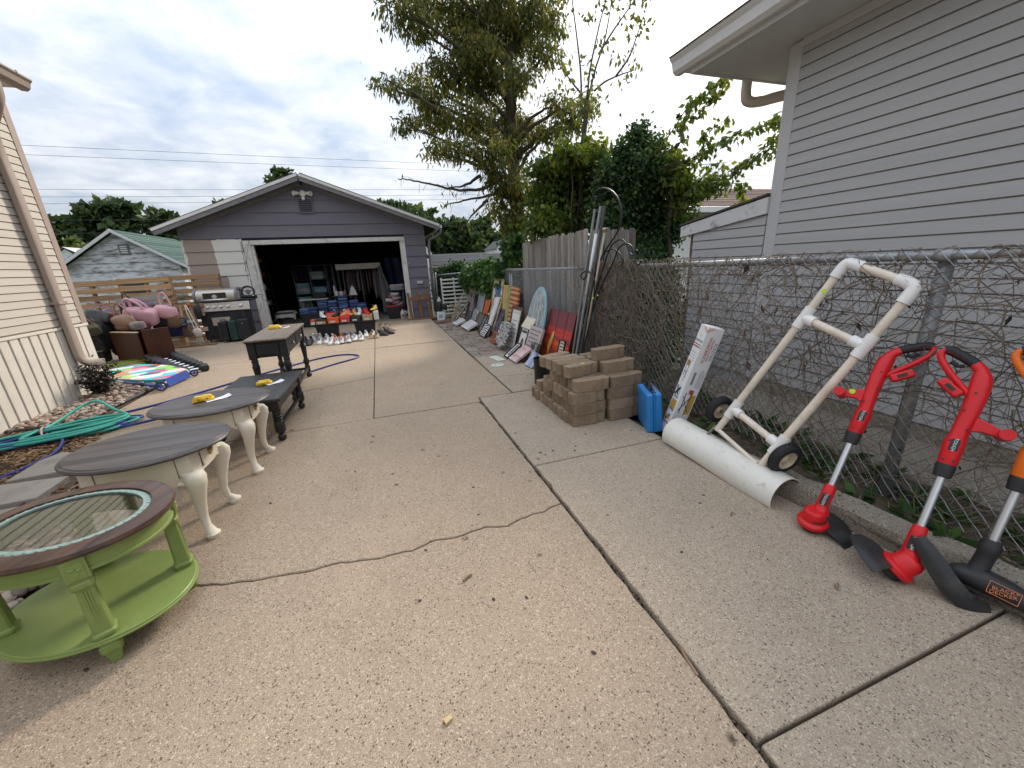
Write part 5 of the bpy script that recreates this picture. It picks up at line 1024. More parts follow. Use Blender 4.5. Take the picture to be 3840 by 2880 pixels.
        MB().tube([V(-.105,-F*.055,.715),V(-.112,.0,.715),V(-.112,F*.075,.712)], [.021,.023,.021], 14).build('assist_handle', BODY, t, smooth='auto', angle=60)
        MB().box((-.013,min(F*.0352,F*.030),.60*q), (.013,max(F*.0352,F*.030),.65*q)).build('label_plate', DARK, t, bevel=.002); text_piece('TOUGH', M('print_white'), t, V(0,F*.0358,.625), (R(90),R(90),fz), .015)
        for p in ((.018,.555),(-.018,.555),(.02,.64),(-.022,.70),(.018,.78),(-.0,.86)): MB().lathe([(.0042,0),(.0042,.004)], 8, Matrix.Translation(V(p[0]*.8,F*.0262,p[1])) @ Matrix.Rotation(R(90)*s,4,'X')).build('screw', DARK, t)
        if s > 0: MB().lathe([(.012,0),(.012,.001)], 12, Matrix.Translation(V(-.07,F*.0135,.735)) @ Matrix.Rotation(R(90)*s,4,'X')).build('price_sticker', M('lime_sticker'), t)
    else:
        MB().loft([ell(V(0,0,.26),.024,.024), ell(V(0,0,.235),.030,.030), ell(V(0,0,.21),.031,.031), ell(V(0,0,.20),.027,.027), ell(V(.004,0,.13),.028,.030), ell(V(.012,0,.10),.040,.040)]).build('neck', DARK, t, smooth='auto', angle=30)
        A_ = Vector((-1,0,-.25))
        MB().loft([ell(V(x_,0,z_),a_,b_,ax=A_) for x_, z_, a_, b_ in ((-.145,.070,.020,.022),(-.135,.071,.036,.038),(-.07,.084,.044,.046),(-.01,.09,.046,.048),(.05,.085,.040,.044),(.075,.08,.022,.03))]).build('motor_housing', DARK, t, smooth='auto', angle=40)
        mi = m.inverted(); S = spline([(1.925,.735,.215),(1.915,.675,.165),(1.915,.615,.10),(1.945,.565,.045),(2.01,.525,.018)], 6); rings = []; vd = Vector((.82,.27,-.5)).normalized()
        for i, p in enumerate(S):
            tg = (S[min(i+1,len(S)-1)]-S[max(i-1,0)]).normalized(); w = tg.cross(vd).normalized(); nn = w.cross(tg); u = abs(2*i/(len(S)-1)-1); wd = .036*(1-.35*u**2)
            rings.append([mi @ (p+w*wd+nn*.003), mi @ (p+w*wd*.3-nn*.007), mi @ (p-w*wd*.3-nn*.007), mi @ (p-w*wd+nn*.003), mi @ (p-w*wd*.3-nn*.003), mi @ (p+w*wd*.3-nn*.003)])
        MB().loft(rings).build('guard', DARK, t, smooth='auto', angle=50)
        sp_ = mi @ Vector((1.975,.60,.045)); MB().lathe([(.0,-.02),(.046,-.02),(.050,-.012),(.050,.012),(.04,.02),(0,.02)], 20, frame_to(sp_, sp_+(mi.to_3x3() @ Vector((-.35,-.1,-.8)))), cap=False).build('line_spool', DARK, t, smooth='auto')
        for k in range(9): MB().cbox((0,.0325,0), (.022,.003,.0035), Matrix.Translation(V(0,0,.565+k*.011))).build('grip_rib', BODY, t)
        MB().tube([V(-.01,0,.70),V(-.07,0,.725),V(-.115,0,.735)], [.016,.02,.012], 10).build('assist_handle', BODY, t, smooth='auto')
        ob = M('print_orange')
        text_piece('BLACK+', ob, t, V(-.072,.0478,.094), (R(90),R(-12),R(180)), .0175); text_piece('DECKER', ob, t, V(-.070,.0478,.077), (R(90),R(-12),R(180)), .0175)
        for a, b in (((-.032,.064),(-.108,.058)), ((-.032,.112),(-.108,.106)), ((-.032,.064),(-.032,.112)), ((-.108,.058),(-.108,.106))): MB().tube([V(a[0],.0475,a[1]), V(b[0],.0475,b[1])], .0012, 4).build('badge_rim', ob, t)
    return t
RED = M('tool_red', (.58,.010,.014), .36, var=.06, bump=.04, bscale=250); BLK = M('tool_black', (.022,.022,.024), .5, var=.15, scale=14, bump=.08, bscale=200, dirt=(.08,.075,.065), dirt_amt=.45, dirt_scale=9, dirt_thr=.52); ALU = M('aluminium_tube', (.62,.63,.65), .34, .85, var=.06, bump=.03); GRP = M('grip_black', (.016,.016,.017), .6, bump=.12, bscale=300); ORG = M('tool_orange', (.72,.15,.012), .38, var=.05, bump=.04)
trimmer('red string trimmer nearest the snow pusher, its loop handle pointing right', (1.862,1.075,.035), None, (2.245,1.135,.85), (.447,-.894,0), 1, (RED,BLK,ALU,GRP), 'red', (-.12,-.1,1), (.75,-.45,0))
trimmer('red string trimmer in the middle, its loop handle pointing left', (1.885,.735,.035), None, (2.23,.812,.845), (.35,-.93,0), -1, (RED,BLK,ALU,GRP), 'red', (.45,-.45,.75), (-.5,.8,.30))
trimmer('orange and black string trimmer at the right edge of the picture', (2.005,.585,.03), None, (2.285,.628,.87), (.30,-.95,0), -1, (ORG,BLK,ALU,GRP), 'orange')

# ------------------------------------------------------------------ poles and garden hooks
def poles():
    rg = random.Random(8); BK = M('hook_black', (.018,.018,.02), .45, bump=.03)
    def base_of(top, mid, z=0.0):
        top, mid = Vector(top), Vector(mid); d = mid-top; return top+d*((z-top.z)/d.z)
    for lab, top, mid, r, mt in (('leftmost of the grey metal poles leaning on the fence', (2.33,4.03,1.86), (2.17,4.18,.41), .013, GALV), ('thick grey metal pole with a white label, middle of the leaning poles', (2.325,3.90,1.87), (2.15,4.05,.42), .017, GALV), ('rightmost grey metal pole of the leaning bundle', (2.335,3.835,1.87), (2.165,3.98,.43), .016, M('dark_galv', (.09,.095,.10), .45, .6))):
        t = thing('metal_pole', lab, 'pole', (0,0,0)); b = base_of(top, mid); MB().tube([b, top], r, 12).build('tube', mt, t, smooth='auto', angle=60); MB().tube([Vector(top)-(Vector(top)-b).normalized()*.005, Vector(top)+(Vector(top)-b).normalized()*.006], r*1.08, 12).build('end_cap', mt, t, smooth='auto')
        if 'label' in lab:
            a = b.lerp(Vector(top), .52); c = b.lerp(Vector(top), .86); MB().tube([a+Vector((-.004,-.004,0)), c+Vector((-.004,-.004,0))], r*.98, 10).build('paper_label', M('carton_white'), t, smooth=True)
    t = thing('wooden_pole', 'pale wooden pole with a metal cap leaning among the grey poles', 'pole', (0,0,0)); b = base_of((2.31,3.78,1.63), (2.19,3.97,.43)); MB().tube([b, (2.31,3.78,1.63)], .0115, 10).build('rod', woodgrain('pale_pole', (.50,.42,.29), (.36,.29,.19), axis='Z'), t, smooth=True); MB().lathe([(.012,-.02),(.02,-.01),(.03,.012),(.026,.025),(0,.028)], 14, Matrix.Translation((2.31,3.78,1.63)), cap=False).build('cap', M('brass_cap', (.45,.38,.25), .4, .8), t, smooth='auto')
    H = [('tall black shepherd hook with a wide curl rising above the wooden fence', [(2.3,3.93,1.97),(2.3,4.0,1.99),(2.3,3.95,2.035),(2.3,3.82,2.035),(2.3,3.66,1.98),(2.3,3.53,1.88),(2.3,3.48,1.76),(2.3,3.53,1.6),(2.29,3.79,1.38),(2.26,3.92,1.1),(2.22,4.03,.75),(2.18,4.14,.4),(2.13,4.27,0)], .0095),
         ('black garden hook with a drooping curl, rightmost above the wire fence', [(2.29,3.11,1.32),(2.29,3.15,1.285),(2.29,3.20,1.31),(2.29,3.22,1.38),(2.29,3.29,1.455),(2.29,3.40,1.475),(2.29,3.5,1.43),(2.29,3.59,1.3),(2.28,3.78,1.07),(2.25,3.93,.75),(2.2,4.1,.39),(2.15,4.27,0)], .0085),
         ('black garden hook with a curl just behind the rightmost one', [(2.31,3.22,1.41),(2.31,3.27,1.37),(2.31,3.33,1.39),(2.31,3.38,1.46),(2.31,3.48,1.52),(2.31,3.62,1.49),(2.31,3.72,1.39),(2.29,3.84,1.13),(2.25,4.0,.75),(2.20,4.18,.32),(2.16,4.31,0)], .0085),
         ('short black garden hook curling left below the fence rail', [(2.22,4.0,1.18),(2.22,4.07,1.135),(2.22,4.13,1.17),(2.22,4.07,1.215),(2.22,3.95,1.22),(2.22,3.85,1.17),(2.22,3.82,1.08),(2.2,3.84,.77),(2.16,3.95,.36),(2.12,4.05,0)], .0085)]
    for lab, P, r in H:
        t = thing('shepherd_hook', lab, 'hook', (0,0,0)); S = spline(P, 6); MB().tube(S, r, 7).build('rod', BK, t, smooth=True)
        if 'tall' in lab:
            c = Vector((2.3,3.77,1.395)); MB().tube(spline([c, (2.3,3.73,1.42),(2.3,3.62,1.44),(2.3,3.50,1.40),(2.3,3.42,1.325),(2.3,3.47,1.27),(2.3,3.52,1.30)], 5), .0075, 7).build('side_curl', BK, t, smooth=True); MB().ball(tuple(c), .012, 8, 6).build('knot', BK, t, smooth=True)
        k = min(range(len(S)), key=lambda i: abs(S[i].z-.95)); MB().lathe([(.010,0),(.010,.001)], 10, frame_to(S[k]+Vector((-.007,-.004,0)), S[k]+Vector((-1,-.6,0)))).build('price_sticker', M('lime_sticker'), t)
poles()
# ================================================================== LEFT SIDE
CREAM = M('chalk_cream', (.66,.60,.49), .55, var=.05, scale=5, bump=.08, bscale=60, dirt=(.40,.33,.24), dirt_amt=.25, dirt_scale=7, dirt_thr=.6)
DTOP = woodgrain('dark_stained_top', (.098,.083,.078), (.028,.026,.027), .7, 'X', .42, 0, .12)
BTOP = woodgrain('black_washed_wood', (.055,.055,.057), (.016,.016,.017), .8, 'Y', .5, 0, .25)
BKP = M('black_paint', (.016,.016,.017), .42, var=.2, bump=.06)
GRN = M('green_paint', (.20,.262,.075), .42, var=.06, scale=4, bump=.05, dirt=(.10,.16,.03), dirt_amt=.3)
BRS = M('brass', (.36,.25,.11), .35, .9, var=.25, scale=60)
def oval(a, b, n=56): return [(a*math.cos(2*math.pi*k/n), b*math.sin(2*math.pi*k/n)) for k in range(n)]
def oval_top(mb, a, b, z0, z1, n=64, prof=None):
    prof = prof or [(-.05,0),(-.012,0),(-.002,.25),(0,.5),(-.006,.78),(-.016,.86),(-.020,1.0),(-.07,1.0)]
    rings = [[Vector(((a+d)*math.cos(2*math.pi*k/n), (b+d)*math.sin(2*math.pi*k/n), z0+(z1-z0)*f)) for k in range(n)] for d, f in prof]
    return mb.loft(rings)
def cabriole(h, s=1.0):
    """curved leg: profile along the diagonal, knee out, ankle in, pad foot out"""
    P = [(0,.0,.026),(0,.012,.030),(.002,.022,.030),(-.002,.03,.022),(-.012,.06,.0165),(-.016,.11,.0175),(-.010,.17,.022),(.004,.24,.029),(.016,.30,.036),(.014,.335,.040),(-.002,.365,.038)]
    out = []
    for off, z, r in P: out.append((off*s*1.2, z*h/.365, r*s*1.18))
    return out
def cream_table(label, cx, cy):
    t = thing('end_table', label, 'table', (cx, cy, 0), group='cream oval end tables'); h = .53; a, b = .36, .295; lx, ly = .225, .180
    oval_top(MB(), a, b, .503, h).build('table_top', DTOP, t, smooth='auto', angle=30)
    # bowed apron
    n = 8; pts = []
    def side(p, q, bow):
        p, q = Vector(p), Vector(q); d = (q-p); nr = Vector((d.y,-d.x)).normalized(); return [tuple(p+d*k/n+nr*bow*math.sin(math.pi*k/n)) for k in range(n)]
    ring = side((-lx,-ly),(lx,-ly),.012)+side((lx,-ly),(lx,ly),.02)+side((lx,ly),(-lx,ly),.012)+side((-lx,ly),(-lx,-ly),.02)
    MB().prism(ring, .37, .503).build('apron', CREAM, t, smooth='auto', angle=35)
    for sy in (-1, 1):
        for x in (-.165,.165): MB().box((x-.0012,sy*(ly+.006)-.0025,.375), (x+.0012,sy*(ly+.006)+.0025,.50)).build('panel_seam', M('seam_brown', (.16,.12,.08), .7), t)
    dr = MB().box((lx+.004,-.095,.392), (lx+.024,.095,.496)).build('drawer', CREAM, t, bevel=.003)
    for y in (-.0985,.0985): MB().box((lx+.0,y-.0012,.39), (lx+.018,y+.0012,.498)).build('drawer_gap', M('seam_brown'), t)
    # brass pull: pierced rosette
    k = MB(); k.lathe([(.003,0),(.026,.0),(.026,.003),(.003,.003)], 14, TR((lx+.0245,0,.446),(0,R(90),0)), cap=True); p = k.build('pull_plate', BRS, dr)
    for i in range(8): an = i*math.pi/4; MB().ball((lx+.027,.026*math.cos(an),.446+.026*math.sin(an)), (.003,.008,.008), 8, 4).build('pull_petal', BRS, p)
    MB().ball((lx+.032,0,.446), (.008,.010,.010), 10, 6).build('pull_knob', BRS, p, smooth=True)
    for sx in (-1, 1):
        for sy in (-1, 1):
            rings = []; d = Vector((sx*.75, sy*.66))
            for off, z, r in cabriole(.40):
                c = Vector((sx*(lx-.022), sy*(ly-.022)))+d*(off+.012)
                rings.append([Vector((c.x+r*math.cos(2*math.pi*i/14)*(1.08 if z > .3 else 1), c.y+r*math.sin(2*math.pi*i/14), z)) for i in range(14)])
            # the foot pushes outward
            for q, (off, z, r) in enumerate(cabriole(.40)):
                if q < 4:
                    for v in rings[q]: v.x += d.x*.016; v.y += d.y*.016
            MB().loft(rings).build('leg', CREAM, t, smooth='auto', angle=60)
            for ax in (0, 1):   # knee brackets
                L = .075; w = .02; z1 = .372
                prof = [(0,z1-.075),(0,z1),(L,z1),(L-.012,z1-.012),(L*.55,z1-.022),(L*.25,z1-.045)]
                if ax == 0: m = Matrix(((-sx,0,0,sx*(lx-.01)),(0,0,-sy,sy*(ly+.006)),(0,1,0,0),(0,0,0,1)))
                else: m = Matrix(((0,0,-sx,sx*(lx+.010)),(-sy,0,0,sy*(ly-.01)),(0,1,0,0),(0,0,0,1)))
                MB().prism(prof, 0, w, m).build('knee_bracket', CREAM, t, bevel=.003)
    return t
cream_table('cream oval end table with bare dark top, just behind the green table', -1.265, 2.405)
cream_table('cream oval end table with a yellow packet on its dark top, beside the black bench', -1.22, 3.12)

def green_table():
    t = thing('end_table', 'lime green oval table with glass centre and lower shelf, nearest the camera', 'table', (-1.245,1.755,0), R(-21)); a, b = .34, .280; h = .50
    W = woodgrain('walnut_rim', (.095,.052,.034), (.026,.018,.015), .6, 'Y', .36, 0, .10); AQ = M('aqua_ring', (.22,.30,.27), .4, var=.25, scale=60, bump=.7, bscale=110); GL = bpy.data.materials.new('table_glass'); GL.use_nodes = True
    g = GL.node_tree.nodes['Principled BSDF']; g.inputs['Base Color'].default_value = (.86,.95,.92,1); g.inputs['Roughness'].default_value = .02; g.inputs['Transmission Weight'].default_value = 1; g.inputs['IOR'].default_value = 1.45
    n = 64
    def ringprism(ao, bo, ai, bi, z0, z1, bev=.006):
        E = lambda A, B, z: [Vector((A*math.cos(2*math.pi*k/n), B*math.sin(2*math.pi*k/n), z)) for k in range(n)]
        rings = [E(ai,bi,z0), E(ao-.02,bo-.02,z0), E(ao-.004,bo-.004,z0+.004), E(ao,bo,z0+(z1-z0)*.45), E(ao-.004,bo-.004,z1-.004), E(ao-.014,bo-.014,z1), E(ai,bi,z1), E(ai,bi,z0)]
        return MB().loft(rings, cap=False)
    ringprism(a, b, .268, .208, .470, h).build('table_top', W, t, smooth='auto', angle=40)
    ringprism(.268, .208, .240, .180, .482, .497).build('inlay_ring', AQ, t, smooth='auto')
    for k in range(48):
        an = 2*math.pi*k/48; MB().ball((.254*math.cos(an), .194*math.sin(an), .4965), (.008,.005,.0015), 6, 4).build('ring_ornament', AQ, t, smooth=True)
    MB().prism(oval(.241,.181), .484, .490).build('glass_pane', GL, t)
    E = lambda A, B, z: [Vector((A*math.cos(2*math.pi*k/n), B*math.sin(2*math.pi*k/n), z)) for k in range(n)]
    MB().loft([E(.25,.185,.40), E(.310,.250,.40), E(.314,.254,.404), E(.314,.254,.412), E(.308,.248,.416), E(.308,.248,.470), E(.25,.185,.470), E(.25,.185,.40)], cap=False).build('apron', GRN, t, smooth='auto', angle=30)
    oval_top(MB(), .335, .272, .105, .125, prof=[(-.05,0),(-.004,0),(0,.2),(0,.45),(-.006,.55),(-.006,.8),(-.010,1),(-.05,1)]).build('shelf', GRN, t, smooth='auto', angle=30)
    for sx in (-1, 1):
        for sy in (-1, 1):
            an = math.atan2(sy*.172, sx*.20); x, y = .198*sx, .170*sy; m = Matrix.Translation((x, y, 0)) @ Matrix.Rotation(an+math.pi/2, 4, 'Z')
            def sq(w, z, c=.25): k = w*c; return [m @ Vector((px, py, z)) for px, py in ((-w+k,-w),(w-k,-w),(w,-w+k),(w,w-k),(w-k,w),(-w+k,w),(-w,w-k),(-w,-w+k))]
            MB().loft([sq(.0155,0),sq(.024,.05),sq(.028,.055),sq(.031,.068),sq(.031,.088),sq(.027,.092),sq(.028,.13),sq(.034,.135),sq(.034,.147),sq(.028,.152),sq(.0235,.34),sq(.029,.345),sq(.032,.355),sq(.032,.366),sq(.027,.372),sq(.027,.395)]).build('leg', GRN, t, bevel=.0015, seg=1)
            for f in range(3): MB().box((-.010+f*.0075,-.031+.0035,.16), (-.0065+f*.0075,-.0255,.335), m).build('flute', GRN, t)
            bl = MB().box((-.031,-.036,.385), (.031,.03,.470), m).build('corner_block', GRN, t, bevel=.003)
            MB().box((-.021,-.0385,.394), (.021,-.0362,.453), m).build('carved_panel', GRN, bl, bevel=.001)
            for q in ((-.008,.432,.010),(.008,.425,.009),(0,.408,.008)): MB().ball((q[0],-.0385,q[1]), (q[2],.003,q[2]*.7), 8, 4, m).build('carving', GRN, bl, smooth=True)
green_table()
def turned(prof_sq, n=16): pass
def bench():
    t = thing('coffee_table', 'low black wooden coffee table with turned legs behind the cream tables', 'table', (-1.165,3.935,0), R(-1)); w, l, h = .285, .49, .39
    MB().box((-w,-l,h-.026), (w,l,h)).build('table_top', BTOP, t, bevel=.006); MB().box((-w+.04,-l+.04,h-.115), (w-.04,l-.04,h-.026)).build('apron', BKP, t, bevel=.004)
    leg = [(.0,.0),(.018,.0),(.030,.012),(.034,.03),(.030,.048),(.020,.058),(.022,.066)]
    for sx in (-1, 1):
        for sy in (-1, 1):
            m = Matrix.Translation((sx*(w-.065), sy*(l-.07), 0))
            lg = MB().lathe(leg, 18, m).build('leg', BKP, t, smooth='auto', angle=50)
            MB().lathe([(.020,.062),(.040,.085),(.042,.095),(.042,.155),(.036,.178),(.026,.184)], 8, m).build('octagon_block', BKP, lg, bevel=.002)
            MB().lathe([(.026,.182),(.036,.190),(.036,.198),(.027,.205),(.037,.214),(.037,.222),(.028,.229),(.034,.237),(.034,.243),(.030,.25),(.038,.275),(.038,.29)], 18, m).build('turned_rings', BKP, lg, smooth='auto', angle=50)
            MB().box((-.038,-.038,.285), (.038,.038,.364), m).build('leg_block', BKP, lg, bevel=.003)
    for sx in (-1, 1): MB().box((sx*(w-.065)-.014,-l+.07,.115), (sx*(w-.065)+.014,l-.07,.14)).build('stretcher', BKP, t)
bench()
def console():
    t = thing('console_table', 'tall black sofa table with worn wooden top and two side drawers', 'table', (-1.205,5.20,0), R(1)); w, l, h = .205, .61, .72
    TOP = woodgrain('worn_brown_top', (.30,.235,.175), (.15,.115,.09), .7, 'Y', .4, 0, .1)
    MB().box((-w,-l,h-.022), (w,l,h)).build('table_top', TOP, t, bevel=.007, seg=3); MB().box((-w+.012,-l+.012,h-.036), (w-.012,l-.012,h-.022)).build('top_moulding', BKP, t, bevel=.004)
    MB().box((-w+.04,-l+.05,h-.20), (w-.04,l-.05,h-.036)).build('apron', BKP, t, bevel=.004)
    for y0, y1 in ((-l+.12,-.02), (.02,l-.12)):
        d = MB().box((w-.045,y0,h-.18), (w-.028,y1,h-.052)).build('drawer', BKP, t, bevel=.004); MB().ball((w-.010,(y0+y1)/2,h-.115), (.014,.016,.016), 12, 8).build('knob', M('pewter', (.5,.48,.45), .25, 1), d, smooth=True)
    e = MB().box((-w+.10,-l+.035,h-.175), (w-.10,-l+.052,h-.06)).build('end_panel', BKP, t, bevel=.006)
    prof = [(.0,0),(.022,0),(.034,.015),(.036,.032),(.030,.05),(.022,.058),(.026,.066),(.026,.072),(.032,.078),(.032,.155),(.024,.165),(.030,.18),(.038,.205),(.038,.225),(.030,.245),(.024,.26),(.026,.30),(.036,.42),(.037,.435),(.028,.445),(.035,.455),(.028,.465),(.034,.48),(.034,.49),(.028,.50),(.032,.52)]
    for sx in (-1, 1):
        for sy in (-1, 1):
            m = Matrix.Translation((sx*(w-.055), sy*(l-.065), 0)); lg = MB().lathe(prof, 18, m).build('leg', BKP, t, smooth='auto', angle=45); MB().box((-.036,-.036,.51), (.036,.036,h-.036), m).build('leg_block', BKP, lg, bevel=.003)
    for sx in (-1, 1): MB().box((sx*(w-.055)-.013,-l+.065,.09), (sx*(w-.055)+.013,l-.065,.135)).build('stretcher', BKP, t, bevel=.003)
    for sy in (-1, 1): MB().box((-w+.07,sy*(l-.065)-.012,.095), (w-.07,sy*(l-.065)+.012,.13)).build('stretcher', BKP, t, bevel=.003)
console()
def packets():
    Y = M('yellow_wrapper', (.72,.44,.02), .35, var=.25, scale=28, bump=.5, bscale=40); PP = M('paper_white', (.72,.72,.73), .7, var=.03, bump=0); K = M('print_black')
    for lab, plab, p, rz, sc in (('yellow wrapped packet on the cream oval table', 'white paper slip under the packet on the cream table', (-1.27,3.13,.53), .35, 1.0), ('yellow wrapped packet on the low black table', 'white paper slip under the packet on the low black table', (-1.12,3.98,.39), .45, 1.0), ('crumpled yellow packet on the worn top of the tall black table', 'white paper slip under the packet on the tall black table', (-1.27,5.42,.72), .15, 1.15)):
        m = thing('packet', lab, 'packet', (p[0],p[1],p[2]+.002), rz); rg = random.Random(int(p[1]*10)); rings = []
        for i in range(9):
            u = -1+2*i/8; w = .030*(1-.12*abs(u)**6)*sc; hh = (.017*(1-.8*abs(u)**9)+.004)*sc; x = u*.062*sc
            rings.append([Vector((x+rg.uniform(-.004,.004), w*c*1.0+rg.uniform(-.005,.005), .001+hh*(s+1)*.85+rg.uniform(0,.006))) for c, s in ((-1,-1),(-1.05,0),(-.7,.9),(0,1.15),(.7,.9),(1.05,0),(1,-1),(0,-1))])
        MB().loft(rings).build('wrapper', Y, m, smooth='auto', angle=35); MB().box((-.03,-.0305,.012), (.025,-.029,.024)).build('print', K, m)
        s = thing('paper_slip', plab, 'paper', (p[0]+.085,p[1]+.01,p[2]+.001), rz+.25); q = []
        for i in range(6):
            for j in range(4): q.append((-.075+.03*i, -.035+.023*j, .0012+.012*max(0,(i-3)/2)**2+.002*math.sin(i+j)))
        MB().add(q, [(i*4+j, (i+1)*4+j, (i+1)*4+j+1, i*4+j+1) for i in range(5) for j in range(3)]).build('sheet', PP, s, smooth=True)
packets()
def hoses():
    BL = M('blue_hose', (.022,.035,.20), .35, var=.15, scale=30, bump=.05); PU = M('indigo_hose', (.06,.055,.30), .35, var=.2, scale=30); TE = M('teal_hose', (.05,.36,.27), .4, var=.1, scale=20); BK = M('edging_black', (.03,.03,.032), .6, var=.2)
    rg = random.Random(17)
    P = [(-2.95,3.45,.02),(-2.80,3.68,.02),(-2.72,3.95,.035),(-2.83,4.25,.05),(-3.05,4.45,.03),(-3.3,4.5,.03),(-3.2,4.25,.03),(-2.9,4.36,.05),(-2.6,4.58,.05),(-2.47,4.72,.03),(-2.6,4.80,.03),(-2.9,4.68,.04),(-3.25,4.45,.03),(-3.05,4.28,.035),(-2.7,4.42,.03),(-2.45,4.56,.015),(-2.22,4.70,.013),(-1.9,4.95,.013),(-1.55,5.35,.013),(-1.3,5.72,.013),(-1.09,5.97,.013),(-.8,6.30,.013),(-.52,6.56,.013),(-.47,6.74,.013),(-.60,6.93,.013),(-.85,6.98,.013),(-1.2,6.78,.013),(-1.65,6.30,.013),(-2.0,5.86,.013),(-2.33,5.46,.013),(-2.6,5.18,.013),(-2.85,4.98,.02),(-3.1,4.85,.03),(-3.35,4.62,.03)]
    t = tag(MB().tube(spline(P, 10), .0115, 8).build('garden_hose', BL, smooth=True), 'dark blue garden hose looping across the driveway past the black tables', 'hose')
    P = []
    for k in range(46):
        a = -k*.74; r1 = .50+.10*math.sin(k*1.7)+rg.uniform(-.05,.05); r2 = .17+.05*math.cos(k*.9)+rg.uniform(-.03,.03); c = Vector((-3.0,4.45)); d = Vector((.93,.36)); n = Vector((-.36,.93))
        q = c+d*r1*math.cos(a)*.92+n*r2*math.sin(a); P.append((q.x, q.y, .02+.0014*k+rg.uniform(0,.012)))
    P += [(-3.12,4.66,.09),(-3.05,4.95,.16),(-2.93,5.0,.18),(-2.75,4.85,.12),(-2.58,4.72,.06),(-2.72,4.58,.04),(-3.0,4.42,.07)]
    tag(MB().tube(spline(P, 7), .0135, 8).build('garden_hose', TE, smooth=True), 'teal green garden hose lying coiled beside the stone bed', 'hose')
    P = []
    for k in range(16):
        a = -k*.8+1; q = Vector((-3.0,4.43))+Vector((.93,.36))*(.52+rg.uniform(-.06,.06))*math.cos(a)+Vector((-.36,.93))*(.15+rg.uniform(-.03,.03))*math.sin(a); P.append((q.x, q.y, .03+.003*k))
    tag(MB().tube(spline(P, 8), .011, 8).build('garden_hose', PU, smooth=True), 'violet blue hose wound in among the teal coil', 'hose')
    tag(MB().tube(spline([(-3.10,4.52,.02),(-3.12,4.55,.10),(-3.06,4.42,.11),(-3.02,4.34,.03)], 5), .008, 6).build('tie_strap', M('pink_strap', (.62,.35,.33), .7), smooth=True), 'pinkish strap tying the coiled hoses', 'strap')
    tag(MB().tube(spline([(-3.75,4.92,.0),(-3.45,4.83,.02),(-3.2,4.80,.025),(-3.05,4.90,.02),(-3.02,5.3,.02),(-2.98,5.7,.02),(-2.97,6.05,.02),(-2.96,6.5,.01)], 8), .022, 8).build('bed_edging', BK, smooth=True), 'black rubber edging curving round the stone bed', 'edging')
hoses()
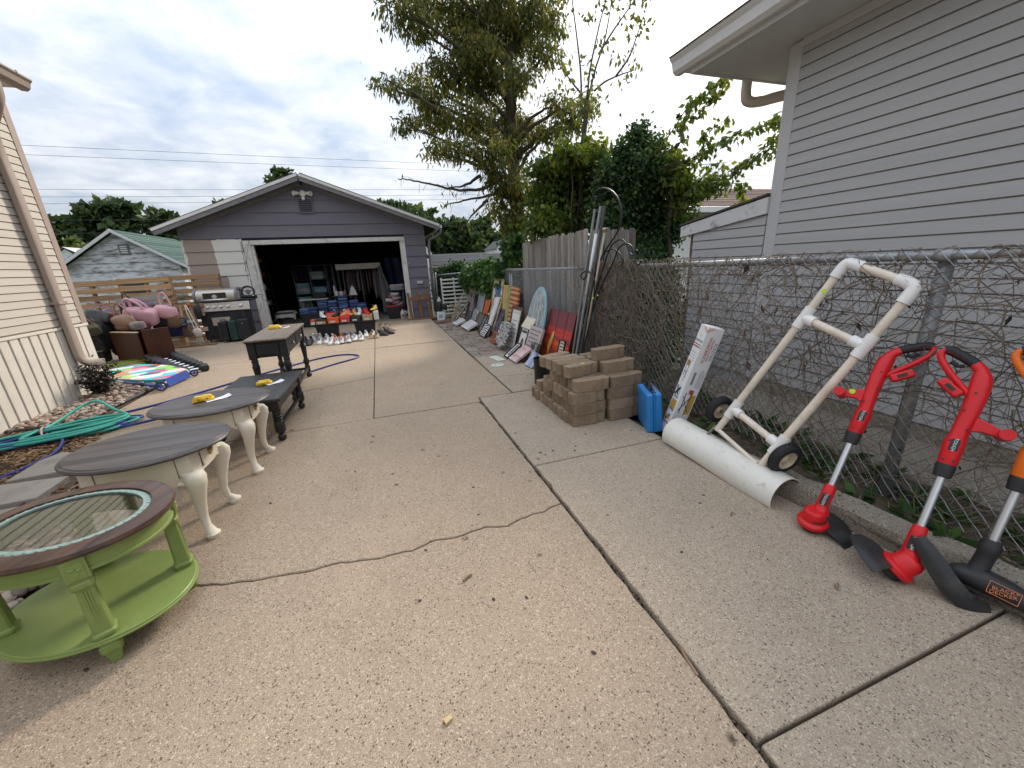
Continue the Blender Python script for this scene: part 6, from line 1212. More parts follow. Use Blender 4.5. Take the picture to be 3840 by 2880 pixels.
def beds():
    rs = np.random.RandomState(5); rg = random.Random(5)
    struct(MB().prism([(-3.66,4.86),(-3.1,4.80),(-2.97,5.0),(-2.95,7.7),(-4.18,7.98),(-4.3,9),(-6.2,9.2),(-6.2,6.52),(-3.66,6.52)], -.06, -.002).build('stone_bed', SOIL)); struct(MB().prism([(-3.66,1.0),(-1.67,1.0),(-1.69,2.3),(-1.96,2.9),(-2.24,3.3),(-2.32,3.68),(-2.63,3.95),(-2.86,4.35),(-2.94,4.79),(-3.66,4.84)], -.06, -.004).build('mulch_bed', SOIL))
    base = MB(); 
    def stones(n, area, size, name, label, mats, zb=.0):
        mb = MB()
        for k in range(n):
            x, y = area()
            s = rg.uniform(*size); m = TR((x, y, zb+s*.25+rg.uniform(0,.03)), (rg.uniform(-.5,.5), rg.uniform(-.5,.5), rg.uniform(0,6.3)), (s, s*rg.uniform(.6,.95), s*rg.uniform(.35,.6)))
            mb.mat(rg.randrange(len(mats))); mb.ball((0,0,0), 1, 7, 4, m @ Matrix.Identity(4), 0)
            for q in range(len(mb.v)-7*3-2, len(mb.v)):
                v = Vector(mb.v[q]); v += Vector((rg.uniform(-1,1), rg.uniform(-1,1), rg.uniform(-1,1)))*s*.10; mb.v[q] = tuple(v)
        tag(mb.build(name, mats, smooth=True), label, 'stones', kind='stuff')
    ST = [M('river_stone_a', (.30,.235,.175), .8, var=.25, scale=30, bump=.2), M('river_stone_b', (.235,.175,.135), .8, var=.25, scale=30, bump=.2), M('river_stone_c', (.36,.30,.245), .8, var=.2, scale=30, bump=.2), M('river_stone_d', (.17,.135,.115), .8, var=.3, scale=30, bump=.2), M('river_stone_e', (.33,.22,.175), .8, var=.25, scale=30, bump=.2)]
    def a1():
        while True:
            x, y = rg.uniform(-4.3,-2.98), rg.uniform(4.86,7.75)
            if x < -3.62 and y < 6.55: continue
            if y > 7.2+(x+4.3)*-.1 and x > -3.2: continue
            return x, y
    stones(1500, a1, (.022,.042), 'river_stones', 'tan and brown river stones filling the bed beside the beige house', ST)
    stones(420, lambda: (rg.uniform(-2.25,-1.70), rg.uniform(1.35,2.45)), (.020,.038), 'river_stones', 'brown stones beside the slab under the green table', ST)
    mb = MB(); MU = [M('bark_chip_a', (.22,.125,.06), .9, var=.3, scale=40), M('bark_chip_b', (.34,.22,.12), .9, var=.3, scale=40), M('bark_chip_c', (.12,.07,.04), .9, var=.3, scale=40)]
    def chips(n, area):
        for k in range(n):
            x, y = area(); L = rg.uniform(.02,.07); mb.mat(rg.choice((0,0,1,2))); mb.cbox((0,0,0), (L, rg.uniform(.006,.016), rg.uniform(.003,.006)), TR((x, y, .004+rg.uniform(0,.022)), (rg.uniform(-.35,.35), rg.uniform(-.35,.35), rg.uniform(0,6.3))))
    chips(2300, lambda: (rg.uniform(-3.62,-2.60), rg.uniform(3.2,4.8))); chips(500, lambda: (rg.gauss(-3.35,.18), rg.gauss(6.05,.25))); chips(700, lambda: (rg.uniform(-2.7,-1.72), rg.uniform(1.9,3.3)))
    tag(mb.build('mulch', MU), 'shredded bark mulch between the stepping slabs and the house', 'mulch', kind='stuff')
    # stepping slabs
    SL = M('stepping_slab', (.30,.265,.225), .92, var=.14, scale=7, bump=.4, bscale=70, dirt=(.15,.125,.10), dirt_amt=.6, dirt_scale=4, dirt_thr=.55)
    for lab, poly in (('grey stepping slab in the mulch nearest the coiled hose', [(-2.70,3.46),(-2.28,3.52),(-2.30,3.74),(-2.66,3.94),(-2.72,3.80)]), ('grey stepping slab in the mulch just in front of the first one', [(-2.78,3.05),(-2.30,3.08),(-2.30,3.38),(-2.74,3.42)]), ('grey stepping slab partly hidden by the green table top', [(-2.68,2.62),(-2.12,2.66),(-2.16,3.0),(-2.72,2.98)])):
        tag(MB().prism(poly, -.02, .042).build('stepping_slab', SL, bevel=.006), lab, 'slab', 'stepping slabs in the mulch')
beds()
def bush():
    t = thing('dark_bush', 'small dark purple-leaved bush at the foot of the downspout', 'bush', (-3.45,5.98,0)); rs = np.random.RandomState(2); rg = random.Random(2); Ps = []; Ds = []
    mb = MB()
    for k in range(15):
        a = rg.uniform(0,6.28); r = rg.uniform(.04,.20); h = rg.uniform(.18,.46); e = Vector((r*math.cos(a), r*math.sin(a), h)); P = spline([(0,0,0), (e.x*.4,e.y*.4,h*.55), e], 5); mb.tube(P, [.005-.003*i/len(P) for i in range(len(P))], 4)
        for p in P[3:]:
            for q in range(9): Ps.append(np.array(p)+rs.normal(size=3)*.028); Ds.append((rs.normal(), rs.normal(), rs.normal()*.6+.1))
    mb.build('stem', BARK, t, smooth=True); Ps = np.array(Ps); n = len(Ps); leaf_mesh('foliage', leafmat('purple_leaf', [(.012,.012,.010),(.03,.022,.02),(.055,.04,.032)], trans=.1), Ps, np.array(Ds), rs.uniform(.03,.06,n), rs.rand(n), .5, t, seed=3)
    t = thing('grass_tuft', 'yellow-green ornamental grass tuft beside the house corner', 'grass', (-4.05,7.6,0)); Ps = []; Ds = []; Ss = []
    mb = MB()
    for k in range(230):
        a = rg.uniform(0,6.28); L = rg.uniform(.15,.34); b = Vector((rg.gauss(0,.05), rg.gauss(0,.04), 0)); d = Vector((math.cos(a), math.sin(a), 0)); mb.tube([b, b+d*L*.35+Vector((0,0,L*.45)), b+d*L*.8+Vector((0,0,L*.42)), b+d*L*1.1+Vector((0,0,L*.22))], [.004,.004,.003,.001], 3, cap=False)
    mb.build('blades', M('grass_yellow', (.30,.33,.06), .6, var=.3, scale=20), t, smooth=True)
bush()
def scooter_board():
    t = thing('scooter', 'blue kick scooter lying on its side across the bed edge', 'scooter', (-2.8,5.95,0)); o = Vector((-2.8,5.95,0)); B = M('scooter_blue', (.03,.065,.28), .35, var=.1); A = M('scooter_silver', (.58,.58,.58), .35, .6); K = M('scooter_black', (.02,.02,.022), .6)
    W = Vector((-2.78,5.87,.07))-o; ax = Vector((.55,-.80,.25)).normalized()
    for c, r in ((W, .062), (Vector((-2.70,6.62,.05))-o, .05)):
        m = frame_to(c, c+ax); w = MB().lathe([(r*.72,-.014),(r*.93,-.014),(r,-.006),(r,.006),(r*.93,.014),(r*.72,.014)], 24, m, cap=False).build('wheel', K, t, smooth='auto'); MB().lathe([(0,-.010),(.014,-.010),(.014,.010),(0,.010)], 12, m, cap=False).build('hub', B, w); MB().lathe([(r*.62,-.011),(r*.73,-.013),(r*.73,.013),(r*.62,.011)], 24, m, cap=False).build('rim', B, w)
        for k in range(6): MB().cbox((r*.42,0,0), (r*.55,.009,.014), m @ Matrix.Rotation(k*math.pi/3,4,'Z')).build('spoke', B, w)
    d0, d1 = Vector((-2.79,6.02,.075))-o, Vector((-2.73,6.50,.075))-o; u = (d1-d0).normalized(); m = Matrix(((u.x,-u.y*.25,-.97*u.y,d0.x),(u.y,u.x*.25,.97*u.x,d0.y),(0,.97,-.25,d0.z),(0,0,0,1)))
    MB().box((0,-.055,-.014), ((d1-d0).length,.055,.014), m).build('deck', B, t, bevel=.004); MB().box((.03,-.045,.0145), ((d1-d0).length-.03,.045,.0165), m).build('grip_tape', K, t)
    MB().tube([W, d0+Vector((0,0,.01))], .016, 8).build('neck', A, t, smooth=True); T0 = Vector((-3.02,6.03,.085))-o; T1 = Vector((-3.33,6.25,.10))-o; T2 = Vector((-3.72,6.52,.12))-o
    MB().tube([W+Vector((-.03,.02,.0)), T0], .020, 10).build('fork', B, t, smooth=True); MB().tube([T0, T1], .0165, 10).build('steering_tube', B, t, smooth=True); MB().tube([T1, T2], .013, 10).build('steering_post', A, t, smooth=True); MB().tube([T0-Vector((.0,0,0)), T0+Vector((-.05,.035,.004))], .024, 10).build('clamp', K, t, smooth=True)
    g = Vector((.3,.35,.10)); MB().tube([T2-g*.3, T2+g*.5], .011, 8).build('handlebar', A, t, smooth=True); MB().tube([T2+g*.25, T2+g*.52], .016, 8).build('handle_grip', K, t, smooth=True); MB().tube([T2-g*.32, T2-g*.12], .016, 8).build('handle_grip', M('white_grip', (.6,.6,.58), .6), t, smooth=True)
    # body board
    b = thing('body_board', 'brightly patched foam body board lying on the stones', 'board', (-3.35,6.80,.075), (R(5),R(-2),0)); m_, nt, N, L, bs = _new('patchwork_foam')
    tc = N.new('ShaderNodeTexCoord'); mp = N.new('ShaderNodeMapping'); mp.inputs['Scale'].default_value = (4.2,9,1); mp.inputs['Rotation'].default_value = (0,0,.45); L.new(tc.outputs['Object'], mp.inputs[0]); vo = N.new('ShaderNodeTexVoronoi'); vo.inputs['Scale'].default_value = 1; L.new(mp.outputs[0], vo.inputs['Vector']); sp = N.new('ShaderNodeSeparateColor'); L.new(vo.outputs['Color'], sp.inputs[0]); rp = N.new('ShaderNodeValToRGB'); rp.color_ramp.interpolation = 'CONSTANT'; e = rp.color_ramp.elements
    cols = [(.75,.10,.16),(.78,.22,.06),(.72,.72,.70),(.30,.62,.10),(.02,.28,.48),(.80,.35,.45),(.05,.50,.58),(.72,.72,.70),(.03,.14,.16)]
    while len(e) < len(cols): e.new(.5)
    for i, c in enumerate(cols): e[i].position = i/len(cols); e[i].color = (*c, 1)
    L.new(sp.outputs[0], rp.inputs[0]); L.new(rp.outputs[0], bs.inputs['Base Color']); bs.inputs['Roughness'].default_value = .45
    ol = [(-.66,.30),(-.60,.20),(-.35,-.10),(-.05,-.30),(.22,-.46),(.44,-.53),(.52,-.50),(.60,-.30),(.62,-.22),(.56,-.14),(.25,.18),(-.1,.42),(-.35,.53),(-.52,.50),(-.63,.42)]
    pl = [tuple(v.to_2d()) for v in spline([(x,y,0) for x, y in ol], 4, True)]
    MB().prism(pl, 0, .028, top_scale=.985).build('core', M('teal_foam', (.03,.28,.30), .5), b, smooth='auto', angle=50); MB().prism([(x*.975,y*.975) for x,y in pl], .0285, .036, top_scale=.985).build('deck_skin', m_, b, smooth='auto', angle=50)
    MB().tube(spline([(-.62,.34,.04),(-.55,.22,.06),(-.40,.18,.05),(-.45,.30,.045)], 5), .006, 6).build('leash', K, b, smooth=True)
scooter_board()
def dumbbells():
    K = M('hex_rubber', (.022,.022,.024), .55, bump=.1); C = M('chrome', (.75,.75,.76), .18, 1, var=.03, bump=0); ordn = ['nearest','second','third','fourth','fifth','sixth','seventh','eighth','farthest']
    for k in range(9):
        f = k/8; p = Vector((-2.78,6.86,0)).lerp(Vector((-3.70,8.08,0)), f); r = .064+.034*f; ln = .135+.05*f; d = Vector((.78,.62,0)).normalized()
        lab = f'{ordn[k]} black hex dumbbell with chrome handle in the row beside the body board' if k else 'nearest and smallest black hex dumbbell at the near end of the row'
        t = thing('dumbbell', lab, 'dumbbell', (p.x,p.y,r*.866), math.atan2(d.y,d.x), group='row of hex dumbbells')
        for s in (-1, 1): MB().lathe([(r*.6,-ln*.40*1),(r,-ln*.30),(r,ln*.30),(r*.6,ln*.40)], 6, Matrix.Translation((s*(ln*.5+.055),0,0)) @ Matrix.Rotation(R(90),4,'Y') @ Matrix.Rotation(R(0),4,'Z')).build('hex_head', K, t, bevel=.004)
        MB().tube([(-.065-ln*.2,0,0),(-.03,0,0),(0,0,0),(.03,0,0),(.065+ln*.2,0,0)], [.013,.016,.018,.016,.013], 10).build('handle', C, t, smooth=True)
dumbbells()
def pillow(mb, c, r, e=.55, n=16, m=10, seed=0, crush=.06, M4=None):
    rg = random.Random(seed); ph = rg.uniform(0,50); vs = []; sp = lambda v, p: math.copysign(abs(v)**p, v)
    for i in range(m+1):
        th = -math.pi/2+math.pi*i/m
        for k in range(n):
            a = 2*math.pi*k/n; d = Vector((sp(math.cos(th),e)*sp(math.cos(a),e), sp(math.cos(th),e)*sp(math.sin(a),e), sp(math.sin(th),e))); q = 1+crush*2.2*noise.noise((d.x*1.6+ph, d.y*1.6, d.z*1.6))+crush*noise.noise((d.x*4+ph, d.y*4, d.z*4)); vs.append(Vector((c[0]+d.x*r[0]*q, c[1]+d.y*r[1]*q, c[2]+d.z*r[2]*q)))
    if M4: vs = [M4 @ v for v in vs]
    fs = [(i*n+k, i*n+(k+1)%n, (i+1)*n+(k+1)%n, (i+1)*n+k) for i in range(m) for k in range(n)]; return mb.add(vs, fs)
def back_left():
    # pallet wall
    rg = random.Random(31); PW = woodgrain('pallet_wood', (.42,.27,.145), (.20,.12,.065), .8, 'X', .85, .28, .35)
    def pallet(label, loc, rot, w=.95, h=1.2, slats=9, gap=.045, st=(-1,0,1), th=.09):
        t = thing('pallet', label, 'pallet', loc, rot, group='wooden pallets stood on edge'); sh = (h-(slats-1)*gap)/slats
        for k in range(slats):
            z = k*(sh+gap); MB().box((-w/2,-.009,z), (w/2,.009,z+sh-.002)).build('slat', PW, t, (rg.uniform(-.006,.006), -th/2-.010+rg.uniform(-.002,.002), 0), (0, rg.uniform(-.008,.008), 0))
        for s in st: MB().box((s*(w/2-.02)-.02,-th/2,0), (s*(w/2-.02)+.02,th/2,h)).build('stringer', PW, t)
        for k in (0, slats//2, slats-1):
            z = k*(sh+gap); MB().box((-w/2,th/2+.002,z), (w/2,th/2+.018,z+sh)).build('slat', PW, t)
    pallet('weathered wooden pallet on edge nearest the beige house', (-5.35,10.05,.02), (R(-3),0,R(2)), .92, 1.38, 10)
    pallet('wooden pallet standing in the middle of the pallet wall', (-4.46,10.02,.02), (R(-3),0,R(1)), .84, 1.40, 10)
    pallet('wooden pallet standing against the garage corner', (-3.92,10.75,.02), (R(-2),0,0), 1.05, 1.42, 10, .05)
    # low pallet frame leaning in front with hooks and boards
    t = thing('pallet', 'open pallet frame leaning in front of the pallet wall, hung with bags', 'pallet', (-3.95,9.74,.0), (R(-14),0,R(6)), group='wooden pallets stood on edge')
    for x in (-.28,.02,.30): MB().box((x-.022,-.03,0), (x+.022,.03,.86)).build('stringer', PW, t, rot=(0, R(-8) if x > .2 else 0, 0))
    for z in (.0,.30,.62,.80): MB().box((-.36,.032,z), (.40,.05,z+.085)).build('slat', PW, t)
    MB().box((-.38,-.10,-.01), (.52,.03,.015)).build('foot_board', PW, t)
    p = tag(MB().box((-.035,-.008,0), (.035,.008,.62)).build('plank', woodgrain('pale_plank', (.55,.42,.22), (.40,.28,.14), axis='Z'), None, (-3.72,9.35,.30), (R(-10),R(-22),0)), 'pale yellow plank leaning diagonally among the hanging bags', 'plank')
    gb = tag(MB().box((-.36,-.012,-.09), (.36,.012,.09)).build('plank', woodgrain('grey_plank', (.34,.31,.28), (.20,.18,.16), axis='X'), None, (-4.35,9.42,1.0), (R(-8),R(-4),0)), 'weathered grey plank laid across behind the pink bag', 'plank')
    # brown cabinet, open panels
    c = thing('cabinet', 'dark brown open wooden cabinet standing at the end of the dumbbell row', 'cabinet', (-4.06,8.02,0), R(-37)); BR = woodgrain('brown_veneer', (.075,.026,.013), (.042,.014,.008), .6, 'Z', .4, 0, .06)
    MB().box((-.34,-.012,0), (.34,.012,.56)).build('front_panel', BR, c, bevel=.004); MB().box((-.335,-.016,.562), (.345,.03,.575)).build('top_edge', M('edge_tan', (.50,.40,.24), .6), c); MB().box((-.34,.012,.02), (-.32,.36,.54)).build('side_panel', BR, c)
    d = MB().box((-.012,.03,0), (.012,.38,.60)).build('door_panel', BR, c, (.36,.02,.0), (0,0,R(-16)), bevel=.004)
    MB().box((-.32,.34,.02), (.30,.36,.54)).build('back_panel', BR, c)
    # bags
    def bag(label, c, r, mat, seed, e=.5, rot=(0,0,0), crush=.07, straps=(), smat=None, sr=.008, name='handbag'):
        t = thing(name, label, 'bag', c, rot, group='bags and totes for sale'); mb = MB(); pillow(mb, (0,0,0), r, e, 18, 10, seed, crush); mb.build('bag_body', mat, t, smooth=True)
        for s in straps: MB().tube(spline(s, 6), sr, 8).build('strap', smat or mat, t, smooth=True)
        return t
    PK = M('pink_plush', (.60,.35,.40), .95, var=.10, scale=20, bump=.5, bscale=120, spec=.1); bag('fluffy pink tote bag on top of the bag pile', (-4.03,8.62,.765), (.24,.12,.145), PK, 3, .45, (R(10),R(12),R(-6)), .05, [[(-.17,-.05,.10),(-.20,-.05,.24),(-.13,-.05,.30),(.02,-.05,.23),(.10,-.05,.11)], [(-.15,.05,.10),(-.17,.05,.22),(-.1,.05,.27),(.04,.05,.21),(.11,.05,.10)]], sr=.021)
    bag('pale pink pleated bag tucked behind the fluffy pink tote', (-3.72,8.75,.80), (.19,.10,.12), M('pink_pleat', (.60,.34,.37), .9, var=.15, scale=4, stretch=(1,1,14), bump=.6, bscale=14), 4, .7, (0,R(14),R(-8)), .05, [[(-.06,0,.08),(-.10,0,.26),(-.04,0,.34),(.06,0,.2),(.10,0,.08)]], M('pink_pleat'), .014)
    LT = M('tan_leather', (.27,.165,.115), .45, var=.15, scale=12, bump=.4, bscale=25); bag('slouchy tan leather handbag on top of the brown cabinet', (-4.15,8.35,.70), (.16,.10,.13), LT, 5, .75, (0,R(8),0), .12, [[(-.11,-.02,.08),(-.17,0,.30),(-.12,0,.36),(.02,0,.22),(.09,-.02,.09)], [(-.10,.03,.08),(-.13,.03,.26),(-.07,.03,.30),(.04,.03,.18),(.09,.03,.08)]], None, .009)
    bag('small maroon glossy bag left of the tan handbag', (-4.42,8.55,.80), (.10,.07,.08), M('maroon_gloss', (.16,.018,.03), .25, var=.15), 6, .6, crush=.1, straps=[[(-.07,0,.05),(-.09,0,.20),(0,0,.25),(.07,0,.05)]], smat=M('tan_leather'), sr=.006)
    bag('navy blue fabric bag hanging below the pleated pink bag', (-3.76,9.05,.46), (.125,.06,.15), M('navy_cloth', (.015,.025,.075), .8, var=.2, bump=.3), 7, .45, straps=[[(-.06,0,.12),(-.04,0,.36),(.06,0,.12)]], sr=.007)
    s = bag('patchwork pouch with white lettering hanging on the pallet frame', (-3.60,8.95,.58), (.075,.02,.085), M('denim_dark', (.025,.04,.09), .85, var=.2, bump=.3), 8, .35, (R(-4),0,0), .03)
    wt = M('print_cream', (.62,.58,.50), .7, bump=0)
    for k, w in enumerate(('SORRY','NOT','SORRY')): text_piece(w, wt, s, (0,-.0245,.042-k*.042), (R(90),0,0), .040)
    bag('speckled brown fur-trimmed bag hanging under the lettered pouch', (-3.58,9.02,.40), (.085,.05,.115), M('speckle_fur', (.16,.10,.075), .95, var=.8, scale=35, bump=.6), 9, .6, crush=.08)
    bag('cream crocheted bag with long straps and fringe at the pallet frame', (-3.42,9.0,.36), (.075,.05,.08), M('cream_knit', (.58,.54,.46), .95, var=.15, scale=30, bump=.8, bscale=60), 10, .8, crush=.1, straps=[[(-.03,0,.06),(-.10,.05,.38),(-.12,.1,.52)], [(.02,0,.06),(-.06,.05,.4),(-.11,.1,.52)]], sr=.010)
    for k in range(14): MB().tube([(-.05+.007*k,0,-.06),(-.055+.008*k,rg.uniform(-.02,.02),-.16),(-.05+.01*k,rg.uniform(-.03,.03),-.26+rg.uniform(0,.05))], .003, 4).build('fringe', M('cream_knit'), bpy.data.objects[[o.name for o in bpy.data.objects if o.get('label','').startswith('cream crocheted')][0]], smooth=True)
    KB = M('black_nylon', (.014,.014,.016), .5, var=.3, scale=10, bump=.5, bscale=18)
    bag('large black nylon duffel slumped beside the beige house corner', (-4.62,8.35,.50), (.20,.20,.26), KB, 11, .5, crush=.26, straps=[[(-.15,-.10,.16),(-.05,-.24,.20),(.10,-.22,.10),(.15,-.16,-.10)],[(-.18,-.15,.0),(-.02,-.23,-.04),(.16,-.18,.02)]], smat=M('strap_grey', (.07,.07,.075), .6), sr=.012, name='duffel_bag'); bag('black zip bag with clear front pocket on top of the black duffel', (-4.55,8.5,.80), (.16,.09,.12), M('smoky_vinyl', (.06,.065,.07), .25, var=.4, scale=8), 12, .5, (R(-20),R(10),0), .12, name='duffel_bag'); bag('black duffel wedged behind the brown cabinet', (-4.40,8.8,.42), (.24,.2,.30), KB, 13, .5, crush=.24, name='duffel_bag')
    bag('olive canvas satchel lying between the black duffels', (-4.52,8.12,.62), (.13,.07,.10), M('olive_canvas', (.09,.085,.05), .9, var=.2, bump=.4), 14, .5, (R(25),R(-8),.3), .1, [[(-.10,0,.06),(-.13,.02,.20),(.02,.03,.24),(.10,0,.07)]], M('tan_leather'), .007)
    bag('grey checked pouch on top of the brown cabinet edge', (-3.93,8.22,.64), (.10,.06,.07), M('grey_check', (.22,.20,.19), .9, var=.5, scale=26, bump=.4), 15, .5, (0,R(-6),.2), .1)
    bag('black shoulder bag hanging behind the tan handbag', (-4.30,8.95,.86), (.15,.07,.14), KB, 16, .5, (R(-8),0,0), .14, [[(-.10,0,.10),(-.06,0,.30),(.08,0,.10)]], KB, .009)
    bag('wine red quilted bag half under the pink tote', (-3.98,8.42,.62), (.12,.07,.09), M('wine_quilt', (.13,.025,.035), .7, var=.3, scale=30, bump=.6), 17, .55, (0,R(10),0), .1)
    bag('brown fringed shoulder bag at the right end of the pile', (-3.62,8.70,.62), (.09,.05,.11), M('brown_suede', (.15,.085,.05), .95, var=.2, bump=.5), 18, .55, (0,R(6),0), .1, [[(-.06,0,.08),(-.02,.05,.32),(.06,0,.08)]], None, .006)
    for q, (lab, p_, r_, mt_) in enumerate((('dark folded jacket thrown over the black duffels', (-4.66,8.62,.80), (.20,.14,.06), KB), ('mauve scarf draped over the pallet frame', (-3.88,9.25,.70), (.06,.04,.16), M('mauve_scarf', (.25,.17,.20), .95, var=.2, bump=.5)), ('black backpack standing behind the pink bags', (-3.95,9.15,.62), (.17,.11,.22), KB))):
        bag(lab, p_, r_, mt_, 60+q, .55, (R(-6),R(4*q-4),.2*q), .2)
    g = thing('jar', 'dark green glass jar standing by the house corner in front of the black duffel', 'jar', (-4.63,8.22,.29)); MB().lathe([(.05,0),(.055,.02),(.055,.13),(.045,.16),(.035,.17)], 16).build('body', M('green_glass', (.02,.14,.04), .15, var=.2), g, smooth='auto'); MB().lathe([(.042,.17),(.042,.19)], 16).build('lid', M('lid_green', (.05,.22,.07), .4), g)
    b = thing('plastic_bin', 'black plastic bin under the green jar by the house corner', 'bin', (-4.60,8.25,0)); MB().box((-.12,-.10,0), (.12,.12,.27), taper=.88).build('body', KB, b, bevel=.01); MB().box((-.13,-.11,.27), (.13,.13,.288)).build('rim', M('bin_rim', (.16,.16,.15), .5), b, bevel=.004)
    HP = M('hanger_violet', (.16,.10,.42), .4); HM = M('hanger_maroon', (.25,.07,.07), .45); HK = M('hanger_black', (.02,.02,.02), .5)
    for lab, p, mt, rz in (('violet plastic hanger left of the pink tote', (-4.30,9.3,.90), HP, .2), ('maroon plastic hanger above the clear pocket bag', (-4.70,9.2,.90), HM, -.2), ('violet plastic hanger lying at the far left of the pile', (-4.82,9.1,.88), HP, .5), ('black plastic hanger above the pleated pink bag', (-3.78,9.35,.98), HK, -.3)):
        o = MB().tube(spline([(-.20,0,0),(-.16,0,.03),(0,0,.10),(.16,0,.03),(.20,0,0),(.16,0,-.012),(0,0,-.012),(-.16,0,-.012)], 5, True), .006, 6, closed=True); o.tube(spline([(0,0,.10),(0,0,.15),(.025,0,.18),(.045,0,.15)], 4), .003, 5); tag(o.build('clothes_hanger', mt, None, p, (R(-15),R(rg.uniform(-12,12)),rz), smooth=True), lab, 'hanger', 'plastic hangers on the pile')
back_left()
def grill():
    t = thing('gas_grill', 'stainless steel gas grill with lid closed standing at the garage wall', 'grill', (-3.27,10.25,0)); SS = M('stainless', (.42,.39,.35), .42, .8, var=.08, scale=3, bump=.03, stretch=(1,1,20)); DK = M('grill_black', (.028,.029,.034), .45, var=.1, bump=.05); CH = M('chrome'); TN = M('tan_panel', (.42,.35,.28), .6)
    MB().box((-.42,-.22,.06), (.42,.24,.66)).build('cart', DK, t, bevel=.01); MB().box((-.30,-.232,.12), (.32,-.2215,.60)).build('cart_opening', M('garage_inside'), t)
    MB().box((-.22,-.24,.36), (.12,-.228,.53)).build('door_panel', TN, t, bevel=.004)
    cp = MB().add([(-.36,-.26,.66),(.54,-.26,.66),(.54,-.20,.84),(-.36,-.20,.84),(-.36,-.10,.66),(.54,-.10,.66),(.54,-.10,.84),(-.36,-.10,.84)], [(0,1,2,3),(7,6,5,4),(0,4,5,1),(3,2,6,7),(1,5,6,2),(0,3,7,4)]).build('control_panel', SS, t, bevel=.012)
    for x in (-.24,-.12,.0,.13,.37):
        m = Matrix.Translation((x,-.235,.755)) @ Matrix.Rotation(R(72),4,'X'); k = MB().lathe([(.034,0),(.036,.006),(.030,.010),(.026,.030),(.022,.034),(0,.034)], 18, m, cap=False).build('knob', CH, t, smooth='auto'); MB().cbox((0,0,.036), (.008,.04,.010), m).build('knob_bar', CH, k, bevel=.002)
    MB().box((-.46,-.20,.84), (.54,.24,.865)).build('cook_box_top', DK, t, bevel=.006); MB().box((.38,-.20,.865), (.62,.22,.89)).build('side_shelf', DK, t, bevel=.006)
    # lid
    rings = []
    for x in (-.42,.30): rings.append([Vector((x,y,z)) for y, z in ((-.20,.868),(-.215,.93),(-.20,1.03),(-.13,1.10),(.0,1.125),(.12,1.10),(.2,1.0),(.21,.868))])
    lid = MB().loft(rings).build('lid', SS, t, bevel=.01, smooth='auto', angle=40)
    for x0, x1 in ((.30,.345), (-.465,-.42)): MB().loft([[Vector((x,y,z)) for y, z in ((-.205,.866),(-.222,.93),(-.207,1.04),(-.135,1.115),(.0,1.14),(.125,1.115),(.207,1.0),(.215,.866))] for x in (x0,x1)]).build('lid_end', M('lid_end_grey', (.16,.165,.17), .4), lid, bevel=.012, smooth='auto')
    m = Matrix.Translation((0,-.213,.985)) @ Matrix.Rotation(R(-7),4,'X'); MB().box((-.28,-.006,-.055), (.14,.004,.06), m).build('lid_window', M('grill_glass', (.015,.014,.013), .12), lid); MB().lathe([(.045,0),(.045,.008),(.0,.010)], 20, m @ Matrix.Translation((-.07,-.006,-.02)) @ Matrix.Rotation(R(90),4,'X'), cap=False).build('thermometer', TN, lid, smooth='auto')
    MB().tube([(-.31,-.27,.905),(.18,-.27,.905)], .013, 10).build('lid_handle', CH, lid, smooth=True)
    for x in (-.28,.15): MB().tube([(x,-.21,.905),(x,-.27,.905)], .009, 8).build('handle_stand', CH, lid, smooth=True)
    for x in (-.38,.38): MB().lathe([(.035,-.015),(.035,.015)], 14, Matrix.Translation((x,-.15,.036)) @ Matrix.Rotation(R(90),4,'Y')).build('caster', DK, t)
    # things on the shelf
    w = thing('steering_wheel', 'round black toy steering wheel standing on the grill side shelf', 'wheel', (-2.75,10.20,.892), (R(-12),0,R(8))); K = M('scooter_black')
    MB().tube([(.115*math.cos(a),0,.135+.115*math.sin(a)) for a in [2*math.pi*k/28 for k in range(28)]], .020, 10, closed=True).build('rim', K, w, smooth=True); MB().lathe([(.04,-.02),(.05,0),(.04,.02)], 14, Matrix.Translation((0,0,.135)) @ Matrix.Rotation(R(90),4,'X')).build('hub', M('hub_grey', (.10,.10,.11), .4), w)
    for a in (.3,2.84,-1.57): MB().tube([(0,0,.135),(.11*math.cos(a),0,.135+.11*math.sin(a))], .010, 6).build('spoke', M('hub_grey'), w)
    MB().box((-.13,-.07,-.0), (.15,.05,.06)).build('base', K, w, bevel=.02)
    MB().ball((.09,-.072,.035), (.015,.006,.012), 8, 5).build('button', M('light_white'), w)
    c = thing('plastic_cup', 'clear plastic cup with pink drink on the grill shelf', 'cup', (-2.93,10.10,.892)); MB().lathe([(.030,0),(.042,.14),(.040,.14),(.029,.004)], 16, cap=False).build('cup', M('clear_cup', (.62,.55,.54), .2, trans=.5), c, smooth='auto'); MB().lathe([(.028,.004),(.033,.06)], 14).build('drink', M('pink_drink', (.55,.32,.30), .4), c); MB().lathe([(.044,.14),(.044,.15),(.02,.165)], 16).build('lid', M('clear_cup'), c)
    # gloves, utensils hanging at the left of the grill
    g = thing('work_gloves', 'dark gloves and tools hanging at the left end of the grill', 'gloves', (-3.66,9.92,.70)); mb = MB(); pillow(mb, (0,0,0), (.06,.05,.14), .8, 12, 8, 5, .2); mb.build('glove', DK, g, smooth=True); mb = MB(); pillow(mb, (-.12,-.05,.14), (.03,.03,.05), .8, 10, 6, 6, .15); mb.build('orange_tag', M('orange_cloth', (.48,.10,.03), .8), g, smooth=True); MB().tube(spline([(-.2,-.1,.28),(-.1,-.05,.32),(0,0,.22),(.05,0,.1)], 5), .006, 6).build('cord', DK, g, smooth=True)
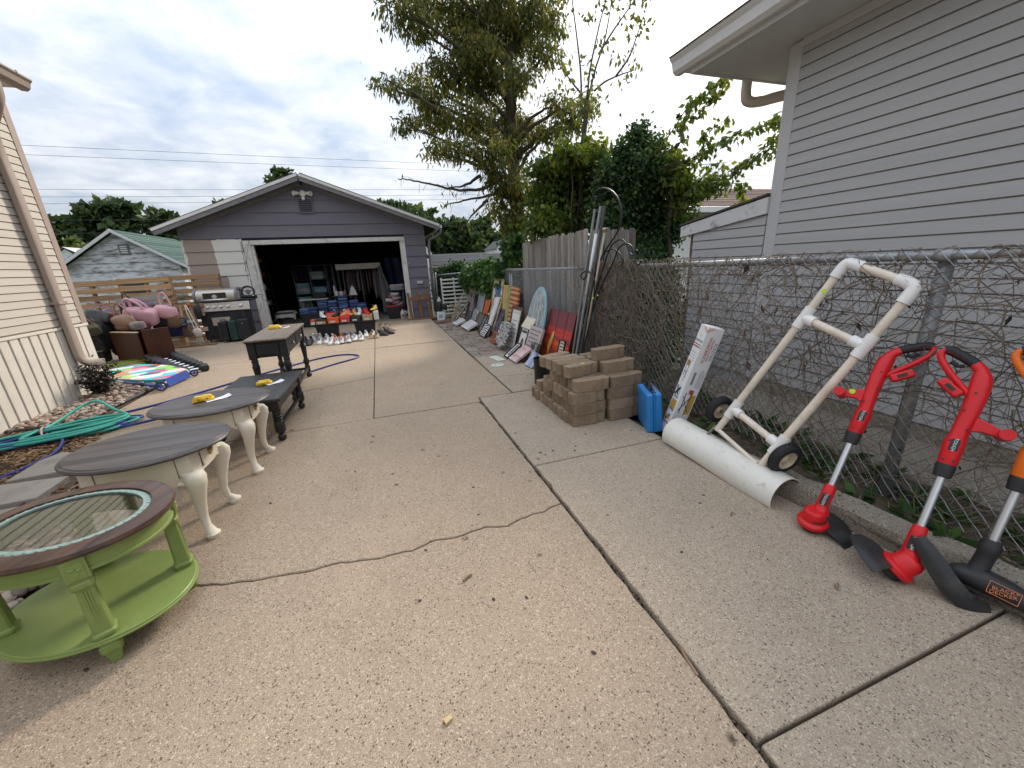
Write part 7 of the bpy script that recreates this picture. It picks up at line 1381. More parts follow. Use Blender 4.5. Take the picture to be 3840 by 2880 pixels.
    # suitcases
    for i, (lab, x, col, w_, h_) in enumerate((('black upright suitcase, leftmost of three in front of the grill', -3.27,(.014,.014,.016),.16,.45), ('dark green upright suitcase between the two black ones', -3.09,(.014,.040,.036),.155,.46), ('black upright suitcase, rightmost of three in front of the grill', -2.89,(.016,.016,.02),.22,.48))):
        s = thing('suitcase', lab, 'suitcase', (x,9.82,.0), R(2*i-3), group='upright suitcases by the grill'); mt = M('luggage%s' % 'abc'[i], col, .6, var=.25, scale=12, bump=.4, bscale=60)
        MB().box((-w_/2,-.02,.03), (w_/2,.26,h_)).build('case_body', mt, s, bevel=.03, seg=3); MB().tube(spline([(-.04,.1,h_),(-.04,.1,h_+.03),(.04,.1,h_+.03),(.04,.1,h_)], 3), .008, 6).build('handle', mt, s, smooth=True); MB().cbox((0,-.022,h_-.09), (.02,.003,.012)).build('buckle', CH, s); MB().cbox((.0,-.022,.09), (.014,.003,.01)).build('buckle', CH, s)
        MB().tube([(-w_/2+.012,-.021,.06),(-w_/2+.012,-.021,h_-.04)], .003, 5).build('zip', M('zip_grey', (.12,.12,.12), .4), s)
        for x2 in (-w_/2+.03,w_/2-.03): MB().lathe([(.03,-.012),(.03,.012)], 10, Matrix.Translation((x2,.2,.03)) @ Matrix.Rotation(R(90),4,'Y')).build('wheel', K, s)
    o = MB().tube(spline([(-2.79,11.12,.70),(-2.80,11.10,.60),(-2.86,11.06,.45),(-2.84,11.02,.25),(-2.75,10.95,.08),(-2.66,10.9,.012)], 8), .006, 6).build('extension_cord', M('orange_cord', (.50,.20,.06), .5), smooth=True); tag(o, 'orange cord hanging from the outlet left of the garage door', 'cord')
    o = MB().tube(spline([(-2.62,10.22,.95),(-2.55,10.5,.93),(-2.70,11.0,.82),(-2.62,11.15,.72)], 8), .005, 6).build('extension_cord', K, smooth=True); tag(o, 'black cord running from the grill shelf into the garage', 'cord')
    a = thing('antenna', 'thin black antenna standing at the left of the garage door', 'antenna', (-2.93,11.13,1.25)); MB().tube([(0,0,0),(.02,0,.9)], .004, 5).build('mast', K, a); MB().tube([(-.02,-.03,.2),(.22,-.03,.92)], .003, 5).build('rod', K, a); MB().tube([(.0,-.02,.62),(.30,-.02,.98)], .003, 5).build('rod', K, a)
grill()
# ================================================================== SHOES AND GARAGE SALE
def shoe_mesh(seed=0, high=.0):
    """sneaker, toe towards -Y, 0.28 long; material 0 upper, 1 sole, 2 tongue and laces, 3 dark opening"""
    mb = MB(); ol = [(0,-.140),(.030,-.132),(.046,-.100),(.049,-.060),(.041,-.01),(.036,.04),(.038,.09),(.033,.125),(0,.136)]; full = ol+[(-x*.92,y) for x, y in ol[-2:0:-1]]
    mb.mat(1); n = len(full)
    mb.loft([[Vector((x*s,y*s2,z)) for x, y in full] for s, s2, z in ((.90,.95,0),(1,1,.008),(1.0,1,.024),(.96,.98,.030))])
    mb.mat(0); secs = []
    for y, w, h, wt in ((-.130,.020,.040,.3),(-.110,.040,.052,.45),(-.07,.046,.062,.5),(-.03,.042,.078,.5),(.0,.038,.095,.55),(.04,.036,.105+high,.6),(.085,.037,.100+high,.62),(.115,.033,.112+high,.6),(.130,.018,.108+high,.5)):
        r = []
        for k in range(9): a = math.pi*k/8; r.append(Vector((math.cos(a)*w*(1-(1-wt)*math.sin(a)**2*.6), y, .028+(h-.028)*math.sin(a)**.7)))
        secs.append(r)
    mb.loft(secs, cap=False, closed=False); mb.add(secs[0], [tuple(range(8,-1,-1))]); mb.add(secs[-1], [tuple(range(9))])
    mb.mat(3); mb.lathe([(.022,0),(.022,.004)], 12, Matrix.Translation((0,.062,.106+high)) @ Matrix.Diagonal((1,1.9,1,1)))
    mb.mat(2)
    for k in range(5): y = -.055+k*.02; z = .069+.0075*k; mb.tube([(-.022,y,z-.004),(0,y+.003,z+.006),(.022,y,z-.004)], .0035, 4)
    mb.cbox((0,.018,.112+high*.6), (.034,.012,.05), Matrix.Rotation(.35,4,'X') @ Matrix.Identity(4))
    return mb
SHM = {}
def shoe(label, p, rz, cols, high=0.0, sc=1.0, tilt=0, group='shoes lined up in front of the garage'):
    key = (cols, high)
    if key not in SHM:
        mats = [M('shoe_%d_%d' % (len(SHM), i), c, .6, var=.12, scale=30, bump=.15) for i, c in enumerate(cols)]+[M('shoe_inside', (.03,.03,.032), .9)]
        SHM[key] = shoe_mesh(len(SHM), high).mesh('sneaker', mats, True)
    o = bpy.data.objects.new('sneaker', SHM[key]); COL.objects.link(o); o.location = p; o.rotation_euler = (tilt, 0, rz); o.scale = (sc,)*3; tag(o, label, 'shoe', group)
WHT, GY, BK_, TAN, ORG_, PUR, RED_ = (.62,.62,.61), (.30,.31,.32), (.018,.018,.02), (.36,.24,.12), (.65,.14,.03), (.16,.05,.22), (.52,.02,.02)
def shoes():
    rg = random.Random(3)
    rows = [('black running', -1.50,8.34,(BK_,BK_,GY)),('white leather', -1.20,8.36,(WHT,WHT,GY)),('white and grey knit', -.98,8.13,(WHT,WHT,WHT)),('white and dark green', -.77,8.16,((.55,.57,.56),(.10,.14,.12),WHT)),('white gum-soled', -.53,8.28,(WHT,(.40,.24,.11),WHT)),('tan strappy', -.23,8.42,(TAN,(.45,.36,.24),TAN)),
            ('grey and white back-row', -1.38,8.92,(GY,WHT,WHT)),('black back-row', -1.52,8.68,(BK_,BK_,BK_)),('white back-row', -1.10,8.72,(WHT,WHT,WHT)),('orange and purple', -.92,8.52,(ORG_,PUR,ORG_)),('pale grey back-row', -.70,8.66,((.50,.51,.52),WHT,GY)),('white tall back-row', -.44,8.68,(WHT,(.5,.5,.5),WHT)),('white mesh right-hand', -.20,8.74,(WHT,(.36,.36,.36),GY))]
    for nm, x, y, c in rows:
        for s, w in ((-1,'left-hand'),(1,'right-hand')):
            shoe(f'{w} shoe of the {nm} pair on the ground before the shoe table', (x+s*.058+rg.uniform(-.008,.008), y+.11+rg.uniform(-.02,.02), 0), rg.uniform(-.12,.12)+s*.04, c, 0, rg.uniform(.95,1.04))
    for k, (x, y, z, rz, c, lab) in enumerate([(-.06,8.72,0,.8,(BK_,BK_,GY),'black shoe at the front of the heap right of the shoe table'),(.05,8.82,0,1.4,(BK_,BK_,BK_),'black shoe lying sideways in the heap right of the shoe table'),(.0,8.98,0,-.5,(BK_,GY,BK_),'black shoe at the back of the heap right of the shoe table'),(-.02,9.12,.02,.9,(TAN,(.5,.42,.3),TAN),'tan boot on the heap nearest the shoe table'),(.10,9.05,.03,1.8,((.40,.31,.22),(.5,.44,.35),TAN),'beige boot lying at the right end of the heap'),(-.06,9.32,.0,.2,((.42,.33,.23),(.3,.22,.15),TAN),'light tan boot at the back of the heap')]):
        shoe(lab, (x, y, z), rz, c, .05 if 'boot' in lab else 0, 1.08, .0)
    # table on two black bins
    t = thing('shoe_table', 'low black board table carrying shoe boxes in front of the garage door', 'table', (-.83,9.36,0)); K = M('black_laminate', (.016,.016,.018), .4, bump=.05); MB().box((-.66,-.20,.275), (.66,.25,.30)).build('table_top', K, t, bevel=.004)
    for x, lab in ((-1.18,'left'), (-.40,'right')):
        b = thing('storage_tote', f'black plastic storage tote under the {lab} half of the shoe table', 'tote', (x,9.38,0), group='black storage totes'); KB = M('black_nylon'); MB().box((-.22,-.17,0), (.22,.22,.235), taper=.88).build('body', M('tote_black', (.016,.017,.020), .45, bump=.06), b, bevel=.015); MB().box((-.235,-.185,.236), (.235,.235,.273)).build('lid', M('tote_black'), b, bevel=.008)
        for q in (-.12,0,.12): MB().box((q-.012,-.178,.02), (q+.012,-.168,.22)).build('rib', M('tote_black'), b)
    BX = [('white and red shoe box at the left end of the shoe table', -1.43,.075,.30,.09,(.60,.58,.56),(.50,.06,.04)),('tan shoe box with black lid on the shoe table', -1.27,.19,.30,.10,(.36,.25,.15),(.03,.03,.03)),('bright orange shoe box on the shoe table', -1.02,.22,.30,.12,(.70,.10,.015),(.72,.11,.02)),('red shoe box with white print on the shoe table', -.79,.19,.30,.12,(.52,.05,.04),(.55,.05,.05)),('black shoe box with grey labels on the shoe table', -.57,.18,.30,.115,(.025,.026,.028),(.03,.03,.03)),('kraft brown shoe box on the shoe table', -.32,.20,.30,.12,(.40,.26,.14),(.42,.28,.15)),('white shoe box stack at the right end of the shoe table', -.14,.10,.30,.18,(.62,.60,.57),(.62,.61,.58))]
    for lab, x, w, z, h, c1, c2 in BX:
        b = thing('shoe_box', lab, 'box', (x,9.26,z+.001), R(rg.uniform(-3,3)), group='shoe boxes on the shoe table'); i = len(MATS); MB().box((-w/2,-.10,0), (w/2,.18,h*.8)).build('box_body', M('box_a%d' % i, c1, .6, var=.05, bump=.03), b); MB().box((-w/2-.004,-.105,h*.66), (w/2+.004,.185,h)).build('lid', M('box_b%d' % i, c2, .6, var=.05, bump=.03), b, bevel=.002); MB().box((-w*.35,-.1015,h*.12), (w*.15,-.1002,h*.42)).build('label', M('label_pale', (.55,.50,.46), .6, bump=0), b)
    for lab, x, z, c, rz, hi in (('white and black high sneaker on the tan box',-1.22,.402,(WHT,BK_,WHT),.5,.06),('black boot on the orange box',-.96,.42,(BK_,BK_,GY),-.6,.05),('orange sneaker on the red box',-.77,.42,((.66,.25,.12),ORG_,WHT),-.9,.02),('second orange sneaker leaning behind the red box',-.70,.42,((.62,.18,.08),ORG_,ORG_),.7,.05),('tan boot on the black box',-.57,.416,((.50,.33,.14),(.42,.28,.14),TAN),.3,.04),('pale blue sneaker standing behind the tan boot',-.48,.416,((.45,.58,.66),WHT,WHT),-.2,.06),('bright red sneaker on the kraft box',-.33,.42,(RED_,RED_,RED_),.4,.03),('yellow and black shoe on the white boxes',-.17,.482,((.62,.42,.03),BK_,BK_),-.5,.02)):
        shoe(lab, (x, 9.32, z+.002), rz, c, hi, .92, 0, 'shoes displayed on shoe boxes')
    for k, (x, c) in enumerate(((-1.08,(.62,.15,.10)), (-.86,(.70,.10,.02)))):
        b = thing('shoe_box', ('red striped shoe box standing behind the orange one', 'plain orange shoe box lid behind the red one')[k], 'box', (x,9.50,.302), group='shoe boxes on the shoe table'); MB().box((-.10,-.06,0), (.10,.08,.17)).build('box_body', M('box_s%d' % k, c, .6, var=.3, scale=3, stretch=(1,1,12)), b, bevel=.002)
shoes()
def folded(label, p, w, d, n, cols, rg, group, th=.03, name='folded_jeans', cat='jeans'):
    t = thing(name, label, cat, p, R(rg.uniform(-6,6)), group=group); z = 0
    for k in range(n):
        h = th*rg.uniform(.8,1.3); mb = MB(); pillow(mb, (rg.uniform(-.01,.01), rg.uniform(-.01,.01), z+h/2), (w/2, d/2, h*.56), .35, 14, 6, rg.randrange(999), .05); mb.build('folded_layer', rg.choice(cols), t, smooth=True); z += h
def garage_stuff():
    rg = random.Random(19); DN = [M('denim_a', (.045,.085,.20), .9, var=.25, scale=14, bump=.3), M('denim_b', (.03,.055,.14), .9, var=.25, scale=14, bump=.3), M('denim_c', (.075,.13,.27), .9, var=.25, scale=14, bump=.3), M('denim_d', (.022,.032,.07), .9, var=.25, scale=14, bump=.3)]
    TB = M('tote_black'); RL = M('lid_red', (.42,.03,.02), .5); GYM = M('shelf_grey', (.22,.23,.24), .5, .4)
    for x, lab in ((-1.75,'leftmost'), (-1.15,'middle'), (-.62,'rightmost')):
        b = thing('storage_tote', f'{lab} black tote with red lid under the jeans inside the garage', 'tote', (x,11.45,.002), group='red lidded totes'); MB().box((-.25,-.18,0), (.25,.22,.31), taper=.88).build('body', TB, b, bevel=.015); MB().box((-.27,-.20,.311), (.27,.24,.345)).build('lid', RL if x > -1.7 else TB, b, bevel=.008)
    J = [(-1.90,.35,3),(-1.70,.35,4),(-1.45,.35,7),(-1.20,.35,7),(-.95,.35,9),(-.68,.35,6),(-.50,.35,5)]
    for i, (x, z, n) in enumerate(J): folded(f'stack of folded blue jeans on the red lidded totes, number {i+1} from the left'.replace('number 1 from the left','leftmost').replace('number ','').replace('2 from','second from').replace('3 from','third from').replace('4 from','fourth from').replace('5 from','fifth from').replace('6 from','sixth from').replace('7 from','seventh from'), (x,11.42,z), .235, .30, n, DN, rg, 'stacks of folded jeans', .038)
    # tables further in
    def table(label, x0, x1, y, z, mt):
        t = thing('folding_table', label, 'table', ((x0+x1)/2, y, .002)); w = (x1-x0)/2; MB().box((-w,-.28,z-.03), (w,.28,z)).build('table_top', mt, t, bevel=.006)
        for sx in (-1, 1):
            for sy in (-1, 1): MB().tube([(sx*(w-.08),sy*.22,0),(sx*(w-.08),sy*.22,z-.03)], .012, 8).build('leg', GYM, t, smooth=True)
    WP = M('white_plastic', (.66,.65,.62), .5); table('white folding table behind the jeans inside the garage', -2.15,-1.42,12.6,.65, WP); table('dark table with dishes and bags inside the garage', -1.30,-.60,12.55,.69, TB); table('small dark table of folded linen at the right garage wall', .25,.72,12.0,.78, TB)
    LN = [M('linen_a', (.40,.38,.36), .9, var=.15), M('linen_b', (.28,.26,.27), .9, var=.15), M('linen_c', (.12,.36,.42), .9, var=.15), M('linen_d', (.34,.27,.25), .9, var=.15)]
    folded('pile of folded linen on the small table at the right garage wall', (.50,11.9,.782), .40, .34, 5, LN, rg, 'folded linen', .03, 'folded_linen', 'linen')
    for lab, p, r, h, mt in (('white mug on the dark garage table, left one', (-1.17,12.4,.69), .055,.13, WP), ('white mug on the dark garage table, right one', (-1.04,12.4,.69), .05,.12, WP), ('small pink bottle on the dark garage table', (-.95,12.5,.69), .03,.14, M('pink_bottle', (.5,.12,.18), .4)), ('tall white bottle behind the mugs', (-1.22,12.6,.69), .03,.28, WP)):
        t = thing('mug' if 'mug' in lab else 'bottle', lab, 'mug' if 'mug' in lab else 'bottle', (p[0],p[1],p[2]+.002)); MB().lathe([(r*.9,0),(r,.01),(r,h*.75),(r*(.9 if 'mug' in lab else .4),h),(r*.35 if 'bottle' in lab else r*.8,h),(r*.3,h*.9)], 14, cap=False).build('body', mt, t, smooth='auto')
        if 'mug' in lab: MB().tube(spline([(r*.95,0,h*.7),(r*1.6,0,h*.6),(r*1.5,0,h*.3),(r*.95,0,h*.2)], 4), .007, 6).build('handle', mt, t, smooth=True)
        else: MB().lathe([(r*.42,h*.97),(r*.42,h*1.1)], 10).build('cap', M('cap_grey', (.3,.3,.3), .5), t)
    t = thing('gift_bag', 'crumpled white paper gift bag on the dark garage table', 'bag', (-.72,12.4,.692)); MB().add([(-.11,-.04,0),(.11,-.04,0),(.11,.05,0),(-.11,.05,0),(-.03,-.02,.24),(.05,-.03,.20),(.04,.03,.22),(-.02,.03,.26)], [(0,1,5,4),(1,2,6,5),(2,3,7,6),(3,0,4,7),(0,3,2,1)]).build('paper', WP, t); MB().tube(spline([(-.01,-.02,.22),(.0,-.02,.30),(.03,-.02,.21)], 4), .004, 5).build('handle', WP, t)
    t = thing('tool_box', 'dark open storage box on the white folding table', 'box', (-1.60,12.45,.652)); MB().box((-.16,-.12,0), (.16,.12,.17), taper=.92).build('body', TB, t, bevel=.006); MB().box((-.13,.10,.17), (.17,.13,.27)).build('lid', M('lid_teal', (.10,.22,.26), .5), t)
    for k in range(4):
        o = MB().cbox((0,0,0), (rg.uniform(.1,.2), .09, .02)).build('book', rg.choice(LN), None, (-2.05+k*.12,12.4,.664+.0*k), (0,0,rg.uniform(-.5,.5))); tag(o, ('leftmost small flat book on the white garage table','second small flat book on the white garage table','third small flat book on the white garage table','small flat book beside the dark storage box')[k], 'book', 'flat books on the white table')
    # fabric wardrobe shelf
    s = thing('shelf_unit', 'tall fabric shelf unit with folded clothes inside the garage', 'shelf', (-1.75,13.3,.002)); FB = M('fabric_grey', (.055,.055,.065), .9, var=.2)
    for x in (-.55,-.12,.32,.5): MB().tube([(x,-.2,0),(x,-.2,1.58)], .011, 8).build('upright', GYM, s, smooth=True); MB().tube([(x,.2,0),(x,.2,1.58)], .011, 8).build('upright', GYM, s, smooth=True)
    for z in (.35,.75,1.15,1.56): MB().box((-.56,-.21,z), (.51,.21,z+.012)).build('shelf', FB, s)
    MB().box((-.58,.22,0), (.53,.23,1.6)).build('back_cloth', M('navy_drape', (.010,.012,.03), .9), s)
    for i, (x, z, n, lab) in enumerate(((-.36,.365,8,'grey folded clothes on the second shelf, left stack'),(.10,.765,5,'pale folded clothes on the third shelf, right stack'),(-.36,.765,7,'grey folded clothes on the third shelf, left stack'),(.10,.365,5,'dark folded clothes on the second shelf, right stack'),(.08,1.165,5,'pale crumpled clothes on the top shelf'))): folded(lab+' of the garage shelf unit', (-1.75+x,13.2,z+.002), .38, .34, n, LN, rg, 'folded clothes on the shelf unit', .04, 'folded_clothes', 'clothes')
    # clothes rack
    r = thing('clothes_rack', 'clothes rack with a white top bar in the middle of the garage', 'rack', (-.5,13.4,.002))
    for x in (-.62,.62):
        for y in (-.22,.22): MB().tube([(x,y,0),(x,y,1.52)], .012, 8).build('upright', GYM, r, smooth=True)
    MB().box((-.64,-.24,1.40), (.64,-.22,1.56)).build('cloth_valance', M('white_plastic'), r); MB().tube([(-.62,0,1.40),(.62,0,1.40)], .012, 8).build('rail', GYM, r, smooth=True)
    CM = [M('garment%s' % 'abcdef'[i], c, .9, var=.2, scale=10, bump=.3) for i, c in enumerate(((.30,.28,.29),(.08,.075,.08),(.20,.17,.18),(.26,.12,.13),(.12,.10,.12),(.38,.36,.35)))]
    for k in range(13):
        x = -.98+k*.085; L = rg.uniform(.55,.95); mt = CM[k % 6]; rings = []
        for i in range(7):
            z = 1.36-L*i/6; w = .19*(.45+.55*min(1,i/1.5)); rings.append([Vector((.02*math.cos(a)*(1+.4*math.sin(3*a+i)), w*math.sin(a)+.01*math.sin(5*a+i), z)) for a in [2*math.pi*q/12 for q in range(12)]])
        g = thing('garment', f'hanging garment on the garage clothes rack, {["first","second","third","fourth","fifth","sixth","seventh","eighth","ninth","tenth","eleventh","twelfth","last"][k]} from the left', 'garment', (x,13.4,.0), R(rg.uniform(-25,25)), group='garments on the clothes rack'); MB().loft(rings).build('cloth', mt, g, smooth=True); MB().tube(spline([(0,0,1.34),(0,0,1.385),(0,.02,1.41)], 3), .003, 5).build('hanger_hook', GYM, g)
    d = thing('grey_drape', 'grey cloth drape hanging at the right end of the clothes rack', 'drape', (.17,13.0,.002)); vs = []; 
    for i in range(9):
        for j in range(10): u = i/8; v = j/9; vs.append((-.12+.26*u*(.45+.55*math.sin(math.pi*min(1,v*1.1))), .04*math.sin(u*9+v*2), .05+1.4*v))
    MB().add(vs, [(i*10+j,(i+1)*10+j,(i+1)*10+j+1,i*10+j+1) for i in range(8) for j in range(9)]).build('cloth', M('grey_cloth', (.20,.20,.21), .9, var=.15), d, smooth=True)
    b = thing('blue_tarp', 'dark blue tarp hung across the back right of the garage', 'tarp', (.75,14.2,.002)); vs = []
    for i in range(15):
        for j in range(8): vs.append((-.45+.07*i, .03*math.sin(i*1.3+j*.4), .1+.23*j))
    MB().add(vs, [(i*8+j,(i+1)*8+j,(i+1)*8+j+1,i*8+j+1) for i in range(14) for j in range(7)]).build('sheet', M('tarp_blue', (.012,.025,.13), .45, var=.2), b, smooth=True)
    # left shelves
    s = thing('wire_shelf', 'black shelf rack crowded with small goods at the left garage wall', 'shelf', (-3.35,12.6,.002)); KM = M('shelf_black', (.02,.02,.02), .5)
    for x in (-.42,.50):
        for y in (-.2,.25): MB().tube([(x,y,0),(x,y,1.75)], .014, 6).build('upright', KM, s)
    for z in (.15,.55,.95,1.30,1.65): MB().box((-.44,-.22,z), (.52,.27,z+.015)).build('shelf', KM, s)
    i = 0; pal = [M('goods_white', (.50,.49,.47), .5), M('goods_grey', (.20,.20,.21), .5), M('goods_tan', (.32,.24,.17), .6), M('goods_dark', (.05,.05,.055), .5), M('goods_red', (.35,.04,.03), .5)]
    shl = ['lowest','second','middle','fourth','top']
    for zi, z in enumerate((.167,.567,.967,1.317,1.667)):
        for k, w in enumerate(('left','middle','right')):
            x = -3.65+k*.33+rg.uniform(-.05,.05); mt = rg.choice(pal); nm = ('box','jar','bowl')[(zi+k) % 3]; t = thing('boxed_item' if nm == 'box' else nm, f'small {nm} on the {shl[zi]} shelf of the garage rack, {w} one', nm, (x,12.5,z+.002), group='goods on the left garage rack')
            if nm == 'box': MB().box((-.08,-.06,0), (.08,.06,.12)).build('carton_body', mt, t, bevel=.003); MB().box((-.05,-.0615,.03), (.05,-.0602,.08)).build('label', pal[0], t)
            elif nm == 'jar': MB().lathe([(.045,0),(.05,.01),(.05,.12),(.04,.15)], 14).build('body', mt, t, smooth='auto'); MB().lathe([(.043,.15),(.043,.175)], 14).build('lid', pal[3], t)
            else: MB().lathe([(.04,0),(.06,.02),(.09,.08),(.085,.08),(.05,.025),(0,.02)], 16, cap=False).build('shell', mt, t, smooth='auto'); MB().lathe([(.045,0),(.045,.008)], 14).build('foot_ring', mt, t)
    t = thing('covered_stool', 'low stool draped with a grey towel just inside the garage door', 'stool', (-2.42,11.75,.002)); MB().box((-.2,-.15,.36), (.2,.18,.40)).build('seat', KM, t)
    for x in (-.16,.16):
        for y in (-.12,.14): MB().tube([(x,y,0),(x*.9,y*.9,.36)], .014, 6).build('leg', KM, t)
    vs = []
    for i in range(13):
        for j in range(9): u, v = i/12, j/8; x = -.24+.48*u; y = -.22+.44*v; dz = .38*max(0, abs(u-.5)*2-.78)+.30*max(0,.3-v)*1.6; vs.append((x+.012*math.sin(9*v), y, .415-dz+.010*math.sin(x*30)*math.cos(y*26)))
    MB().add(vs, [(i*9+j,(i+1)*9+j,(i+1)*9+j+1,i*9+j+1) for i in range(12) for j in range(8)]).build('towel', M('towel_grey', (.26,.25,.24), .95, var=.15, bump=.6), t, smooth=True)
    # right bin with clothes, jug
    b = thing('storage_tote', 'black tote with red rim heaped with dark clothes at the right door jamb', 'tote', (.36,11.72,.002)); MB().box((-.22,-.18,0), (.22,.22,.34), taper=.85).build('body', TB, b, bevel=.015); MB().box((-.235,-.195,.341), (.235,.235,.372)).build('rim', RL, b, bevel=.006)
    for k in range(6):
        t = thing('clothing_heap', ('dark striped shirt','black garment','grey shirt','navy top','white tee','charcoal sweater')[k]+' heaped on the red rimmed tote', 'clothes', (.36+rg.uniform(-.12,.12),11.72+rg.uniform(-.08,.06),.42+.05*k), rg.uniform(0,3), group='clothes heaped on the tote'); mb = MB(); pillow(mb, (0,0,0), (.17,.13,.045), .7, 14, 6, 40+k, .25); mb.build('cloth', (CM+LN)[(k*3) % 9], t, smooth=True)
    j = thing('jug', 'white plastic jug standing by the right garage door jamb', 'jug', (.55,11.42,.002)); MB().lathe([(.06,0),(.068,.01),(.068,.16),(.055,.205),(.025,.235),(.022,.255)], 16, Matrix.Diagonal((1,.75,1,1))).build('body', M('goods_white'), j, smooth='auto'); MB().tube(spline([(.045,0,.21),(.09,0,.20),(.085,0,.13),(.062,0,.11)], 4), .011, 8).build('handle', M('goods_white'), j, smooth=True); MB().lathe([(.026,.255),(.026,.28)], 10).build('cap', M('goods_red'), j); MB().box((-.03,-.0535,.04), (.03,-.0515,.13)).build('label', M('goods_red'), j)
    j = thing('carton', 'small red and white carton beside the white jug', 'box', (.655,11.55,.002)); MB().box((-.05,-.04,0), (.05,.04,.19)).build('carton_body', M('goods_white'), j, bevel=.004); MB().box((-.051,-.0415,.05), (.051,-.0402,.13)).build('label', M('goods_red'), j)
garage_stuff()
# ================================================================== PICTURES AND SIGNS LEANING ON THE FENCE
def artmat(name, cols, kind='noise', scale=4, sx=1, sy=1, detail=6, seed=0, dist=.6):
    """painted or printed face: colour bands from noise, waves or patches in the picture's own coordinates"""
    m, nt, N, L, b = _new(name); tc = N.new('ShaderNodeTexCoord'); mp = N.new('ShaderNodeMapping'); mp.inputs['Location'].default_value = (seed*3.1,seed*1.7,0); mp.inputs['Scale'].default_value = (scale*sx,scale*sy,0); L.new(tc.outputs['Object'], mp.inputs[0])
    if kind == 'patch': n = N.new('ShaderNodeTexVoronoi'); L.new(mp.outputs[0], n.inputs['Vector']); n.inputs['Scale'].default_value = 1; s = N.new('ShaderNodeSeparateColor'); L.new(n.outputs['Color'], s.inputs[0]); f = s.outputs[0]
    elif kind == 'wave': n = N.new('ShaderNodeTexWave'); n.bands_direction = 'Y'; n.inputs['Scale'].default_value = 1; n.inputs['Distortion'].default_value = dist*6; n.inputs['Detail'].default_value = detail; L.new(mp.outputs[0], n.inputs['Vector']); f = n.outputs['Fac']
    else: n = N.new('ShaderNodeTexNoise'); n.inputs['Scale'].default_value = 1; n.inputs['Detail'].default_value = detail; n.inputs['Roughness'].default_value = .65; n.inputs['Distortion'].default_value = dist; L.new(mp.outputs[0], n.inputs['Vector']); f = n.outputs['Fac']
    rp = N.new('ShaderNodeValToRGB'); L.new(f, rp.inputs[0]); e = rp.color_ramp.elements
    while len(e) < len(cols): e.new(.5)
    lo, hi = (.32,.68) if kind == 'noise' else (0,1)
    for i, c in enumerate(cols): e[i].position = lo+(hi-lo)*i/max(1,len(cols)-1); e[i].color = (*c, 1)
    if kind == 'patch': rp.color_ramp.interpolation = 'CONSTANT'
    L.new(rp.outputs[0], b.inputs['Base Color']); b.inputs['Roughness'].default_value = .5; MATS[name] = m; return m
PWH = M('picture_white', (.62,.61,.59), .6, var=.04); PBK = M('frame_black', (.018,.017,.017), .4, bump=.05); PGD = M('frame_gold', (.30,.20,.08), .45, .3, var=.2); PBR = woodgrain('frame_brown', (.14,.075,.045), (.07,.035,.02), axis='Y'); POAK = woodgrain('frame_oak', (.42,.27,.13), (.28,.17,.08), axis='Y'); PCR = M('picture_cream', (.58,.53,.42), .6, var=.06)
def leanmat(xb, yc, xt, zt, zb=0.0, yaw=0):
    l = math.atan2(xt-xb, zt-zb); return Matrix(((0,math.sin(l),-math.cos(l),xb),(-1,0,0,yc),(0,math.cos(l),math.sin(l),zb),(0,0,0,1))) @ Matrix.Rotation(yaw,4,'Z'), math.hypot(xt-xb, zt-zb)
def picture(label, y0, y1, xb, xt, zt, face, frame=None, fw=.025, th=.022, mat_w=0, zb=.004, extra=None, name='picture', cat='picture', yaw=0, mirror_face=None):
    """flat piece leaning towards the fence: y0 far edge, y1 near edge, foot xb, top (xt, zt)"""
    m, L = leanmat(xb, (y0+y1)/2, xt, zt, zb, yaw); w = abs(y0-y1); t = thing(name, label, cat, m.to_translation(), m.to_euler(), group='pictures and signs leaning on the fence')
    if frame:
        for a, b_ in (((-w/2,0),(w/2,fw)), ((-w/2,L-fw),(w/2,L)), ((-w/2,fw),(-w/2+fw,L-fw)), ((w/2-fw,fw),(w/2,L-fw))): MB().box((a[0],a[1],0), (b_[0],b_[1],th)).build('frame', frame, t, bevel=.003)
        MB().box((-w/2+fw*.8,fw*.8,.002), (w/2-fw*.8,L-fw*.8,th*.45)).build('mount' if mat_w else 'print', PWH if mat_w else face, t)
        if mat_w: MB().box((-w/2+fw+mat_w,fw+mat_w,th*.46), (w/2-fw-mat_w,L-fw-mat_w,th*.5)).build('print', face, t)
    else:
        MB().box((-w/2,0,0), (w/2,L,th)).build('canvas', PWH if mirror_face else face, t, bevel=.002)
        if mirror_face: MB().box((-w/2+.003,.003,th+.0003), (w/2-.003,L-.003,th+.0015)).build('print', mirror_face, t)
    if extra: extra(t, w, L, th)
    return t
def lines(n, mt, f0=.15, f1=.85, wd=.7, h=.012, seed=1):
    def go(t, w, L, th):
        rg = random.Random(seed)
        for k in range(n):
            v = L*(f1+(f0-f1)*(k+.5)/n); u = -w/2*wd; 
            while u < w/2*wd*rg.uniform(.8,1):
                q = rg.uniform(.012,.04); MB().box((u,v-h/2,th+.0004), (min(u+q,w/2*.95),v+h/2,th+.0018)).build('lettering', mt, t); u += q+.010
    return go
INK = M('ink_grey', (.10,.095,.09), .6, bump=0); INKB = M('ink_black', (.02,.02,.02), .6, bump=0)
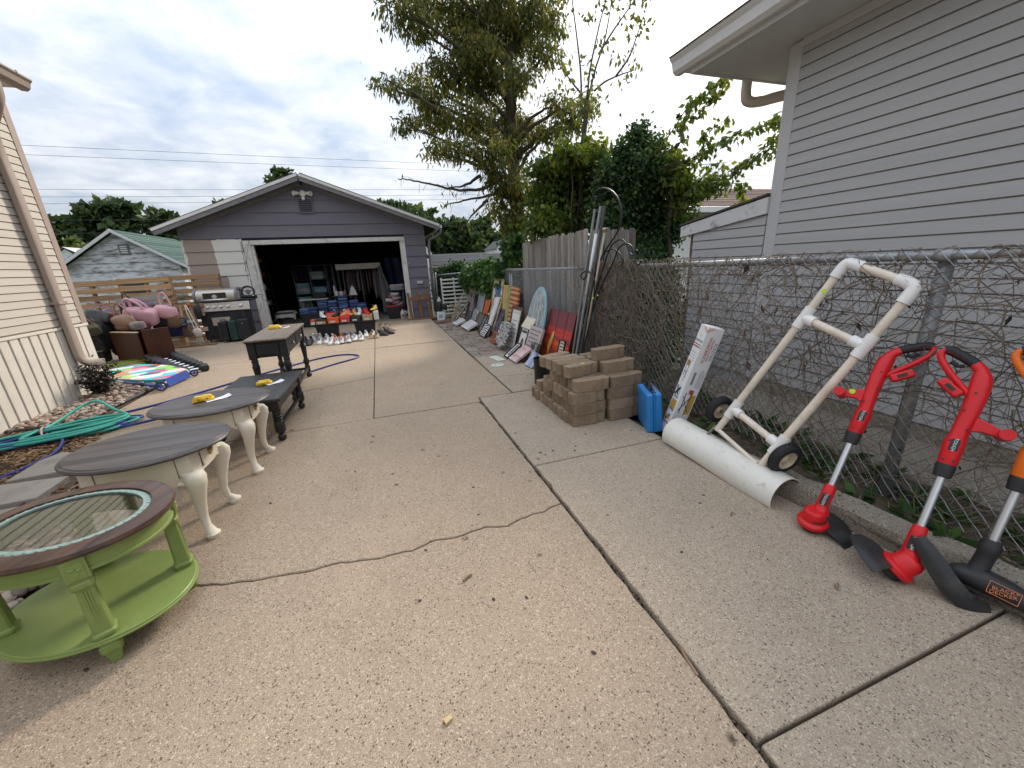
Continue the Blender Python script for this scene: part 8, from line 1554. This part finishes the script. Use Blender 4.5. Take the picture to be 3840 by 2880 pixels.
def gallery():
    A = artmat
    picture('tall grey-pink canvas of bare trees at the far end of the pictures', 10.15,9.5,2.05,2.30,.92, A('art_trees', [(.06,.05,.05),(.20,.15,.15),(.36,.29,.29)], 'noise', 9, 3.5, .5, seed=1))
    picture('dark canvas with white branching strokes at the far end', 9.95,9.35,2.0,2.28,.67, A('art_dark', [(.02,.02,.022),(.05,.05,.055),(.45,.45,.46)], 'noise', 7, 1.8, .7, seed=2), PBK, .018)
    picture('narrow black panel with gold and grey streaks leaning low at the far end', 10.05,9.84,1.74,2.14,.45, A('art_gold', [(.03,.03,.03),(.35,.33,.30),(.55,.40,.10)], 'noise', 8, 1, 3, seed=3), PBK, .02)
    picture('pale grey misty canvas behind the orange framed print', 9.3,8.72,2.10,2.29,.69, A('art_mist', [(.13,.14,.16),(.25,.26,.29),(.36,.37,.40)], 'noise', 3, 3, .6, seed=4))
    picture('orange flame print in a dark frame', 8.62,8.12,2.05,2.27,.65, A('art_flame', [(.10,.03,.02),(.52,.10,.02),(.60,.28,.08)], 'noise', 5, 1, 1.6, seed=5), PBK, .03)
    picture('large oak framed picture with a blue print on white mount', 8.0,7.28,2.12,2.30,1.06, A('art_blue', [(.03,.08,.16),(.06,.18,.32),(.22,.36,.46)], 'noise', 7, seed=6), POAK, .04, mat_w=.12)
    picture('ochre yellow painted board beside the oak framed picture', 7.27,6.99,2.14,2.30,.96, A('art_ochre', [(.30,.19,.05),(.48,.32,.10),(.55,.42,.18)], 'noise', 5, 2, .7, seed=7), th=.03)
    picture('narrow pale green board between the yellow and orange ones', 6.98,6.84,2.14,2.30,.93, A('art_green', [(.16,.24,.09),(.30,.38,.16)], 'noise', 6, 2, .7, seed=8), th=.035)
    picture('rust orange striped board beside the green one', 6.80,6.40,2.13,2.30,.95, A('art_rust', [(.28,.06,.03),(.45,.14,.06),(.50,.36,.20)], 'wave', 4, 0.2, 1, seed=9), th=.04)
    picture('gold framed white picture with a dark sketch', 7.85,7.25,1.98,2.26,.76, A('art_sketch', [(.05,.05,.05),(.58,.57,.55),(.64,.63,.61)], 'noise', 5, seed=10), PGD, .03, mat_w=.02)
    picture('long narrow white board in front of the gold framed picture', 7.55,7.35,1.92,2.22,.72, PWH, th=.03)
    picture('white framed print lying almost flat at the path edge, farther one', 9.44,9.03,1.60,1.84,.10, A('art_pale', [(.40,.44,.48),(.60,.60,.60)], 'noise', 8, seed=11), PWH, .03, .04)
    picture('white framed print lying almost flat at the path edge, nearer one', 8.78,8.15,1.68,1.92,.12, A('art_pale2', [(.38,.36,.40),(.58,.57,.58)], 'noise', 9, seed=12), PWH, .03, .05, mat_w=.03)
    picture('small photo collage canvas behind the flat white prints', 9.35,8.88,2.02,2.16,.34, A('art_collage', [(.06,.06,.06),(.45,.42,.40),(.20,.26,.32),(.5,.5,.48),(.28,.16,.12)], 'patch', 26, seed=13))
    picture('dark brown wooden frame with grey backing', 8.7,8.0,1.93,2.12,.32, A('art_greyback', [(.10,.09,.08),(.17,.15,.13)], 'noise', 5, seed=14), PBR, .03)
    picture('black and white zebra pattern print at the path edge', 7.63,7.18,1.80,1.96,.22, A('art_zebra', [(.02,.02,.02),(.02,.02,.02),(.62,.62,.61),(.64,.64,.63)], 'wave', 9, .4, 1, seed=15, dist=1.6), PBK, .012)
    picture('narrow dark frame leaning behind the zebra print', 7.95,7.74,1.86,2.06,.36, A('art_nf', [(.05,.05,.05),(.35,.33,.30)], 'noise', 6, seed=16), PBK, .03)
    t = thing('lace_panel', 'round white lace doily panel leaning behind the zebra print', 'doily', (1.97,7.92,.01), leanmat(1.90,7.92,2.12,.42)[0].to_euler(), group='pictures and signs leaning on the fence')
    MB().lathe([(.05,0),(.20,0),(.21,.006),(.20,.012),(.05,.012)], 36, Matrix.Translation((0,.22,0))).build('disc', PWH, t)
    for k in range(24): a = 2*math.pi*k/24; MB().ball((.205*math.cos(a),.22+.205*math.sin(a),.008), (.022,.022,.008), 8, 4).build('scallop', PWH, t, smooth=True)
    picture('tall dark violet abstract canvas in the middle of the pictures', 7.55,7.02,2.0,2.25,.56, A('art_violet', [(.025,.022,.03),(.07,.06,.10),(.20,.17,.22)], 'noise', 7, 1.6, .8, seed=17, dist=2), th=.035)
    picture('small navy blue canvas behind the brown mounted picture', 7.0,6.7,2.10,2.28,.54, A('art_navy', [(.012,.014,.03),(.04,.05,.11),(.14,.15,.24)], 'noise', 9, seed=18))
    picture('brown framed picture with a double mount', 6.46,5.94,2.02,2.17,.65, A('art_sepia', [(.20,.14,.09),(.42,.34,.22)], 'noise', 5, seed=19), PBR, .05, mat_w=.05)
    picture('white sign with rows of small print in front of the brown frame', 6.22,5.90,1.95,2.10,.56, PWH, th=.02, extra=lines(6, INK, seed=4), name='sign', cat='sign')
    # slanted stack of textured canvases
    t = thing('canvas_art', 'cluster of joined blue and white textured canvases standing askew', 'picture', leanmat(1.76,6.15,1.98,.42,.004)[0].to_translation(), leanmat(1.76,6.15,1.98,.42,.004,.0)[0].to_euler(), group='pictures and signs leaning on the fence'); am = A('art_mosaic', [(.05,.06,.08),(.10,.28,.34),(.55,.57,.57),(.28,.06,.05),(.50,.52,.50),(.30,.34,.12),(.05,.06,.09),(.42,.55,.60)], 'patch', 34, .8, 2.2, seed=20)
    for k, (u, v, w, h) in enumerate(((-.27,.10,.13,.34),(-.14,.06,.14,.42),(.0,.02,.14,.44),(.14,.06,.13,.34))): MB().box((u,v,.004*k), (u+w,v+h,.03+.004*k)).build('canvas', am, t, bevel=.003)
    picture('small orange and black canvas at the left of the textured cluster', 6.75,6.45,1.80,1.88,.20, A('art_ember', [(.03,.02,.02),(.45,.12,.03)], 'noise', 14, seed=21))
    picture('white print with dark pointed arch shape and black lettering', 5.80,5.50,1.96,2.10,.38, PWH, PBK, .012, extra=lambda t, w, L, th: (MB().lathe([(.055,0),(.055,.001)], 16, Matrix.Translation((0,L*.36,th*.5)) @ Matrix.Diagonal((1,1.7,1,1))).build('arch_motif', M('arch_brown', (.13,.09,.07), .6), t), lines(1, INKB, .76, .90, .75, .035, 7)(t, w, L, th*.5)))
    picture('white picture with green leaf sprays behind the arch print', 6.10,5.80,2.02,2.17,.40, A('art_leaf', [(.60,.60,.57),(.52,.54,.46),(.14,.20,.09)], 'noise', 10, seed=22), PBK, .01)
    picture('mauve canvas with rows of script lettering', 5.38,4.92,1.94,2.10,.45, M('mauve_canvas', (.42,.36,.35), .7, var=.05), th=.035, extra=lines(7, INK, .08,.95,.8,.014, 9), name='sign', cat='sign')
    picture('plain cream canvas with faint brush strokes resting against the oval top', 5.76,5.38,2.06,2.19,.56, PCR, th=.02, zb=.38)
    picture('black framed long sign lying low at the path edge', 5.50,5.32,1.66,1.90,.185, PWH, PBK, .02, extra=lambda t, w, L, th: [MB().box((-.03,L*(.18+.09*k),.012), (.03,L*(.18+.09*k)+.02,.0135)).build('lettering', INKB, t) for k in range(8)], name='sign', cat='sign')
    picture('pink and grey landscape canvas leaning low at the path edge', 5.29,5.0,1.68,1.94,.175, A('art_pinkscape', [(.12,.10,.10),(.50,.30,.30),(.62,.52,.50)], 'noise', 4, .5, 3, seed=23), th=.03)
    picture('black rose print on white canvas', 5.08,4.84,1.88,1.99,.27, A('art_rose', [(.02,.02,.02),(.06,.06,.06),(.52,.49,.46)], 'noise', 6, seed=24, dist=1.5), th=.03)
    picture('small pale blue and violet print in front of the black can', 4.88,4.64,1.78,1.92,.165, A('art_bluewh', [(.10,.08,.12),(.36,.44,.62),(.60,.60,.62)], 'noise', 5, seed=25), th=.02)
    # sunset triptych: one picture carried over three canvases
    m, nt, N, L, b = _new('sunset_print'); tc = N.new('ShaderNodeTexCoord'); sp = N.new('ShaderNodeSeparateXYZ'); L.new(tc.outputs['Object'], sp.inputs[0]); mp = N.new('ShaderNodeMapping'); mp.inputs['Scale'].default_value = (3,9,0); L.new(tc.outputs['Object'], mp.inputs[0]); n = N.new('ShaderNodeTexNoise'); n.inputs['Scale'].default_value = 1; n.inputs['Detail'].default_value = 6; L.new(mp.outputs[0], n.inputs['Vector'])
    ad = N.new('ShaderNodeMath'); ad.operation = 'MULTIPLY_ADD'; L.new(n.outputs['Fac'], ad.inputs[0]); ad.inputs[1].default_value = .34; L.new(sp.outputs[1], ad.inputs[2]); rp = N.new('ShaderNodeValToRGB'); L.new(ad.outputs[0], rp.inputs[0]); e = rp.color_ramp.elements
    for p_, c in ((.26,(.55,.08,.02)),(.36,(.30,.03,.015)),(.44,(.70,.10,.03)),(.50,(.14,.04,.045)),(.58,(.62,.05,.03)),(.66,(.20,.05,.055))): x = e.new(p_); x.color = (*c, 1)
    e[0].color = (.07,.008,.005,1); e[-1].color = (.15,.045,.05,1); L.new(rp.outputs[0], b.inputs['Base Color']); b.inputs['Roughness'].default_value = .45; MATS['sunset_print'] = m
    for k, (y0, y1, lab) in enumerate(((5.16,4.86,'left canvas of the red sunset over water triptych'), (4.85,4.58,'middle canvas of the red sunset over water triptych'), (4.57,4.36,'right canvas of the red sunset triptych behind the poles'))):
        t = picture(lab, y0, y1, 2.14, 2.32, .70, M('sunset_side', (.12,.02,.02), .5), th=.03, mirror_face=None, extra=lambda t, w, L, th: MB().box((-w/2+.002,.002,th+.0004), (w/2-.002,L-.002,th+.0015)).build('print', m, t))
        if k == 0: MB().add([(.07,.08,.0325),(.12,.28,.0325),(.148,.36,.0325),(.145,.43,.0325),(.10,.42,.0325),(.05,.33,.0325),(.01,.20,.0325),(-.04,.06,.0325)], [(0,1,2,3,4,5,6)]).build('sun_glow', M('sun_yellow', (.72,.45,.12), .5, var=.2), t)
    picture('narrow cream welcome sign on black backing beside the poles', 4.42,4.26,2.0,2.10,.40, PCR, PBK, .012, extra=lambda t, w, L, th: lines(9, INKB, .06,.94,.6,.014, 12)(t, w, L, th*.5), name='sign', cat='sign')
    # round metal tray on edge
    t = thing('round_tray', 'round shiny metal tray standing on edge before the sunset canvases', 'tray', (2.075,4.62,.120), (R(76),R(8),R(68))); MB().lathe([(.0,.0),(.085,.0),(.10,.014),(.112,.016),(.112,.022),(.098,.020),(.084,.006),(0,.006)], 32, cap=False).build('dish', M('tray_metal', (.30,.30,.31), .25, .9), t, smooth='auto'); MB().tube([(.111*math.cos(a),.111*math.sin(a),.018) for a in [2*math.pi*k/32 for k in range(32)]], .006, 8, closed=True).build('rim', PBK, t, smooth=True)
    # oval tabletop
    m4, Ln = leanmat(2.06,5.42,2.29,1.0,.0); t = thing('oval_tabletop', 'tall oval tabletop with pale blue edge and marbled panels standing against the fence', 'tabletop', m4.to_translation(), m4.to_euler()); EB = M('pale_blue_paint', (.26,.42,.47), .5, var=.12); MP = A('art_marble', [(.10,.12,.13),(.30,.34,.35),(.48,.50,.50)], 'noise', 9, 2, 1, seed=27, dist=1.4)
    MB().prism([(x, y+.51) for x, y in oval(.33,.51)], 0, .03).build('rim', EB, t, bevel=.006)
    pl = [(x, y+.51) for x, y in oval(.29,.47)]
    for c in (((-1,0,.002),(1,0,-.098)) , ((-1,0,-.1),(1,0,.098)) , ((1,0,-.102),)) if False else (((1,0,-.104),), ((-1,0,.100),(1,0,.098)), ((-1,0,-.102),)):
        q = pl
        for h in c: q = hclip(q, *h)
        MB().prism(q, .0305, .033).build('panel', MP, t)
    for x in (-.102,.100): MB().box((x-.006,.06,.031), (x+.006,.96,.036)).build('batten', M('batten_white', (.55,.58,.58), .5), t)
    # plaques lying on the path
    t = thing('plaque', 'flat white rectangular plaque lying on the path', 'plaque', (1.53,5.43,-.002), R(10)); MB().box((-.06,-.16,0), (.06,.16,.014)).build('stone', M('plaque_white', (.56,.60,.55), .7, var=.06), t, bevel=.004)
    for k in range(5): MB().box((-.02,-.11+k*.045,.0141), (.02,-.09+k*.045,.0155)).build('carving', M('carve_grey', (.42,.46,.42), .7), t)
    t = thing('plaque', 'flat white oval plaque with relief lying on the path', 'plaque', (1.42,5.04,-.002), R(5)); MB().prism(oval(.095,.075,28), 0, .012).build('stone', M('plaque_white'), t, bevel=.003)
    for k in range(7): MB().ball((.045*math.cos(k*.9),.035*math.sin(k*.9),.012), (.02,.014,.004), 8, 4).build('relief', M('carve_grey'), t, smooth=True)
    for lab, p, d, rz in (('rusty brick piece lying on the path by the garage', (1.36,9.9,0), (.20,.09,.05), .2), ('thin brown brick lying beside the rusty one', (1.32,10.12,0), (.2,.07,.035), .1), ('brown block lying by the far flat print', (1.55,10.0,0), (.18,.08,.05), -.3), ('second brown block behind the far flat print', (1.60,10.22,0), (.16,.08,.045), .1)):
        o = MB().cbox((0,0,d[2]/2-.01), d).build('brick_piece', M('brick_red', (.25,.14,.10), .9, var=.2, scale=20, bump=.5), None, p, (0,0,rz), bevel=.006); tag(o, lab, 'brick')
gallery()
def by_garage():
    W = M('white_slat', (.58,.58,.55), .6, var=.06, bump=.1); t = thing('slatted_panel', 'white slatted panel leaning at the chain-link corner beside the garage', 'panel', (2.0,11.02,.0), (R(-8),0,R(-4)))
    for k in range(10): z = .06+k*.103; MB().box((-.37+.02*k*.2,-.012,z), (.38+.02*k*.2,.006,z+.042)).build('slat', W, t, bevel=.003)
    for x in (-.34,.0,.36): MB().box((x-.02,.008,0), (x+.02,.04,1.06)).build('upright', W, t)
    MB().box((-.02,.042,-.58), (.02,.06,.58)).build('brace', W, t, (.18,0,.5), (0,R(28),0))
    B = woodgrain('brown_rack_wood', (.24,.115,.05), (.13,.06,.028), axis='Z', obj=.1); r = thing('wooden_rack', 'brown wooden three-post rack standing by the garage door', 'rack', (1.02,10.98,0))
    for x, l in ((-.27,-2),(.0,-3),(.25,-4)): MB().box((x-.035,-.015,.03), (x+.035,.015,.735)).build('post', B, r, rot=(R(-4),R(l),0), bevel=.004)
    MB().box((-.27,-.045,.52), (.25,-.02,.60)).build('rail', B, r, rot=(0,0,0)); MB().box((-.40,-.10,.0), (.38,.03,.03)).build('foot_board', B, r, bevel=.004)
    for p in ((-.24,.69),(.03,.69),(.28,.69),(.05,.56),(.18,.44),(.20,.40)): MB().ball((p[0],-.062,p[1]), (.010,.006,.014), 8, 5).build('hook', M('chrome'), r, smooth=True)
    c = thing('wooden_cross', 'weathered wooden cross leaning on the white slatted panel', 'cross', (1.74,10.30,0), (R(-16),R(26),R(-20))); G2 = woodgrain('cross_wood', (.34,.28,.19), (.20,.16,.10), axis='Z'); MB().box((-.045,-.012,0), (.045,.012,.52)).build('upright', G2, c, bevel=.004); MB().box((-.19,-.030,.30), (.19,-.0125,.37)).build('cross_bar', G2, c, bevel=.004); MB().ball((0,-.032,.335), (.03,.010,.03), 10, 6).build('boss', G2, c, smooth=True)
    s = thing('lawn_figure', 'black lawn ornament with rounded top beside a white card at the rack', 'ornament', (1.47,10.55,0)); K = M('hook_black'); MB().lathe([(.05,0),(.055,.02),(.045,.20),(.07,.34),(.055,.44),(.03,.47)], 14).build('body', K, s, smooth='auto'); MB().lathe([(.052,.47),(.056,.50),(.02,.56),(.006,.60)], 14).build('cap', M('goods_white'), s, smooth='auto'); mb = MB(); pillow(mb, (.13,-.03,.32), (.065,.05,.08), .7, 12, 8, 4, .15); mb.build('black_bundle', K, s, smooth=True)
    o = thing('paper_card', 'white and blue card standing at the foot of the black lawn ornament', 'card', (1.46,10.40,0), (R(-10),0,0)); MB().box((-.10,-.003,0), (.10,.003,.22)).build('card', PWH, o); MB().box((-.05,-.0045,.05), (.05,-.0032,.14)).build('print', M('card_blue', (.25,.34,.52), .6), o)
    f = tag(MB().cbox((0,0,.01), (.09,.06,.02)).build('wood_chip', woodgrain('pale_plank', (.55,.42,.22), (.4,.28,.14)), None, (.02,.88,.0), (0,0,.4), bevel=.004), 'pale wood chip lying in the middle of the slab', 'chip'); f.scale = (.28,.28,.5)
    for lab, p, L in (('short brown twig piece lying on the slab by the joint', (.20,1.42,.006), .05), ('small dry stick caught in the slab joint', (.845,.78,.0), .12), ('wood splinter beside the snow pusher blade', (1.62,1.32,.018), .03), ('leaf scrap on the slab near the red trimmers', (1.62,.80,.018), .035)):
        tag(MB().tube([(-L/2,0,0),(0,.004,.002),(L/2,0,0)], .006, 5).build('twig', M('twig_brown', (.26,.17,.10), .9, var=.3), None, p, (0,0,1.4 if 'joint' in lab and 'caught' in lab else .5)), lab, 'twig')
    rg = random.Random(77); mb = MB()
    for k in range(150):
        x = rg.uniform(-2.3,1.9); y = rg.uniform(.6,8) if rg.random() < .7 else rg.uniform(.5,3); s_ = rg.uniform(.004,.013); z = .012 if (x > .86 and y < 3.7) else .002
        mb.ball((0,0,0), 1, 5, 3, TR((x,y,z+.001), (0,0,rg.uniform(0,6)), (s_,s_*rg.uniform(.4,.8),s_*.25)))
    tag(mb.build('grit', M('debris_dark', (.07,.05,.04), .9, var=.3)), 'specks of dark leaf grit scattered over the driveway', 'debris', kind='stuff')
    mb = MB()
    for k in range(230):   # moss, dirt and bark packed into the long joint
        y = rg.uniform(.0,3.7); mb.ball((0,0,0), 1, 5, 3, TR((.839+rg.uniform(-.008,.008),y,-.012+rg.uniform(-.006,.004)), (0,0,rg.uniform(0,6)), (rg.uniform(.004,.010),rg.uniform(.010,.03),.008)))
    tag(mb.build('joint_dirt', M('joint_dirt', (.09,.065,.045), .95, var=.5, scale=60)), 'dirt and bark crumbs packed in the slab joint', 'dirt', kind='stuff')
by_garage()
